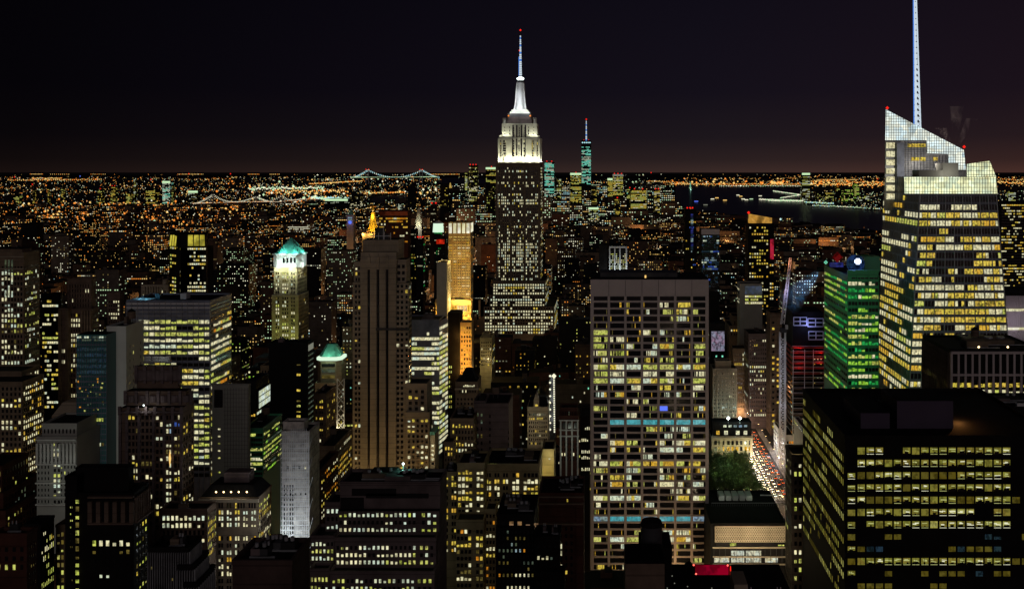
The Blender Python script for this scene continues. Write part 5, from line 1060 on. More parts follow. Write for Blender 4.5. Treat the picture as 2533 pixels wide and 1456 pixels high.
simple('office_block', 'dark block with a bluish advertising screen touching the white-framed tower on its right', 985, 1758, 1793, 800, None, 'near_black', vis=893, depth=20, extra=adscreen, W=[('F', 1760, 1790, 875, 893, 4, 2, .5, .5, .4, 'tc cw')])
def beaux(g):
    D = 905
    for k in range(6): x = TX((1762, 1781, 1793, 1816, 1838, 1857)[k], D); g.w.box(x - .8, x + .8, D - 1.2, D - .02, 0, TZ(1083, D), 'limestone')
    g.w.box(TX(1758, D), TX(1862, D), D - 1.8, D - .02, TZ(1083, D), TZ(1079, D), 'limestone')
    for x, w_ in ((1775, 8), (1795, 9), (1824, 9), (1843, 9)):
        m = 'ww' if x != 1775 else 'oy'; g.quad([(TX(x - w_ / 2, D), D - .4, TZ(1073, D)), (TX(x + w_ / 2, D), D - .4, TZ(1073, D)), (TX(x + w_ / 2, D), D - .4, TZ(1063, D)), (TX(x - w_ / 2, D), D - .4, TZ(1063, D))], m)
    for x in (1801, 1830):
        u = MB(); z = g.boxes[1]['z']; u.bar((TX(x, D), D + 1, z), (TX(x, D), D + 1, z + 4.5), .15, 'metal'); u.oct(TX(x, D), D + 1, z + 5, 1.6, 'lamp_white'); u.build('roof_floodlight', g.t)
        lamp(TX(x, D), D - 1, z + 5, 2200, (.6, 1, .95), .8)
    for x, y in ((1775, 1120), (1800, 1112), (1830, 1112), (1850, 1100), (1862, 1120)): lamp(TX(x, D - 10), D - 9, TZ(y, D), 2600, (.95, 1, .55), 1)
simple('beaux_arts_block', 'pale classical block with arched windows and two blazing white roof floodlights, beside the park', 905, 1758, 1861, 1079, None, 'limestone', vis=1125, depth=25, extra=beaux,
    tiers=[dict(x0=1762, x1=1858, yt=1045, D=908, depth=16, mat='near_black')], W=[('F', 1764, 1860, 1086, 1130, 9, 3, .62, .7, .3, 'oy2 wy2 dk3'), ('F', 1786, 1850, 1048, 1056, 5, 1, .6, .7, .4, 'bw cw', {'bi': 1})])
def mesh_tower(g):
    D = 880; X0, X1 = TX(1960, D), TX(2035, D)
    b = g.boxes[0]; m = MB(); r_ = MB()
    for k in range(30):
        y = 858 + k * 12.8; z = TZ(y, D)
        if z < 3: break
        mt = 'red_lit_edge' if k < 6 else 'floor_edge'  # top floors: red lamplight put into the edge colour
        r_.box(X0 - .8, X1 + .8, D - 1.6, D - .1, z - .45, z + .45, mt); r_.box(X0 - 1.6, X0 - .1, D - .05, b['y1'], z - .45, z + .45, mt)
        m.bar((X0 - .8, D - 1.8, z + 1.6), (X1 + .8, D - 1.8, z + 1.6), .13, 'pale_metal')
    for x in (X0 - .5, X0 + 9.5, X0 + 17, X1 + .5): m.bar((x, D - 2, 3), (x + .6, D - 2, TZ(862, D)), .22, 'pale_metal')
    r_.build('floor_edges', g.t); m.build('safety_rails', g.t)
    u = MB()
    for x0, x1, y0, y1 in ((1962, 1994, 783, 803), (1997, 2035, 786, 806), (1999, 2035, 818, 838)):
        for yy in (y0, (y0 + y1) / 2, y1): u.bar((TX(x0, D), D - 1, TZ(yy, D)), (TX(x1, D), D - 1, TZ(yy, D)), .3, 'pale_metal')
        for xx in (x0, (x0 + x1) / 2, x1): u.bar((TX(xx, D), D - 1, TZ(y0, D)), (TX(xx, D), D - 1, TZ(y1, D)), .3, 'pale_metal')
    u.build('formwork_frame', g.t)
    for k in range(5): lamp(TX(1975 + 50 * (k % 2), D), D - 3.6, TZ(858 + k * 11, D), 520, (1, .03, .03), .3)
    lamp(TX(1995, D), D - 6, TZ(800, D), 3500, (.35, .4, 1), .8); lamp(TX(1950, D), D + 10, TZ(960, D), 7000, (1, .55, .25), 1); lamp(TX(1990, D), D - 8, TZ(1060, D), 3500, (1, .75, .4), 1)
    for k in range(26):
        x = random.choice((1945, 1950, 1956)); g.quad([(X0 - .3, D + 3 + random.random() * 10, TZ(860 + k * 9, D)), (X0 - .3, D + 2, TZ(860 + k * 9, D)), (X0 - .3, D + 2, TZ(864 + k * 9, D)), (X0 - .3, D + 4, TZ(864 + k * 9, D))], random.choice(['or', 'cw', 'dm', 'dc']))
simple('tower_under_construction', 'unfinished tower with red-lit open floors and pale safety rails, behind the lattice crane mast', 880, 1960, 2035, 770, 1943, 'near_black', vis=1100, cat='tower', extra=mesh_tower, parapet=False, W=[('F', 2010, 2034, 868, 1000, 3, 11, .3, .3, .3, 'ww wy', {'off': .3})])
# crane
t = thing('tower_crane', 'pale lattice tower crane mast with a leaning jib, in front of the unfinished tower', 'crane', (TX(1936, 872), 872, 0))
m = MB(); x0, x1 = TX(1929.5, 872), TX(1942.5, 872); zt = TZ(821, 872); z = 1
for sx in (x0, x1):
    for sy in (872, 876.3): m.bar((sx, sy, 0), (sx, sy, zt), .42, 'pale_metal')
k = 0
while z < zt - 4:
    m.bar((x0, 872, z), (x1, 872, z + 4.2), .26, 'pale_metal'); m.bar((x1, 872, z), (x0, 872, z + 4.2), .26, 'pale_metal')
    m.bar((x0, 872, z), (x1, 872, z), .26, 'pale_metal'); m.bar((x0, 872, z), (x0, 876.3, z + 4.2), .2, 'pale_metal'); z += 4.2
m.build('mast', t)
m = MB(); A, B_ = (TX(1934, 874), 874, TZ(800, 874)), (TX(1954, 874), 874, TZ(636, 874))
for o_ in (-1.6, 1.6): m.bar((A[0] + o_, A[1] - 1, A[2]), (B_[0] + o_ * .5, B_[1] - 1, B_[2]), .34, 'pale_metal')
m.bar((A[0], A[1] + 1.6, A[2]), (B_[0], B_[1] + 1, B_[2]), .34, 'pale_metal')
for k in range(26):
    f0, f1 = k / 26, (k + 1) / 26; s0, s1 = (1, -1) if k % 2 else (-1, 1)
    m.bar(tuple(A[i] + (B_[i] - A[i]) * f0 + (s0 * 1.6 * (1 - f0 * .5) if i == 0 else (-1 if i == 1 else 0)) for i in range(3)), tuple(A[i] + (B_[i] - A[i]) * f1 + (s1 * 1.6 * (1 - f1 * .5) if i == 0 else (-1 if i == 1 else 0)) for i in range(3)), .22, 'pale_metal')
m.build('jib', t)
m = MB(); m.box(TX(1930, 874), TX(1944, 874), 870.5, 877.5, TZ(821, 872) + .02, TZ(812, 872), 'dark_metal'); m.build('slewing_platform', t)
m = MB(); m.box(TX(1940, 874), TX(1946, 874), 869, 871.5, TZ(812, 872) + .02, TZ(802, 872), 'pale_metal'); m.build('cab', t)
settle(t); LIM.append((1928, 1944, 872, 1030)); FOOT.append((x0 - 2, x1 + 2, 870, 880))
for y in (1010, 940, 870): lamp(TX(1930, 860), 862, TZ(y, 862), 1600, (.8, .8, 1), .5)
lamp(TX(1946, 866), 866, TZ(720, 866), 3000, (.75, .6, 1), 1); lamp(TX(1951, 866), 868, TZ(650, 866), 1600, (1, .35, .15), .6)
# green tower
def green(g):
    D = 660; b = g.boxes[0]
    for x in (2096, 2120, 2147, 2172): g.w.box(TX(x, D) - .18, TX(x, D) + .18, D - .9, D - .02, 5, TZ(679, D), 'green_glass')
    g.w.box(b['x0'], b['x1'], D + .5, D + 2, b['z'] + .02, b['z'] + 3, 'green_glass')
    # roof screen wall on the far side and the floodlit ball
    g.w.box(TX(2138, D + 20), TX(2176, D + 20), D + 20, D + 34, b['z'] + .05, TZ(634, D + 20), 'green_glass')
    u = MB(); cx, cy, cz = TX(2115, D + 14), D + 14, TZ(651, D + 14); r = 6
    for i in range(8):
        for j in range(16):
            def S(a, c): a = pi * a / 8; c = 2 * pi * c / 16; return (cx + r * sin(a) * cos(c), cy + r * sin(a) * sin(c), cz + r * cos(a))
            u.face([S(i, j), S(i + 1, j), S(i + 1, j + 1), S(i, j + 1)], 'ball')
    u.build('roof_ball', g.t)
    u = MB(); [u.cyl(cx, cy - 6.6, (1.3, 2.2, 2.2, 1.3)[k], cz + .2 + k * .95, cz + 1.13 + k * .95, 'spw', 14) for k in range(4)]; u.build('searchlight', g.t); lamp(cx, cy - 9.5, cz + 2, 1600, (.3, .5, 1), 1)
    u = MB(); u.oct(TX(2042, 725), 725, b['z'] + 2.2, 1.5, 'tc'); u.build('searchlight', g.t)
    u = MB(); u.oct(TX(2069, 726), 724, b['z'] + 6, 4, 'redball'); u.build('red_beacon', g.t)
    u = MB(); u.box(TX(2052, 715), TX(2083, 715), 712, 716, b['z'] + .05, b['z'] + 3, 'bl2'); u.build('blue_lit_parapet', g.t)
    lamp(cx - 4, cy - 9, cz, 2200, (.2, .35, 1), .6); lamp(cx - 14, cy + 3, b['z'] + 4, 1500, (.2, .3, 1), .6)
    for k in range(3): lamp(TX(2134, 625), 622, TZ(730 + k * 90, 640), 3200, (.05, 1, .35), 4)
    for k in range(2): lamp(TX(2030, 690) - 9, 700, TZ(760 + k * 120, 690), 2000, (.05, 1, .25), 4)
simple('green_glass_tower', 'office tower glowing green with a blue floodlit ball on its roof', 660, 2096, 2173, 679, 2038, 'green_glass', vis=955, cat='tower', extra=green, parapet=False,
    W=[('F', 2097, 2172, 692, 970, 9, 17, .88, .55, .9, 'gy5 gw4 gr2 ww1', {'rows': {0: .4, 1: .95, 2: .8, 3: .7, 4: .4, 6: 1, 7: .7, 8: .5, 9: 1, 10: .7, 13: .1}, 'run': .6}), ('L', .02, .98, 692, 985, 14, 18, .75, .42, .5, 'gy4 gr4 gw2', {'run': .7}), ('F', 2105, 2172, 684, 690, 6, 1, .9, .6, .3, 'gr')])
def orange_crown(g):
    D = 1300; u = MB(); a, c = TX(1853, D), TX(1909, D)
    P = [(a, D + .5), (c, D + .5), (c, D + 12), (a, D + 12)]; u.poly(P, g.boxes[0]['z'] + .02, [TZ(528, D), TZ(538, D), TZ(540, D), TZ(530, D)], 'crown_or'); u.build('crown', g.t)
    u = MB(); u.oct(a - 1, D, TZ(525, D), 2, 'sp_r'); u.build('aircraft_light', g.t)
    X = g.boxes[0]['x1']; g.quad([(X - 5, D - .5, TZ(640, D)), (X - .5, D - .5, TZ(640, D)), (X - .5, D - .5, TZ(590, D)), (X - 5, D - .5, TZ(590, D))], 'redstrip')
simple('residential_tower', 'slim tower with a glowing orange wedge crown and a red strip down its corner', 1300, 1850, 1914, 551, 1848, 'near_black', vis=760, cat='tower', extra=orange_crown, parapet=False, depth=26, W=[('F', 1852, 1900, 558, 800, 8, 30, .6, .5, .38, 'wy5 ww2 oy2', {'dark': False}), ('F', 1903, 1913, 650, 760, 2, 12, .7, .5, .6, 'ww oy', {'dark': False})])
simple('white_block', 'small white-framed block with greenish lit floors and grey-blue top, behind the brown deco block', 1080, 1829, 1885, 702, 1824, 'grey_panel', vis=752, depth=20, extra=lambda g: g.quad([(TX(1842, 1080), 1079.6, TZ(726, 1080)), (TX(1884, 1080), 1079.6, TZ(726, 1080)), (TX(1884, 1080), 1079.6, TZ(706, 1080)), (TX(1842, 1080), 1079.6, TZ(706, 1080))], 'bluepanel'), W=[('F', 1842, 1884, 728, 752, 9, 3, .85, .6, .9, 'gw ww'), ('L', .1, .9, 712, 752, 3, 5, .6, .4, .8, 'ww')])
simple('blue_glass_tower', 'blue-lit glass tower with a blank grey top band, right of centre in the distance', 1180, 1734, 1779, 565, None, 'near_black', vis=672, depth=24, cat='tower', parapet=False, extra=lambda g: g.w.box(TX(1734, 1180), TX(1779, 1180), 1179, 1179.9, TZ(579, 1180), TZ(565.5, 1180), 'travertine'), W=[('F', 1735, 1778, 581, 720, 14, 26, .8, .7, .45, 'db6 bw3 cw1 bl1', {'run': .3})])
simple('slim_tower', 'distant slim dark tower with blue glow and red lights on top, right of centre', 1420, 1694, 1722, 518, 1690, 'near_black', vis=690, depth=24, cat='tower', extra=lambda g: (reds((1700, 1707, 1713), 516, 1420)(g), [g.quad([(TX(1708, 1420), 1419.4, TZ(532 + k * 5, 1420)), (TX(1714, 1420), 1419.4, TZ(532 + k * 5, 1420)), (TX(1714, 1420), 1419.4, TZ(528 + k * 5, 1420)), (TX(1708, 1420), 1419.4, TZ(528 + k * 5, 1420))], random.choice(['bl2', 'db', 'bl2', 'bw'])) for k in range(18)]), parapet=False, W=[('F', 1695, 1721, 545, 690, 6, 22, .6, .5, .18, 'bw2 wy2 bl1 oy1', {'dark': False})])
def whiteframe(g):
    D = 1130
    for x in (1507.5, 1520, 1533, 1549): g.w.box(TX(x, D) - .7, TX(x, D) + .7, D - 1.2, D - .02, TZ(690, D), TZ(612, D), 'pale_metal')
    g.w.box(TX(1506, D), TX(1550, D), D - 1.4, D - .02, TZ(612, D), TZ(608, D), 'pale_metal'); lamp(TX(1530, D), D - 12, TZ(680, D), 14000, (.85, 1, 1), 1)
simple('framed_block', 'black box with a white frame standing just behind the white-framed slab tower', 1130, 1506, 1550, 608, None, 'near_black', vis=676, depth=26, extra=whiteframe, parapet=False, tiers=[dict(x0=1481, x1=1506, yt=604, D=1131, depth=20, parapet=False)], W=[('F', 1509, 1548, 625, 680, 9, 11, .6, .45, .5, 'ww gw cw')])
simple('striped_tower', 'black tower with bright ribbon floors at the right edge, behind the sloping-crowned glass tower', 1000, 2474, 2600, 498, 2470, 'near_black', vis=716, depth=26, cat='tower', parapet=False, W=[('F', 2476, 2560, 503, 716, 20, 30, .85, .42, .35, 'wy3 ww3 oy2', {'rows': {0: .9, 1: .5, 2: .95, 3: .6, 6: .3, 7: .1, 20: .0, 22: .95}})])
simple('lilac_block', 'white and lilac vertically striped block at the right edge under the black ribbon-floored tower', 720, 2487, 2600, 716, 2484, 'near_black', vis=838, depth=24, parapet=False, extra=lambda g: [g.w.box(TX(2488 + k * 5, 720) - .45, TX(2488 + k * 5, 720) + .45, 718.6, 719.98, 5, TZ(730, 720), 'travertine') for k in range(14)] + [lamp(TX(2490, 710), 708, TZ(815, 710), 1800, (.85, .75, 1), .6), lamp(TX(2525, 710), 708, TZ(790, 710), 1500, (.9, .8, 1), .6)] + [g.quad([(TX(2484, 719), 718, TZ(y + 6, 719)), (TX(2560, 719), 718, TZ(y + 6, 719)), (TX(2560, 719), 718, TZ(y, 719)), (TX(2484, 719), 718, TZ(y, 719))], m) for y, m in ((808, 'finlit'), (762, 'ww'))])
def pierblock(g):
    D = 480; b = g.boxes[0]
    for k in range(14): x = TX(2351 + k * 17.2, D); g.w.box(x - .5, x + .5, D - 1.3, D - .02, 5, TZ(869, D), 'travertine')
    for k in range(15): y = b['y0'] + 1 + k * 2.8; g.w.box(b['x0'] - .9, b['x0'] - .02, y - .3, y + .3, 5, TZ(872, D), 'mauve_stone')
    g.w.box(b['x0'], b['x1'], D - 1.5, D - .02, TZ(927, D), TZ(922, D), 'travertine'); g.w.box(b['x0'], b['x1'], D - 1.5, D - .02, TZ(873, D), TZ(867, D), 'travertine')
    for x in (2422, 2494):
        u = MB(); u.bar((TX(x, D + 1), D + 2, b['z']), (TX(x, D + 1), D + 2, b['z'] + 1.4), .08, 'metal'); u.oct(TX(x, D + 1), D + 2, b['z'] + 1.6, .6, 'lamp_warm'); u.build('roof_lamp', g.t)
simple('pillared_block', 'broad dark block with pale vertical piers and two lit rows of windows, lower right', 480, 2350, 2580, 867, 2282, 'near_black', vis=1010, units=5, extra=pierblock,
    W=[('F', 2352, 2579, 942, 1010, 13, 4, .6, .62, .95, 'wy4 ww3 gw2', {'rows': {0: .95, 1: .9, 2: .15, 3: .1}, 'run': .1}), ('F', 2352, 2579, 928, 940, 13, 1, .6, .7, .1, 'dm'), ('L', .03, .97, 944, 1010, 15, 4, .5, .7, .7, 'wy3 gw3', {'rows': {0: .95, 1: .6, 2: .1, 3: 0}})])
simple('dark_block', 'black roofed block with a pale roof fin at the right edge below the pillared block', 400, 2468, 2600, 1010, 2445, 'near_black', depth=25, vis=1100, units=2, extra=lambda g: g.w.box(TX(2515, 402), TX(2560, 402), 402, 404, TZ(1010, 400) + .02, TZ(1000, 400), 'pale_metal'), W=[('L', .05, .95, 1020, 1060, 8, 4, .4, .5, .3, 'dm gw')])
def bigroof(g):
    D = 300; b = g.boxes[0]; z = b['z']
    def blk(n, x0, x1, d, dp, yt, mat): u = MB(); u.box(TX(x0, d), TX(x1, d), d, d + dp, z + .02, TZ(yt, d), mat, 'roof_tar'); u.build(n, g.t)
    blk('plant_room', 2218, 2357, 311, 18, 990, 'plant'); blk('rooftop_unit', 2128, 2200, 311, 22, 1020, 'plant'); blk('rooftop_unit', 2240, 2290, 343, 10, 975, 'near_black')
    for k in range(6): blk('rooftop_unit', 2100 + k * 14, 2108 + k * 14, 345, 5, 985 + random.random() * 6, 'dark_metal')
    lamp(TX(2372, 318), 319, z + 2.0, 1500, (1, .40, .10), .3); lamp(TX(2215, 330), 330, z + 3, 30, (1, .7, .4), .3)
BW = dict(run=.5, off=.1)
rowp = {0: .9, 1: .95, 2: .95, 3: .97, 4: .95, 5: .9, 6: .9, 9: .92, 7: 0, 8: 0, 10: 0, 11: 0}
simple('dark_tower', 'massive black office block with rows of square lit windows filling the lower right corner', 300, 2090, 2620, 1082, 1985, 'near_black', cat='tower', extra=bigroof, vis=1470,
    W=[('F', 2118, 2500, 1098, 1461.6, 17, 12, .8, .56, .8, 'furn6 furnw4 furnd1', {'rows': rowp, 'dark': False, 'off': .1, 'run': .5}), ('F', 2118, 2500, 1098, 1461.6, 17, 12, .78, .42, .5, 'furnd3 db1', {'rows': {0: 0, 1: 0, 2: 0, 3: 0, 4: 0, 5: 0, 6: 0, 9: 0, 7: .5, 8: .5, 10: .35, 11: .4}, 'dark': False, 'off': .1}), ('F', 2500, 2620, 1098, 1461.6, 5, 12, .78, .5, .1, 'furnd', {'dark': False, 'rows': {4: .8, 9: 1}}), ('F', 2092, 2118, 1130, 1461.6, 1, 11, .7, .5, .4, 'furnd furn', {'dark': False}), ('L', .02, .98, 1095, 1500, 30, 14, .42, .56, .9, 'furn4 furnw3 furnd1', {'dark': False, 'run': .6})])
# ================================================================== downtown skyline
def far_tower(label, D, x0, x1, yt, p, pl, vis=520, ny=None, top=None, red=0, mat='near_black', name='distant_tower', zone='', group=None, depth=None, nx=None, hf=.7, wf=.75):
    def ex(g):
        if top: g.quad([(TX(x0, D), D - 1, TZ(yt + 5, D)), (TX(x1, D), D - 1, TZ(yt + 5, D)), (TX(x1, D), D - 1, TZ(yt, D)), (TX(x0, D), D - 1, TZ(yt, D))], top)
        for k in range(red):
            u = MB(); u.oct(TX(x0 + (x1 - x0) * (k + .5) / red, D), D + 5, TZ(yt, D) + 4, 4, 'sp_r'); u.build('aircraft_light', g.t)
    dep = depth or (x1 - x0) / F * D
    n = nx or max(3, int((x1 - x0) / 2.6)); m = ny or max(3, int((vis - yt) / 3))
    return simple(name, label, D, x0, x1, yt, None, mat, vis=vis, depth=dep, cat='tower', parapet=False, extra=ex, group=group,
        W=[('F', x0 + .6, x1 - .6, yt + (6 if top else 2), vis, n, m, wf, hf, p, pl, {'dark': False, 'off': .8}), ('L' if (x0 + x1) / 2 > VX else 'R', .05, .95, yt + 4, vis, 4, m, .6, .6, p * .6, pl, {'dark': False, 'off': .8})])
t = far_tower('tallest distant tower downtown, speckled with cyan light, with a lit mast', 6000, 1437.5, 1461.5, 360, .72, 'tc6 cw3 db2', vis=455, nx=9, ny=34)
u = MB(); D = 6000
u.box(TX(1437.5, D), TX(1461.5, D), D, D + 55, TZ(360, D) + .1, TZ(347, D), 'near_black'); cx = TX(1449.5, D)
for k in range(5): u.oct(cx - 22 + k * 11, D - 3, TZ(352, D), 5, 'sp_c')
o = u.build('upper_storeys', t.t); o.location = (-t.t.location[0], -D, 0)
u = MB(); z = TZ(347, D)
for k in range(12): u.cyl(cx, D + 25, 4.4 - .2 * k, z + k * 10, z + k * 10 + 7.5, 'spire_white' if k % 3 else 'spire_blue', 8); u.cyl(cx, D + 25, 1.5, z + k * 10 + 7.5, z + k * 10 + 10, 'metal', 6)
u.oct(cx, D + 25, TZ(294, D), 5.5, 'sp_r')
for k in (-1, 1): u.oct(cx + k * 14, D + 10, z + 5, 2.4, 'sp_r')
o = u.build('mast', t.t); o.location = (-t.t.location[0], -D, 0)
DT = [('bright cyan-white tower with two red roof lights right of the tallest skyscraper', 5300, 1346, 1370, 400, .85, 'tc6 cw5', 486, None, 2),
 ('pale slim tower at the right edge of the bright cyan-white tower', 5700, 1376, 1388, 437, .5, 'gw cw dm', 490, None, 0),
 ('broad yellow-green tower immediately left of the tallest distant tower', 6100, 1410, 1438, 427, .75, 'gw5 wy3 cw2', 500, 'sp_g', 1),
 ('bulky yellow-lit tower with a pale roof, right of the tallest distant tower', 6000, 1515, 1541, 430, .85, 'gw5 wy5 ww2', 482, 'dim_w', 3),
 ('lower yellow-green lit tower joined to the left of the bulky yellow-lit tower', 6050, 1502, 1516, 440, .75, 'gw wy', 485, 'sp_g', 0),
 ('cyan-topped low tower just right of the bulky yellow-lit tower', 5800, 1549, 1566, 465, .6, 'tc gw', 490, None, 1),
 ('wide tower banded with yellow floors, nearest the harbour among the downtown towers', 5000, 1559, 1599, 468, .75, 'wy5 gw4 ww1', 515, None, 2),
 ('thin tower with a red roof light standing last before the dark harbour', 4900, 1617, 1632, 468, .5, 'wy ww dm', 525, None, 2),
 ('twin-topped tower with three red lights left of the tallest skyscraper', 5500, 1159, 1180, 408, .42, 'ww3 gw3 dm2', 500, None, 3),
 ('squat bright-topped tower half hidden by the tallest skyscraper on its left', 5600, 1201, 1229, 413, .5, 'gw wy', 452, 'sp_g', 1),
 ('thin bright green-white tower immediately left of the twin-topped tower', 5900, 1149, 1156, 425, .7, 'cw gw', 470, None, 0),
 ('low yellow-green tower under the broad yellow-green tower downtown', 5000, 1455, 1480, 512, .6, 'gw3 cw2', 552, 'sp_g', 0),
 ('dark tower with one vertical lit line left of the tallest skyscraper', 5000, 1203, 1222, 455, .15, 'gw dm', 520, None, 0),
 ('dim tower with faint yellow windows between the cyan tower and the tallest distant tower', 5300, 1462, 1476, 460, .5, 'gw dm wy', 505, None, 0),
 ('dark tower with scattered lights below the bulky yellow-lit tower', 4800, 1519, 1534, 490, .35, 'wy dm', 530, None, 1),
 ('reddish dark tower between the two bridges and the tallest skyscraper', 4700, 1088, 1108, 458, .12, 'dm wy', 520, None, 0)]
for l, D, x0, x1, yt, p, pl_, vis, top, red in DT: far_tower(l, D, x0, x1, yt, p, pl_, vis=vis, top=top, red=red, group='downtown towers')
# gold pyramid roof downtown, floodlight put into its glowing colour
D = 5600; t = thing('distant_tower', 'distant tower with a small golden pyramid roof left of the twin-topped tower', 'tower', (TX(1113, D), D, 0), 'downtown towers')
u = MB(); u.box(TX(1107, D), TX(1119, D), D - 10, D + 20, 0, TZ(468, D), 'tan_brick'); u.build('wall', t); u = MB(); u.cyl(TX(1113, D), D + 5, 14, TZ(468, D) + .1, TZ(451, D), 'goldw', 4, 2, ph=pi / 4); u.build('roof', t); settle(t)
BK = [('far-left tower block with a green glowing top', 33, 48, 480, 'gw', .5, None), ('slim pair of dim towers at the far left horizon', 80, 86, 465, 'wy dm', .4, None), ('slim tower with warm windows among the far-left lights', 118, 122, 462, 'wy', .5, None),
 ('broad dim tower with yellow windows in the far left distance', 150, 157, 465, 'gw wy', .5, None), ('far tower with a red roof light above the orange street lights', 241, 253, 467, 'wy dm gw', .45, 1), ('far tower with a violet and red top', 273, 286, 460, 'wy gw dm', .45, 2),
 ('squat bright yellow far tower', 311, 322, 474, 'gw wy', .85, None), ('tallest far tower of the left-hand skyline with a white light on top', 330, 337, 438, 'cw dm gw', .5, None), ('far tower with a long white lit top band', 401, 421, 447, 'cw tc', .6, 'sp_g'),
 ('thin bright column-like far tower beside the white-banded one', 402, 409, 462, 'ww cw', .95, None), ('far block with a white lit roof edge left of the string-lit bridge', 465, 489, 471, 'cw dm', .45, 'sp_g'), ('wide low far block with grid of lights left of the white-banded tower', 360, 384, 466, 'gw wy', .5, None),
 ('far dim tower right of the white-banded tower', 424, 430, 455, 'gw dm', .5, None), ('bright low stadium-like far building glowing white', 803, 860, 491, 'cw', 1, 'sp_g'), ('far dark slab tower just right of the bright stadium-like building', 864, 888, 480, 'dm ww', .35, None),
 ('pair of dim far towers left of the gold pyramid', 890, 898, 477, 'dm ww', .4, None), ('dark brown far slab right of the gold pyramid', 1008, 1026, 453, 'dm', .05, None), ('far slab with one bright white edge under the suspension bridge', 984, 992, 501, 'cw', .9, None)]
for l, x0, x1, yt, pl_, p, ex_ in BK:
    D = 7400 if x0 < 500 else 6000
    far_tower(l, D, x0, x1, yt, p, pl_, vis=(505 if x0 < 500 else 520) if x0 != 803 else 502, top=ex_ if isinstance(ex_, str) else None, red=ex_ if isinstance(ex_, int) else 0, group='far towers across the river')
# west bank
JC = [('dark tower with a red-lit crown on the far bank, left of the sloping-crowned glass tower', 1983, 2003, 420, 8200, .45, 'gw cw dm', 'sp_g'), ('bright green-lit far tower on the west bank', 2112, 2125, 452, 8000, .6, 'gw gy', None), ('reddish-topped far tower on the west bank', 2068, 2080, 458, 8000, .4, 'gw or', None),
 ('broad far block speckled green on the west bank', 2086, 2110, 466, 7900, .5, 'gw gy', None), ('dim far tower right of the red-crowned one', 2018, 2034, 470, 8000, .4, 'gw dm', None), ('low far block near the west bank waterfront', 2040, 2062, 474, 7900, .4, 'gw wy', None), ('low bright far block at the foot of the green-lit far tower', 2124, 2150, 482, 7800, .5, 'gw cw', None), ('white-lit far block just beyond the right edge of the sloping-crowned tower', 2493, 2512, 470, 7400, .8, 'gw cw', None)]
for l, x0, x1, yt, D, p, pl_, top in JC:
    far_tower(l, D, x0, x1, yt + (7 if x0 == 1983 else 0), p, pl_, vis=508, top=top, red=0, group='towers on the west bank')
# suspension bridges
def bridge(label, pts, deck_y, ends, bead, r, sag=True, legs=True, beadn=26, tower_mat='metal'):
    (xa, ya, Da), (xb, yb, Db) = pts; t = thing('suspension_bridge', label, 'bridge', (TX(xa, Da), Da, 0))
    def pos(px, D, py): return (TX(px, D), D, TZ(py, D))
    for px, py, D in ((xa, ya, Da), (xb, yb, Db)):
        m = MB()
        for s_ in (-1, 1):
            m.bar((TX(px, D) + s_ * 12 * (D / 9000), D, 0), (TX(px, D) + s_ * 12 * (D / 9000), D, TZ(py, D)), 3.4 * D / 9000, tower_mat)
        for f in (.97, .6, .3): z = TZ(py, D) * f; m.bar((TX(px, D) - 12 * D / 9000, D, z), (TX(px, D) + 12 * D / 9000, D, z), 2.5 * D / 9000, tower_mat)
        m.build('tower', t)
        if D > 12000:
            u = MB()
            for s_ in (-1, 1): u.oct(TX(px, D) + s_ * 22, D, TZ(py, D) + 12, 10, 'sp_r')
            u.build('aircraft_light', t)
    (el, dl), (er, dr) = ends
    zd = TZ(deck_y, Da); A, B_ = pos(xa, Da, ya), pos(xb, Db, yb); E0 = (TX(el, dl), dl, zd); E1 = (TX(er, dr), dr, zd)
    m = MB(); w_ = 10 * Da / 9000
    for p, q in ((E0, (A[0], A[1], zd)), ((A[0], A[1], zd), (B_[0], B_[1], zd)), ((B_[0], B_[1], zd), E1)): m.bar(p, q, w_ * .35, 'dark_metal')
    m.build('deck', t)
    cab = MB(); bd = MB()
    def run(P, Q, n, mid):
        prev = None
        for k in range(n + 1):
            f = k / n; z = P[2] + (Q[2] - P[2]) * f
            if mid: z = P[2] + (Q[2] - P[2]) * f - (P[2] + (Q[2] - P[2]) * f - zd - 6) * (1 - (2 * f - 1) ** 2)
            else:
                lo, hi = (P, Q) if P[2] < Q[2] else (Q, P); ff = f if P[2] < Q[2] else 1 - f; z = lo[2] + (hi[2] - lo[2]) * (ff ** 1.35)
            c = (P[0] + (Q[0] - P[0]) * f, P[1] + (Q[1] - P[1]) * f, z)
            for off in (0, w_ * 2.2) if legs else (0,):
                bd.oct(c[0] + off * .5, c[1] + off, c[2], r, bead if (k % 4 or bead != 'sp_c') else 'sp_w')
            if prev: cab.bar(prev, c, r * .35, 'metal')
            prev = c
    Aa, Bb = A, B_
    run(E0, Aa, int(beadn * .5), False); run(Aa, Bb, beadn, True); run(Bb, E1, int(beadn * .5), False)
    cab.build('cable', t); bd.build('cable_lights', t)['kind'] = 'stuff'
    m = MB(); n = beadn * 2
    for P, Q in ((E0, (A[0], A[1], zd)), ((A[0], A[1], zd), (B_[0], B_[1], zd)), ((B_[0], B_[1], zd), E1)):
        for k in range(n): f = k / n; m.oct(P[0] + (Q[0] - P[0]) * f, P[1] + (Q[1] - P[1]) * f - w_, zd + r * 1.4, r * .7, 'sp_g' if Da > 12000 else random.choice(['sp_o', 'sp_w']))
    m.build('deck_lights', t)['kind'] = 'stuff'
    settle(t); return t
bridge('long suspension bridge on the horizon with bluish cable lights and red lamps on both towers', ((908, 420, 17000), (1041, 420, 17500)), 439, ((868, 16900), (1082, 17700)), 'sp_c', 8, beadn=30)
bridge('near suspension bridge strung with white cable lights, on the left in the distance', ((524, 481, 6300), (631, 486, 6500)), 502, ((478, 6200), (668, 6550)), 'sp_w', 2.7, beadn=30)
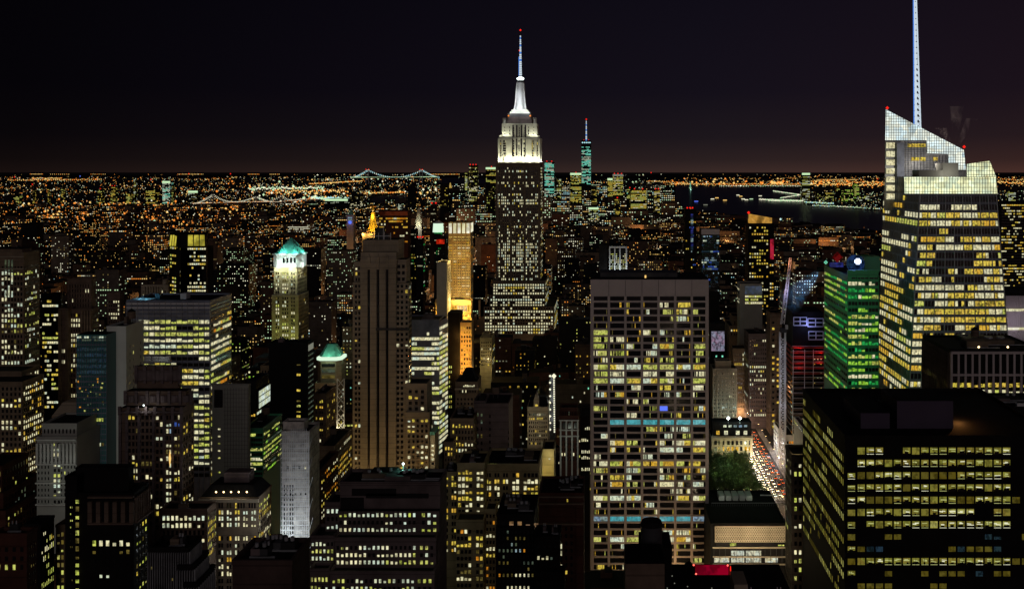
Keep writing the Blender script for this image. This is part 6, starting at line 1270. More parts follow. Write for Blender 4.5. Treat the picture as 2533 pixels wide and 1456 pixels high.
bridge('second suspension bridge strung with white cable lights, just right of the near one', ((694, 483, 6900), (752, 492, 7400)), 499, ((650, 6700), (790, 7500)), 'sp_w', 2.7, beadn=18)
# statue on its island, its floodlit look put into a glowing colour
D = 12500; cx = TX(1707, D); t = thing('statue', 'small green floodlit statue standing on an island in the harbour', 'statue', (cx, D, 0))
u = MB(); u.cyl(cx, D, 120, .7, 5, 'near_black', 12, 100); u.build('island', t)
u = MB(); u.box(cx - 14, cx + 14, D - 14, D + 14, 5.01, 22, 'limestone'); u.cyl(cx, D, 11, 22.01, 48, 'statue_glow', 4, 8, ph=pi / 4); u.build('pedestal', t)
u = MB(); u.cyl(cx, D, 7.5, 48.01, 76, 'statue_glow', 10, 4.5); u.cyl(cx, D, 3, 76.01, 84, 'statue_glow', 8, 2.4); u.bar((cx - 4, D, 74), (cx - 8, D, 94), 1.7, 'statue_glow'); u.oct(cx - 8, D, 96, 3, 'sp_y'); u.build('figure', t)
settle(t); lamp(cx, D - 40, 20, 60000, (.5, 1, .8), 3)
for k, (px_, py_, c_) in enumerate([(1838, 494, 'sp_w'), (1846, 496, 'sp_w'), (1858, 494, 'sp_g'), (1832, 487, 'sp_y'), (1825, 484, 'sp_w'), (1762, 494, 'sp_w'), (1773, 491, 'sp_y'), (1745, 509, 'dim_w'), (1722, 500, 'sp_b'), (1793, 497, 'sp_y'), (1880, 486, 'sp_w')]):
    D = GD(py_); x = TX(px_, D); t = thing('ferry', 'lit boat on the dark harbour water, ' + ['rightmost of three white lights below the pier lights', 'middle one of the three by the pier', 'greenish one nearest the long pier', 'yellow one above the trio near the pier', 'white one furthest up the harbour near the pier', 'white one in mid harbour', 'small yellow one in mid harbour', 'dim one nearest the lower shore', 'blue lit one near the lower shore', 'yellow one left of the trio by the pier', 'white one at the tip of the curved pier'][k], 'boat', (x, D, .6), 'boats in the harbour')
    u = MB(); L_ = 26; u.poly([(x - L_, D - 6), (x + L_ * .7, D - 6), (x + L_, D), (x + L_ * .7, D + 6), (x - L_, D + 6)], .8, 6, 'near_black', 'dark_metal'); u.build('hull', t)
    u = MB(); u.box(x - L_ * .6, x + L_ * .5, D - 4, D + 4, 6.01, 12, c_); u.build('lit_cabin', t)
    for o in t.children: o.location = (-x, -D, -.6)

# ================================================================== park trees
def leafm(name, c):
    m = bpy.data.materials.new(name); m.use_nodes = True; b = m.node_tree.nodes['Principled BSDF']; b.inputs['Base Color'].default_value = (*c, 1); b.inputs['Roughness'].default_value = .7; MATS[name] = m
leafm('leaf', (.05, .10, .025)); leafm('leaf_dark', (.03, .065, .02)); leafm('leaf_light', (.09, .14, .03))
def tree_mesh(seed):
    rnd = random.Random(seed); tr = MB(); h = 7
    tr.cyl(0, 0, .35, 0, h, 'bark', 7, .18)
    for k in range(6): a = k * 1.05 + rnd.random(); tr.bar((0, 0, h * (.5 + .08 * k)), (cos(a) * 3, sin(a) * 3, h * (.5 + .08 * k) + 3), .09, 'bark')
    cw = MB(); blobs = [(rnd.gauss(0, 2.3), rnd.gauss(0, 2.3), 9 + rnd.gauss(0, 2), rnd.uniform(1.4, 2.6)) for _ in range(16)]
    for bx, by, bz, br in blobs:
        for _ in range(85):
            th, ph = rnd.uniform(0, 2 * pi), math.acos(rnd.uniform(-1, 1)); rr = br * rnd.uniform(.6, 1.1)
            p = (bx + rr * sin(ph) * cos(th), by + rr * sin(ph) * sin(th), bz + rr * cos(ph) * .8); s_ = rnd.uniform(.25, .5)
            u = [rnd.uniform(-1, 1) * s_ for _ in range(3)]; v = [rnd.uniform(-1, 1) * s_ for _ in range(3)]
            cw.face([tuple(p[i] - u[i] for i in range(3)), tuple(p[i] + v[i] for i in range(3)), tuple(p[i] + u[i] for i in range(3)), tuple(p[i] - v[i] for i in range(3))], rnd.choice(['leaf', 'leaf', 'leaf_dark', 'leaf_light']))
    return tr, cw
protos = [tree_mesh(k) for k in range(3)]; pm = []
spots = []
for r in range(8):
    for c in range(9):
        D = 802 + r * 11.5 + random.uniform(-3, 3); X = 84 + c * 5.4 + random.uniform(-1.5, 1.5) - (r * .5)
        if X < 126 - r * .3: spots.append((X, D))
random.shuffle(spots); spots = spots[:60]; first = {}
for k, (X, D) in enumerate(spots):
    i = k % 3; s_ = random.uniform(.85, 1.15)
    pxx = VX + F * X / D; where = ('beside the white-framed tower' if pxx < 1790 else 'in the middle of the park' if pxx < 1845 else 'along the avenue') + (' at the front of the park' if D < 835 else ' half way back' if D < 865 else ' at the back of the park')
    t = thing('park_tree', 'dense green street-lit tree ' + where, 'tree', (X, D, 0), 'trees of the park'); t.rotation_euler = (0, 0, random.uniform(0, 6.28)); t.scale = (s_, s_, s_ * random.uniform(.9, 1.15))
    if i not in first:
        a = protos[i][0].build('trunk', t); b = protos[i][1].build('crown', t); first[i] = (a, b)
    else:
        for q_ in first[i]: c_ = q_.copy(); col.objects.link(c_); c_.parent = t
for k in range(14): lamp(random.uniform(86, 128), random.uniform(795, 890), random.choice((4, 6, 18)), 900, random.choice(((.8, 1, .5), (1, .8, .4), (.7, 1, .8))), .3, name='park_lamp')
LIM.append((1752, 1945, 800, 1212)); FOOT.append((78, 162, 641, 1005)); FOOT.append((58, 108, 530, 581))
# park ground lamps: lit points under and between the trees
for k in range(26):
    X, D = random.uniform(86, 126), random.uniform(792, 815) if k % 3 else random.uniform(815, 890)
    t = thing('park_lantern', 'small globe lantern on a post glowing under the park trees', 'lamp', (X, D, 0), 'lanterns in the park')
    u = MB(); u.cyl(0, 0, .07, 0, 3.6, 'dark_metal', 6); u.build('post', t); u = MB(); u.oct(0, 0, 4, .45, random.choice(['lamp_warm', 'head', 'sp_w', 'sp_y'])); u.build('globe', t)
# ================================================================== avenue: lamps and cars
lm = None
for k in range(22):
    for s_ in (-1, 1):
        D = 770 + k * 22; X = AV + s_ * 13.5
        t = thing('street_lamp', 'tall street lamp on the %s pavement of the bright avenue' % ('park-side' if s_ < 0 else 'far right'), 'street lamp', (X, D, 0), 'street lamps along the avenue')
        if lm is None:
            p = MB(); p.cyl(0, 0, .12, 0, 9, 'dark_metal', 8, .07); p.bar((0, 0, 9), (1.6, 0, 9.6), .07, 'dark_metal'); h_ = MB(); h_.box(1.3, 2.3, -.2, .2, 9.45, 9.7, 'lamp_warm', bottom=True)
            lm = (p.build('pole', t), h_.build('lamp_head', t))
        else:
            for q_ in lm: c_ = q_.copy(); col.objects.link(c_); c_.parent = t
        if s_ > 0: t.rotation_euler = (0, 0, pi)
    lamp(AV - 8, 792 + k * 10, 4, 900, (1, .93, .8), .6, name='headlight_glow')  # added lamps brighten the road around the car headlights
    if k % 2 == 0: lamp(AV, 770 + k * 22, 10, 9500, (1, .62, .34), 1)
def car_meshes(front):
    b = MB(); y0, y1 = -2.2, 2.2
    b.poly([(-.9, y0), (.9, y0), (.9, y1), (-.9, y1)], .35, .85, 'carpaint', None, [(-.86, y0 + .1), (.86, y0 + .1), (.86, y1 - .1), (-.86, y1 - .1)], True); c = MB()
    c.poly([(-.82, -1.1), (.82, -1.1), (.82, 1.5), (-.82, 1.5)], .86, 1.45, 'dk', None, [(-.65, -.5), (.65, -.5), (.65, 1.1), (-.65, 1.1)])
    w_ = MB()
    for sx in (-.85, .85):
        for sy in (-1.4, 1.4): P = [(sx, sy + .33 * cos(t_ * pi / 5), .34 + .33 * sin(t_ * pi / 5)) for t_ in range(10)]; w_.face(P, 'near_black'); w_.face([(p[0] * .86, p[1], p[2]) for p in reversed(P)], 'near_black')
    h_ = MB(); t2 = MB()
    for sx in (-.65, .65):
        h_.box(sx - .24, sx + .24, y0 - .06, y0 + .08, .5, .8, 'head'); t2.box(sx - .24, sx + .24, y1 - .08, y1 + .06, .5, .8, 'tail', bottom=True)
    return (('body', b), ('cabin', c), ('wheels', w_), ('headlights', h_), ('taillights', t2))
cm = None; n = 0
for lane, x in enumerate((-10.2, -8, -4, 0, 4, 8)):
    D = 796 + lane * 3
    while D < 1000:
        t = thing('car', 'yellow car with %s in %s' % (('white headlights', 'the kerb lane beside the park trees') if lane < 2 else ('headlights on', 'the middle lanes of the avenue') if lane < 4 else ('red tail lights', 'the right lanes of the avenue')), 'car', (AV + x, D, .03), 'cars on the avenue')
        if lane >= 4: t.rotation_euler = (0, 0, pi)
        if cm is None: cm = [m_.build(nm, t) for nm, m_ in car_meshes(1)]
        else:
            for q_ in cm: c_ = q_.copy(); col.objects.link(c_); c_.parent = t
        n += 1; D += random.uniform(5.2, 8) if lane < 3 else random.uniform(7, 18)
# bright facades standing along the right side of the avenue
def lfac(lbl, Df, px_back, ytop_front, m, x1, W, lights=()):
    X = AV + 17; x0 = VX + F * X / Df
    simple('street_block', lbl, Df, x0, x1, ytop_front, px_back, m, vis=1200, W=W, extra=lambda g: [lamp(X - 6, d, z, p, c, 1) for d, z, p, c in lights])
lfac('white-lit low block whose long side faces the bright avenue', 874, 1926, 1077, 'white_stone', 1964, [('L', .03, .97, 1084, 1150, 9, 6, .8, .35, .35, 'ww3 oy2 cw2'), ('F', 1945, 1962, 1086, 1150, 3, 5, .8, .5, .4, 'or dm gw')], [(880, 9, 5000, (.95, .85, 1)), (900, 12, 5000, (1, .9, .95))])
lfac('narrow white-lit block deeper along the bright avenue', 910, 1913, 1060, 'white_stone', 1932, [('L', .03, .97, 1066, 1130, 5, 6, .8, .35, .2, 'ww cw')], [(922, 10, 4500, (.95, .9, 1))])
lfac('blank pinkish block with a yellow lit strip nearest the beige corner tower', 780, 1963, 1074, 'grey_panel', 2010, [('L', .02, .98, 1078, 1086, 9, 1, .9, .4, .8, 'gw wy')], [(790, 20, 4000, (1, .8, .7))])
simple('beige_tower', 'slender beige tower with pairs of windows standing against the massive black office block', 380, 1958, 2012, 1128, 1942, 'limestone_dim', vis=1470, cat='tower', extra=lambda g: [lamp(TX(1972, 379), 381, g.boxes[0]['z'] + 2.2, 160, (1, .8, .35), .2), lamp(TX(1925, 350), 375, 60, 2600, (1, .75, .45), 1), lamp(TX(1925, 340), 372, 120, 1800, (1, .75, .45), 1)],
    W=[('F', 1961, 1984, 1138, 1460, 2, 15, .5, .5, .35, 'gw ww', {'rows': {5: .6, 7: .9, 10: .9, 12: .8, 13: .8}}), ('L', .05, .95, 1138, 1460, 4, 15, .3, .5, .12, 'gw ww')])
# low block with the patterned screen wall and its rooftop equipment
def pattern(g):
    D = 580; u = MB(); x0, x1 = TX(1767, D), TX(1942, D)
    u.box(x0, x1, D - 1.2, D - .02, TZ(1337, D), TZ(1297, D), 'limestone'); o = u.build('screen_wall', g.t)
    v = MB()
    for r in range(8):
        for c in range(30): x = x0 + .7 + c * (x1 - x0 - 1.2) / 30 + (r % 2) * .6; z = TZ(1301 + r * 4.6, D); v.face([(x, D - 1.24, z - .45), (x + .55, D - 1.24, z - .45), (x + .55, D - 1.24, z), (x, D - 1.24, z)], 'near_black')
    v.build('openings', o)
    for k, (a, c) in enumerate(((1765, 1805), (1806, 1842), (1843, 1884), (1890, 1925))):
        g.quad([(TX(a + 1, D), D - .3, TZ(1388, D)), (TX(c - 2, D), D - .3, TZ(1388, D)), (TX(c - 2, D), D - .3, TZ(1376, D)), (TX(a + 1, D), D - .3, TZ(1376, D))], 'shop')
        if k in (1, 2): g.quad([(TX(a + 1, D), D - .3, TZ(1371, D)), (TX(c - 2, D), D - .3, TZ(1371, D)), (TX(c - 2, D), D - .3, TZ(1359, D)), (TX(a + 1, D), D - .3, TZ(1359, D))], 'shop')
    for y in (1350, 1373, 1391): g.w.box(TX(1762, D), TX(1943, D), D - .8, D - .05, TZ(y + 3, D), TZ(y, D), 'limestone')
    for k in range(13): x = TX(1765 + k * 14, D); g.w.box(x - .1, x + .1, D - .9, D - .82, TZ(1395, D), TZ(1352, D), 'dark_metal')
    for k in range(5):
        u = MB(); x = TX(1778 + k * 17, 622); u.box(x, x + 3.4, 622, 632, g.boxes[0]['z'] + .05, g.boxes[0]['z'] + 3, 'pale_metal'); u.build('air_handler', g.t)
    u = MB()
    for k in range(40): x = TX(1760 + k * 4.6, 612); u.box(x, x + .1, 612, 612.1, g.boxes[0]['z'] + .02, g.boxes[0]['z'] + 2, 'metal')
    u.bar((TX(1759, 612), 612, g.boxes[0]['z'] + 2), (TX(1943, 612), 612, g.boxes[0]['z'] + 2), .12, 'pale_metal'); u.build('roof_fence', g.t)
    u = MB(); u.bar((TX(1880, 625), 625, g.boxes[0]['z'] + 2.5), (TX(1925, 625), 625, g.boxes[0]['z'] + 2.5), .3, 'pale_metal'); u.build('duct', g.t)
    u = MB(); u.oct(TX(1935, 618), 618, g.boxes[0]['z'] + 4, .6, 'lamp_warm'); u.build('roof_lamp', g.t)
    for x in (1790, 1860, 1935): lamp(TX(x, 618), 618, g.boxes[0]['z'] + 6, 260, (.85, 1, .7), .3)
    for x in (1780, 1825, 1870, 1915): lamp(TX(x, 560), 560, 46, 9000, (1, .8, .5), 1)  # added unseen lamps that brighten the screen wall
simple('low_block', 'low block with a white perforated screen wall above bright windows, before the park', 580, 1757, 1944, 1296, None, 'near_black', vis=1392, depth=60, extra=pattern, W=[('F', 1770, 1940, 1340, 1349, 10, 1, .9, .8, .25, 'gw', {})])

# ================================================================== foreground roof with machinery, bottom right of centre
def fore():
    D = 215; Z = TZ(1393, 225)
    g = Bld('rooftop', 'black foreground rooftop crowded with machinery at the bottom, below the white-framed tower', 150, 1560, 1800, 1900, None, 'near_black', 'building', depth=8)
    t = g.t
    g.w.box(TX(1570, D), TX(1946, D), 172, D + 10, 0, Z, 'near_black', 'roof_tar')
    def part(n, f): u = MB(); f(u); u.build(n, t)
    cx = TX(1611, 200); zb = TZ(1372, 200)
    part('cooling_tower', lambda u: (u.cyl(cx, 200, 2.1, Z + .02, TZ(1296, 200), 'tankm', 24), u.cyl(cx, 200, 2.25, TZ(1296, 200) + .01, TZ(1284, 200), 'near_black', 24, 1.9)))
    part('plant_room', lambda u: u.box(TX(1588, 198) - .2, TX(1668, 198), 205, 214, Z + .02, TZ(1352, 205), 'near_black'))
    part('plant_room', lambda u: u.box(TX(1545, 190), TX(1640, 190), 186, 196, 0, TZ(1392, 186), 'brown_stone', 'roof_tar'))
    part('rooftop_unit', lambda u: u.box(TX(1812, 180), TX(1845, 180), 178, 184, Z - 3, TZ(1432, 180), 'limestone'))
    part('gantry', lambda u: [u.bar((TX(x, 205), 205, Z), (TX(x, 205), 205, Z + 3.2), .09, 'pale_metal') for x in (1848, 1857, 1922, 1930)] + [u.bar((TX(1848, 205), 205, Z + 1.6), (TX(1930, 205), 205, Z + 1.6), .1, 'pale_metal')])
    for k in range(12): part('rooftop_unit', lambda u: (lambda x, y: u.box(x, x + random.uniform(.8, 2.5), y, y + 2, Z + .02, Z + random.uniform(.6, 1.8), random.choice(['dark_metal', 'near_black', 'metal'])))(TX(random.uniform(1650, 1930), 195), random.uniform(176, 200)))
    for x, y in ((1662, 1422), (1668, 1440), (1700, 1448), (1650, 1452), (1760, 1452)): part('small_lamp', lambda u: u.oct(TX(x, 190), 190, TZ(y, 190), .14, 'dim_w'))
    g.done()
    # red lit duct, the lamplight put into its glowing colour
    t = thing('red_glow_duct', 'horizontal cylinder glowing red with four red lamps at its ends on the foreground roof', 'beacon', (TX(1760, 208), 208, Z))
    u = MB(); P = []; x0, x1, r = TX(1720, 208), TX(1800, 208), .95; zc = TZ(1407, 208)
    for i in range(16):
        a, b = 2 * pi * i / 16, 2 * pi * (i + 1) / 16
        u.face([(x0, 208 + r * cos(a), zc + r * sin(a)), (x1, 208 + r * cos(a), zc + r * sin(a)), (x1, 208 + r * cos(b), zc + r * sin(b)), (x0, 208 + r * cos(b), zc + r * sin(b))], 'redpipe')
    u.face([(x0, 208 + r * cos(2 * pi * i / 16), zc + r * sin(2 * pi * i / 16)) for i in range(16)], 'redpipe'); u.face([(x1, 208 + r * cos(-2 * pi * i / 16), zc + r * sin(-2 * pi * i / 16)) for i in range(16)], 'redpipe')
    u.build('cylinder', t)
    u = MB()
    for i in range(16):
        a, b = 2 * pi * i / 16, 2 * pi * (i + 1) / 16; u.bar((x1 + .4, 207 + .45 * cos(a), zc + 1.1 * sin(a)), (x1 + .4, 207 + .45 * cos(b), zc + 1.1 * sin(b)), .07, 'sp_r')
    u.build('ring', t)
    for x, y in ((1715, 1394), (1799, 1395), (1721, 1416), (1807, 1416)):
        u = MB(); u.oct(TX(x, 207), 206.8, TZ(y, 207), .22, 'redlamp'); u.build('lamp', t)
    l = t.location
    for o in t.children: o.location = (-l[0], -l[1], -l[2])
    lamp(TX(1760, 206), 204.5, Z + 2.6, 26, (1, .02, .05), .3); lamp(TX(1680, 206), 203, Z + 2, 6, (.5, .1, 1), .3); lamp(TX(1860, 206), 203, Z + 2, 6, (.8, .1, .5), .3)
fore()

# glow of the streets between the towers (added lamps stand in for lamps and traffic)
for X, D, p, c_ in ((-176, 668, 26000, (1, .72, .3)), (-150, 660, 20000, (1, .72, .3)), (-125, 655, 16000, (1, .75, .35)), (-190, 560, 12000, (1, .55, .2)), (-190, 740, 16000, (1, .5, .18)), (-190, 900, 26000, (1, .5, .15)), (-190, 1100, 26000, (1, .45, .15)),
    (-20, 600, 14000, (1, .6, .25)), (40, 598, 14000, (1, .6, .25)), (70, 560, 9000, (1, .7, .35)), (-60, 425, 9000, (1, .8, .3)), (-40, 410, 7000, (1, .8, .3)), (-20, 420, 7000, (1, .75, .3)), (-330, 640, 14000, (1, .7, .4)), (-330, 500, 9000, (.9, .95, .7)), (-390, 470, 8000, (.8, .9, .8)), (-250, 440, 8000, (1, .75, .35)),
    (-330, 900, 20000, (1, .6, .25)), (-190, 1250, 26000, (1, .5, .2)), (-60, 1240, 26000, (1, .62, .3)), (-150, 980, 22000, (1, .5, .15)), (141, 700, 9000, (1, .7, .5)), (141, 1300, 20000, (1, .5, .25)), (141, 1600, 26000, (1, .5, .2)), (280, 620, 14000, (1, .8, .5)), (170, 640, 9000, (1, .8, .6)), (60, 480, 5000, (1, .75, .4)), (-100, 780, 12000, (1, .65, .3)), (0, 780, 12000, (1, .65, .3)), (-330, 1300, 26000, (1, .5, .2)), (-470, 1100, 26000, (1, .5, .25)), (-470, 1700, 40000, (1, .45, .2)), (-190, 1800, 40000, (1, .5, .2)), (60, 1800, 40000, (1, .5, .2)), (141, 2200, 50000, (1, .45, .2)), (-330, 2300, 50000, (1, .45, .2)), (420, 1700, 40000, (1, .5, .25)), (420, 1300, 26000, (1, .5, .25))):
    lamp(X, D, 14, p, c_, 2, name='street_glow')

sr = random.Random(3)
for k in range(70):    # added lamps further out, standing in for the glow of the streets
    D = sr.uniform(1150, 4300); X = sr.choice([a_ for a_ in (-960, -780, -620, -470, -330, -190, 141, 420, 700) if -.6 * D < a_ < .43 * D]); 
    lamp(X, D, 24, 60000 * (D / 1500), sr.choice(((1, .42, .12), (1, .5, .2), (1, .62, .3))), 3, name='street_glow')

# ================================================================== the town between the landmarks
MARK = [(30, 'brown left-edge tower'), (190, 'dark setback tower'), (290, 'teal glass slab'), (445, 'greenish glass tower'), (560, 'yellow-crowned tower'), (715, 'teal pyramid roof'), (810, 'pale green pyramid'),
        (935, 'black-striped stone tower'), (1060, 'bowed ribbon block'), (1137, 'golden tower'), (1283, 'tallest skyscraper'), (1450, 'cyan distant tower'), (1606, 'white-framed tower'), (1757, 'blue-lit tower'),
        (1880, 'orange-crowned tower'), (1936, 'lattice crane'), (1990, 'red-lit unfinished tower'), (2105, 'green tower'), (2330, 'sloping-crowned tower'), (2500, 'right edge')]
GRP = {}
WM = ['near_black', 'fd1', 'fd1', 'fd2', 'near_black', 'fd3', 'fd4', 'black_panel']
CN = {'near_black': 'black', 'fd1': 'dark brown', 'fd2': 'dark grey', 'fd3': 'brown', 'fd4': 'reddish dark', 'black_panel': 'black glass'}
def ok_foot(x0, x1, y0, y1):
    for a, b, c, d in FOOT:
        if x0 < b and x1 > a and y0 < d and y1 > c: return False
    return True
AVS = [-190, -330, -470, -620, -780, -960, -1180, 141, 420, 700, 960, 1220]
TOPS = []
for t in list(scene.objects): pass
cand = []; rnd = random.Random(11)
LIMS = sorted(LIM, key=lambda l: l[2])
def allowed(p0, p1, D, yt):
    r = [v for a, b, d, v in LIM if d > D and p0 < b and p1 > a and yt < v]
    return max(r) if r else None
y = 345.0
while y < 6900:
    step = 27 if y < 1500 else 38 if y < 3000 else 62
    blk = int(y / 80); gap = (y % 80) < 17 and y < 3000
    if gap: y += 17
    half = (1.0 if y > 1000 else 1.1) * y
    x = -max(.62 * y, 100) - 60
    while x < .47 * y + 60:
        w_ = rnd.uniform(16, 42) if y < 1500 else rnd.uniform(22, 55) if y < 3000 else rnd.uniform(35, 85)
        x2 = x + w_; dp = step - rnd.uniform(1, 5)
        bad = any(abs((x + x2) / 2 - a) < w_ / 2 + 11 for a in AVS) if y < 3200 else False
        p0, p1 = VX + F * x / y, VX + F * x2 / y
        if not bad and p1 > -30 and p0 < 2560 and not inside(p0, EY + F * H / y, HARB) and not inside(p1, EY + F * H / y, HARB) and not inside((p0 + p1) / 2, EY + F * H / (y + dp), HARB) and ok_foot(x, x2, y, y + dp):
            u = rnd.random()
            if y < 1100: h = rnd.uniform(18, 62) if u < .8 else rnd.uniform(60, 105)
            elif y < 3000: h = rnd.uniform(14, 45) if u < .78 else rnd.uniform(45, 90) if u < .97 else rnd.uniform(90, 130)
            elif 4300 < y < 6700 and 1090 < p0 < 1645: h = rnd.uniform(25, 70) if u < .45 else rnd.uniform(70, 165)
            else: h = rnd.uniform(9, 26) if u < .86 else rnd.uniform(26, 60)
            if p0 > 1640 and y > 1400: h = min(h, 14 + rnd.random() * 34)
            if p0 < 900 and y > 2600: h *= .75
            yt = EY + F * (H - h) / (y + dp)
            v = allowed(min(p0, VX + F * x / (y + dp)), max(p1, VX + F * x2 / (y + dp)), y, yt)
            if v is not None: h = H - (v + 3 - EY) * (y + dp) / F - 1
            for lx, ly, lz in LAMPS:
                if x - 2 < lx < x2 + 2 and y - 2 < ly < y + dp + 2: h = min(h, lz - 4)
            if h > 7: cand.append([x, x2, y, y + dp, h, rnd.choice(WM)])
        x = x2 + (rnd.uniform(.5, 3) if rnd.random() < .8 else 10)
    y += step
# skyline buffer: how much of each block shows
buf = [1456.0] * 640
ev = [(c[2], 0, i) for i, c in enumerate(cand)] + [(l[2], 1, i) for i, l in enumerate(LIM)]
vis = {}
for D, kind, i in sorted(ev):
    if kind: a, b, yt = LIM[i][0], LIM[i][1], LIM[i][3] - 40
    else: c = cand[i]; a, b = VX + F * c[0] / D, VX + F * c[1] / D; yt = EY + F * (H - c[4]) / D
    s_ = 0
    for k in range(max(0, int(a / 4)), min(640, int(b / 4) + 1)):
        if yt < buf[k]:
            s_ += (buf[k] - yt) * 4; buf[k] = yt if not kind else min(buf[k], yt)
    if not kind: vis[i] = s_
order = sorted(range(len(cand)), key=lambda i: -vis.get(i, 0))
indiv = set(order[:300])
PAL1 = pal('ww4 wy5 oy3 or2 cw2 gw2 dm5 dw3'); 
def fill(mb, c, i):
    x0, x1, y0, y1, h, wm = c; px0 = VX + F * x0 / y0
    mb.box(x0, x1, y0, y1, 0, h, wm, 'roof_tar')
    if y0 < 2600:
        for k in range(rnd.choice((1, 2, 2, 3))):
            a = rnd.uniform(x0 + 2, x1 - 8) if x1 - x0 > 12 else x0 + 2; b = rnd.uniform(y0 + 3, y1 - 8); s_ = rnd.uniform(2.5, 6)
            if rnd.random() < .3: mb.cyl(a + 2, b + 2, 1.9, h + 2.5, h + 6.5, 'brown_stone', 10); mb.cyl(a + 2, b + 2, 2.0, h + 6.5, h + 8, 'roof_tar', 10, .2); mb.box(a + .8, a + 3.2, b + .8, b + 3.2, h + .01, h + 2.49, 'dark_metal')
            else: mb.box(a, a + s_, b, b + s_, h + .01, h + rnd.uniform(2, 4.5), rnd.choice([wm, 'roof_gravel']))
        mb.box(x0, x1, y0 - .25, y0 - .01, h - 1.2, h + .6, wm)
    D = y0; fh = 3.7; sc = 1 if D < 1800 else 1.2 if D < 2600 else 1.6 if D < 4200 else 2.6
    ww_, hh_ = (1.35 * sc, 1.5 * sc) if D < 900 else (1.2 * sc * (D / 2000) ** .3, 1.3 * sc); nx = max(1, int((x1 - x0) / (3.2 * sc))); ny = max(1, int(h / (fh * sc)))
    ytop = EY + F * (H - h) / D
    style = rnd.random(); p = rnd.choice((.04, .06, .1, .15, .22, .4)) * (1.0 if D < 900 else 1.5)
    if D > 4300 and 1090 < px0 < 1645: p = rnd.choice((.2, .4, .65, .8))
    if 1640 < px0 < 2200 and D > 1500: p *= .8
    if D < 560: p *= .7
    tone = rnd.choice([PAL1, PAL1, pal('wy3 oy3 or2 dm3'), pal('cw3 ww3 tc1 dm2 dw2'), pal('gw4 ww2 gy1 dm2')]) if not (D > 4300 and px0 > 1090) else pal('gw4 wy3 cw2 tc1 ww2')
    if px0 < 700 and D > 2400: tone = pal('oy4 or5 wy2 ww2')
    pr = 0
    FM = {'ww': 'sp_w', 'wy': 'sp_y', 'or': 'sp_o', 'oy': 'sp_y', 'cw': 'sp_w', 'gw': 'sp_g', 'dm': 'dim_y', 'dw': 'dim_w', 'tc': 'sp_c', 'gy': 'sp_g'}
    def qd(pts, m): mb.face(pts, FM.get(m, m) if D > 1100 else m)
    for r in range(ny):
        z = h - (r + .75) * fh * sc
        if z < 3: break
        q = p * rnd.choice((.4, 1, 1, 2)); full = rnd.random() < .03
        km = tone()
        for c_ in range(nx):
            if rnd.random() < (q if not full else .9):
                if rnd.random() < .5: km = tone()
                xx = x0 + (c_ + .5) * (x1 - x0) / nx; hw = ww_ / 2 * (1.6 if full else rnd.choice((.7, 1, 1.2)))
                qd([(xx - hw, D - .3, z - hh_ / 2), (xx + hw, D - .3, z - hh_ / 2), (xx + hw, D - .3, z + hh_ / 2), (xx - hw, D - .3, z + hh_ / 2)], km)
        # the side that faces the axis of view
        X = x1 + .15 if x1 < 0 else x0 - .15
        if x1 < 0 or x0 > 0:
            nn = max(1, int((y1 - y0) / (3.2 * sc)))
            for c_ in range(nn):
                if rnd.random() < q * .8:
                    yy = y0 + (c_ + .5) * (y1 - y0) / nn; a, b = (yy - ww_ / 2, yy + ww_ / 2) if x1 < 0 else (yy + ww_ / 2, yy - ww_ / 2)
                    qd([(X, a, z - hh_ / 2), (X, b, z - hh_ / 2), (X, b, z + hh_ / 2), (X, a, z + hh_ / 2)], tone())
    return p
mass = MB(); far = MB(); seen = {}
for i, c in enumerate(cand):
    x0, x1, y0, y1, h, wm = c
    if i in indiv:
        cx, cy = (x0 + x1) / 2, y0; mb = MB()
        p = fill(mb, c, i)
        pxc = VX + F * cx / cy; k = min(range(len(MARK)), key=lambda j: abs(MARK[j][0] - pxc)); side = 'left of' if pxc < MARK[k][0] - 12 else 'right of' if pxc > MARK[k][0] + 12 else 'in line with'
        dist = 'near' if cy < 600 else 'fairly near' if cy < 900 else 'mid-distance' if cy < 1400 else 'distant' if cy < 2200 else 'far' if cy < 3500 else 'very far'
        hs = 'low' if h < 22 else 'mid-height' if h < 45 else 'tall' if h < 80 else 'very tall'; ws = 'narrow' if x1 - x0 < 24 else 'wide' if x1 - x0 > 36 else ''
        ls = 'hardly lit' if p < .05 else 'sparsely lit' if p < .12 else 'half lit' if p < .3 else 'brightly lit'
        lab = ' '.join(('%s %s %s %s %s block %s the %s' % (dist, hs, ws, CN[wm], ls, side, MARK[k][1])).split())
        seen.setdefault(lab, []).append((mb, (cx, cy, 0)))
    else: fill(mass if y0 < 3000 else far, c, i)
for n_, (lab, L_) in enumerate(seen.items()):
    for mb, loc in L_:
        o = mb.build('city_block', None, loc); tag(o, lab, 'building', 'city blocks between the landmarks')
o = mass.build('city_mass'); tag(o, 'dense dark rooftops and lit windows filling the gaps between the towers', 'city', kind='stuff')
o = far.build('far_city_mass'); tag(o, 'far low city speckled with lights beyond the towers', 'city', kind='stuff')
print('cand', len(cand))

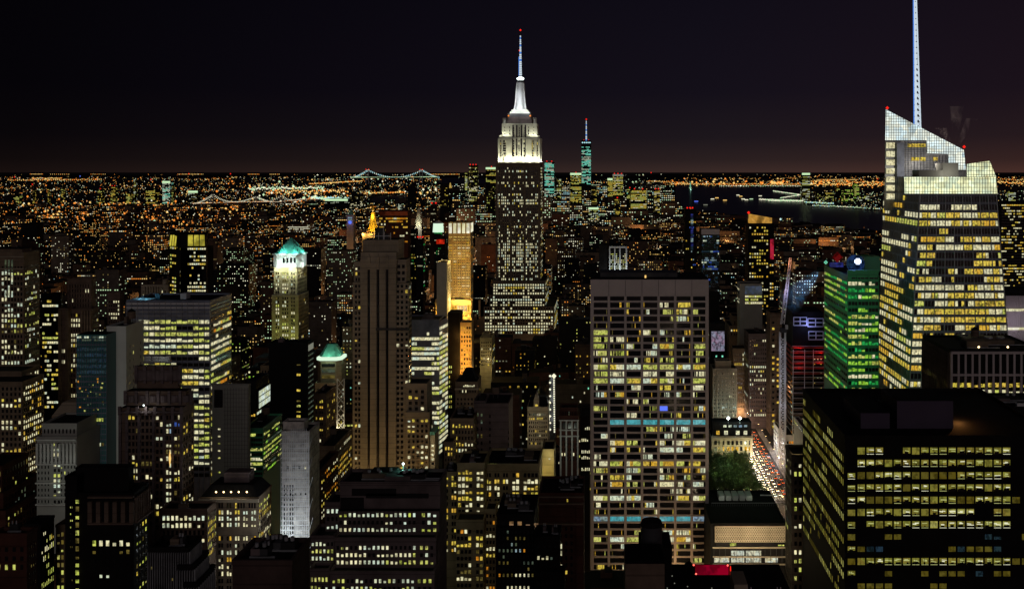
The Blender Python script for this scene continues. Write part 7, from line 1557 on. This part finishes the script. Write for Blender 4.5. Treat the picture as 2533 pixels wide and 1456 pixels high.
# ================================================================== lights of the far city
lt = MB(); lr = random.Random(5)
def dens(x, y):
    # bands of light seen across the plain
    if x < 1090:
        d = .25 + .9 * math.exp(-((y - 470) / 18) ** 2) + .75 * math.exp(-((y - 512) / 26) ** 2)
        if y < 452: d = .9 * math.exp(-((y - 443) / 5) ** 2) + (.3 if y > 433 else .18)
        if x > 560: d *= 1.15 if y > 452 else .9
        if x < 300 and 480 < y < 500: d *= .45
        if y > 600: d *= .5
        if y < 500: d *= .62
        d += .25 if y > 530 else 0
        return d
    if x < 1640: return .5 if y > 470 else .35 if y > 446 and x > 1380 else .12
    if y < 470: return .7 * math.exp(-((y - 453) / 6) ** 2) + .4 * math.exp(-((y - 440) / 6) ** 2) + .06
    return .45 if x > 1985 else .1
for k in range(60000):
    x = lr.uniform(-60, 2600); y = 430.5 + 215 * lr.random() ** 1.35
    if lr.random() > dens(x, y): continue
    if inside(x, y, HARB): continue
    if 915 < x < 1010 and 484 < y < 505: continue
    if 1090 < x < 1240 and 439 < y < 452: continue
    D = GD(y + lr.uniform(-.4, .4)); z = lr.uniform(8, 30); D = D * (H - z) / H
    px1 = D / 1011
    cl = .5 + .5 * sin(x * .031 + 1.3 * sin(y * .11)) * sin(y * .37 + x * .013)   # lights gather in patches
    c3 = .5 + .5 * sin(x * .083 + y * .21) * sin(x * .047 - y * .33)
    if lr.random() > .10 + 1.0 * cl * cl + .5 * c3 ** 3: continue
    hot = (x < 620 and 490 < y < 560) or (x > 1640 and 448 < y < 462) or (560 < x < 900 and 460 < y < 480)
    big = lr.random() < (.10 if hot else .045); r = px1 * (lr.uniform(.65, 1.35) if big and hot else lr.uniform(.55, 1.0) if big else lr.uniform(.24, .5))
    if x < 620: ks = ['sp_o'] * (6 if 505 < y < 575 else 3) + ['sp_y'] * 4 + ['sp_w'] * 2 + ['sp_g', 'dim_o', 'dim_o', 'dim_y', 'dim_y', 'dim_w', 'dim_w']
    elif x < 1090: ks = ['sp_y'] * 4 + ['sp_o'] * 3 + ['sp_w'] * 3 + ['sp_g'] * 2 + ['dim_y', 'dim_w', 'dim_w']
    elif x < 1640: ks = ['sp_y', 'sp_w', 'sp_g', 'dim_y', 'dim_w', 'sp_w', 'sp_g']
    else: ks = (['sp_y'] * 5 + ['sp_o'] * 3 + ['dim_y'] * 2 + ['sp_w']) if y < 470 else ['sp_g', 'sp_w', 'dim_w', 'sp_y', 'sp_g', 'dim_y']
    if y > 545 and not big: ks = ks + ['dim_o', 'dim_y', 'dim_w'] * 3
    lt.oct(TX(x, D), D, z, r, lr.choice(ks), r * .8)
for k in range(260):    # the strongest lamps, made oversized to stand in for their glare
    x, y = (lr.uniform(0, 620), lr.gauss(532, 22)) if k < 130 else (lr.uniform(560, 1080), lr.gauss(478, 14)) if k < 190 else (lr.uniform(1660, 2200), lr.gauss(453, 3)) if k < 230 else (lr.uniform(1100, 1640), lr.gauss(520, 20))
    if y < 440 or inside(x, y, HARB) or (915 < x < 1010 and 484 < y < 505): continue
    D = GD(y); lt.oct(TX(x, D), D, 22, D / 1011 * lr.uniform(.8, 1.35), lr.choice(['sp_o', 'sp_o', 'sp_y'] if x < 620 or x > 1640 else ['sp_y', 'sp_w', 'sp_g']))
# strings of lamps: shore drives, avenues, far coast
def string(x0, y0, x1, y1, n, ks, s_=.6, jit=.6, z=12):
    for k in range(n):
        f = k / max(1, n - 1); x, y = x0 + (x1 - x0) * f, y0 + (y1 - y0) * f + lr.uniform(-jit, jit) * .5; D = GD(y); lt.oct(TX(x, D), D, z, D / 1011 * s_, lr.choice(ks))
OR, GO, WH, GN = ['sp_o'], ['sp_y', 'sp_o', 'sp_y'], ['sp_w', 'sp_g'], ['sp_g', 'sp_c']
for a in ((0, 536, 180, 541, 46, OR, .7, 3), (0, 552, 150, 556, 22, OR, .8, 4), (300, 528, 370, 530, 18, OR, .8, 4), (240, 540, 420, 552, 30, OR, .8, 6), (360, 548, 412, 548, 12, OR, .9, 2), (80, 441, 152, 441, 24, GO, .55, 1.5), (20, 446, 250, 444, 50, GO, .6, 2.5), (75, 430.5, 105, 430.5, 10, GO, .45, .3), (125, 430.8, 170, 430.8, 10, GO, .4, .3), (225, 430.8, 260, 430.8, 8, GO, .4, .3),
          (440, 430.8, 502, 430.8, 18, GO, .45, .2), (614, 431, 640, 431, 8, GO, .5, .2), (668, 431, 690, 431, 6, GO, .5, .2), (1065, 431, 1135, 431, 20, GO, .5, .2), (765, 456, 895, 448, 50, GO, .6, 1.5), (615, 467, 800, 465, 60, WH, .9, 5), (660, 476, 860, 474, 40, GO, .9, 7),
          (720, 509, 830, 506, 46, WH, .9, 1), (770, 492, 862, 494, 60, GN, 1.0, 6), (700, 510, 780, 490, 24, OR + ['sp_w'], .9, 4), (640, 509, 770, 509, 30, OR, .6, 1), (900, 480, 1000, 477, 24, GO, .8, 2),
          (1660, 456, 1985, 457, 90, GO, .6, 2), (1780, 461, 1984, 461, 50, WH, .5, 1.5), (1985, 455, 2190, 459, 90, GO, .7, 6), (1990, 448, 2190, 452, 50, GO, .6, 4), (2020, 445, 2120, 445, 40, GO, .45, 1), (1936, 441, 1968, 441, 14, GO, .4, .6), (1905, 452, 1935, 453, 26, GO, .9, 5), (1600, 448, 1700, 453, 30, GO, .5, 3), (1380, 451, 1500, 452, 20, GO, .5, 1),
          (1912, 474, 1980, 484, 40, WH, .55, .6), (1980, 484, 1930, 492, 26, WH, .55, .6), (1878, 496, 1985, 499, 46, WH, .7, 1.6), (1900, 499, 1980, 501, 30, WH, .6, 1.5), (2010, 511, 2185, 520, 50, GN + WH, .6, 2), (1990, 503, 2060, 506, 20, GN, .8, 2), (2470, 452, 2600, 454, 50, GO, .7, 6), (2470, 445, 2600, 445, 30, GO, .5, 4),
          (1912, 547, 1958, 547, 16, ['sp_c', 'sp_w'], 1.2, 1), (1700, 525, 1760, 545, 20, GN, .8, 4), (1580, 515, 1690, 545, 40, GN + WH, .8, 10), (2090, 590, 2178, 595, 26, WH + ['sp_y'], .7, 8)):
    string(*a)
for a_ in (-1180, -960, -780, -620, -470, -330, -190, 141, 420, 700, 960):
    D = 1100
    while D < 7000:
        if -.62 * D < a_ < .45 * D and not inside(VX + F * a_ / D, EY + F * H / D, HARB):
            lt.oct(a_ + lr.choice((-8, 8)), D, 9, D / 1011 * lr.uniform(.35, .8), lr.choice(['sp_o', 'sp_o', 'sp_y', 'sp_w', 'sp_o'])); 
        D += lr.uniform(14, 34)
for D in range(1180, 6400, 240):
    xx = -.6 * D
    while xx < .44 * D:
        if not inside(VX + F * xx / D, EY + F * H / D, HARB): lt.oct(xx, D + lr.uniform(-4, 4), lr.uniform(9, 24), D / 1011 * lr.uniform(.3, .6), lr.choice(['sp_o', 'sp_o', 'sp_y', 'sp_w', 'dim_o']))
        xx += lr.uniform(12, 60)
for x, y, c_ in ((36, 439, 'sp_r'), (80, 457, 'sp_r'), (373, 445, 'sp_r'), (420, 500, 'sp_r'), (570, 431, 'sp_r'), (467, 431, 'sp_r'), (1610, 428, 'sp_r'), (2170, 444, 'sp_r'), (198, 437, 'sp_b')):
    D = min(GD(y), 20000) if y > 432 else 20000; lt.oct(TX(x, D), D, TZ(y - 2, D) if TZ(y - 2, D) > 5 else 15, D / 1011 * .7, c_)
o = lt.build('city_lights'); tag(o, 'countless orange and white lamps of the far streets and shores', 'lights', kind='stuff')

# beam of the blue searchlight on the green tower, shaped as an added cone of haze
bm = bpy.data.materials.new('beam_air'); bm.use_nodes = True; nb = bm.node_tree; nb.nodes.clear(); MATS['beam_air'] = bm
oo = N(nb, 'ShaderNodeOutputMaterial'); pv = N(nb, 'ShaderNodeVolumePrincipled'); L(nb, pv.outputs[0], oo.inputs['Volume']); pv.inputs['Color'].default_value = (.8, .9, 1, 1); pv.inputs['Density'].default_value = .006
A = (TX(2040, 728), 728, TZ(656, 728)); B_ = (TX(1950, 760), 760, TZ(745, 760)); d = [B_[i] - A[i] for i in range(3)]; l = math.sqrt(sum(q_ * q_ for q_ in d)); d = [q_ / l for q_ in d]
e1 = (d[1], -d[0], 0); q_ = math.hypot(*e1[:2]); e1 = (e1[0] / q_, e1[1] / q_, 0); e2 = (d[1] * e1[2] - d[2] * e1[1], d[2] * e1[0] - d[0] * e1[2], d[0] * e1[1] - d[1] * e1[0])
m = MB(); n = 16
def ringp(c, r): return [tuple(c[i] + r * (cos(2 * pi * k / n) * e1[i] + sin(2 * pi * k / n) * e2[i]) for i in range(3)) for k in range(n)]
R0, R1 = ringp(A, .8), ringp(B_, 11)
for k in range(n): j = (k + 1) % n; m.face([R0[k], R0[j], R1[j], R1[k]], 'beam_air')
m.face(list(reversed(R0)), 'beam_air'); m.face(R1, 'beam_air')
o = m.build('light_beam'); tag(o, 'pale blue beam of light slanting down from the roof of the green tower', 'beam', kind='stuff')
from mathutils import Vector
so2 = lamp(A[0], A[1], A[2], 1400000, (.12, .45, 1), .4, name='searchlight_lamp', kind='SPOT', spot=26); so2.rotation_euler = Vector(d).to_track_quat('-Z', 'Y').to_euler()
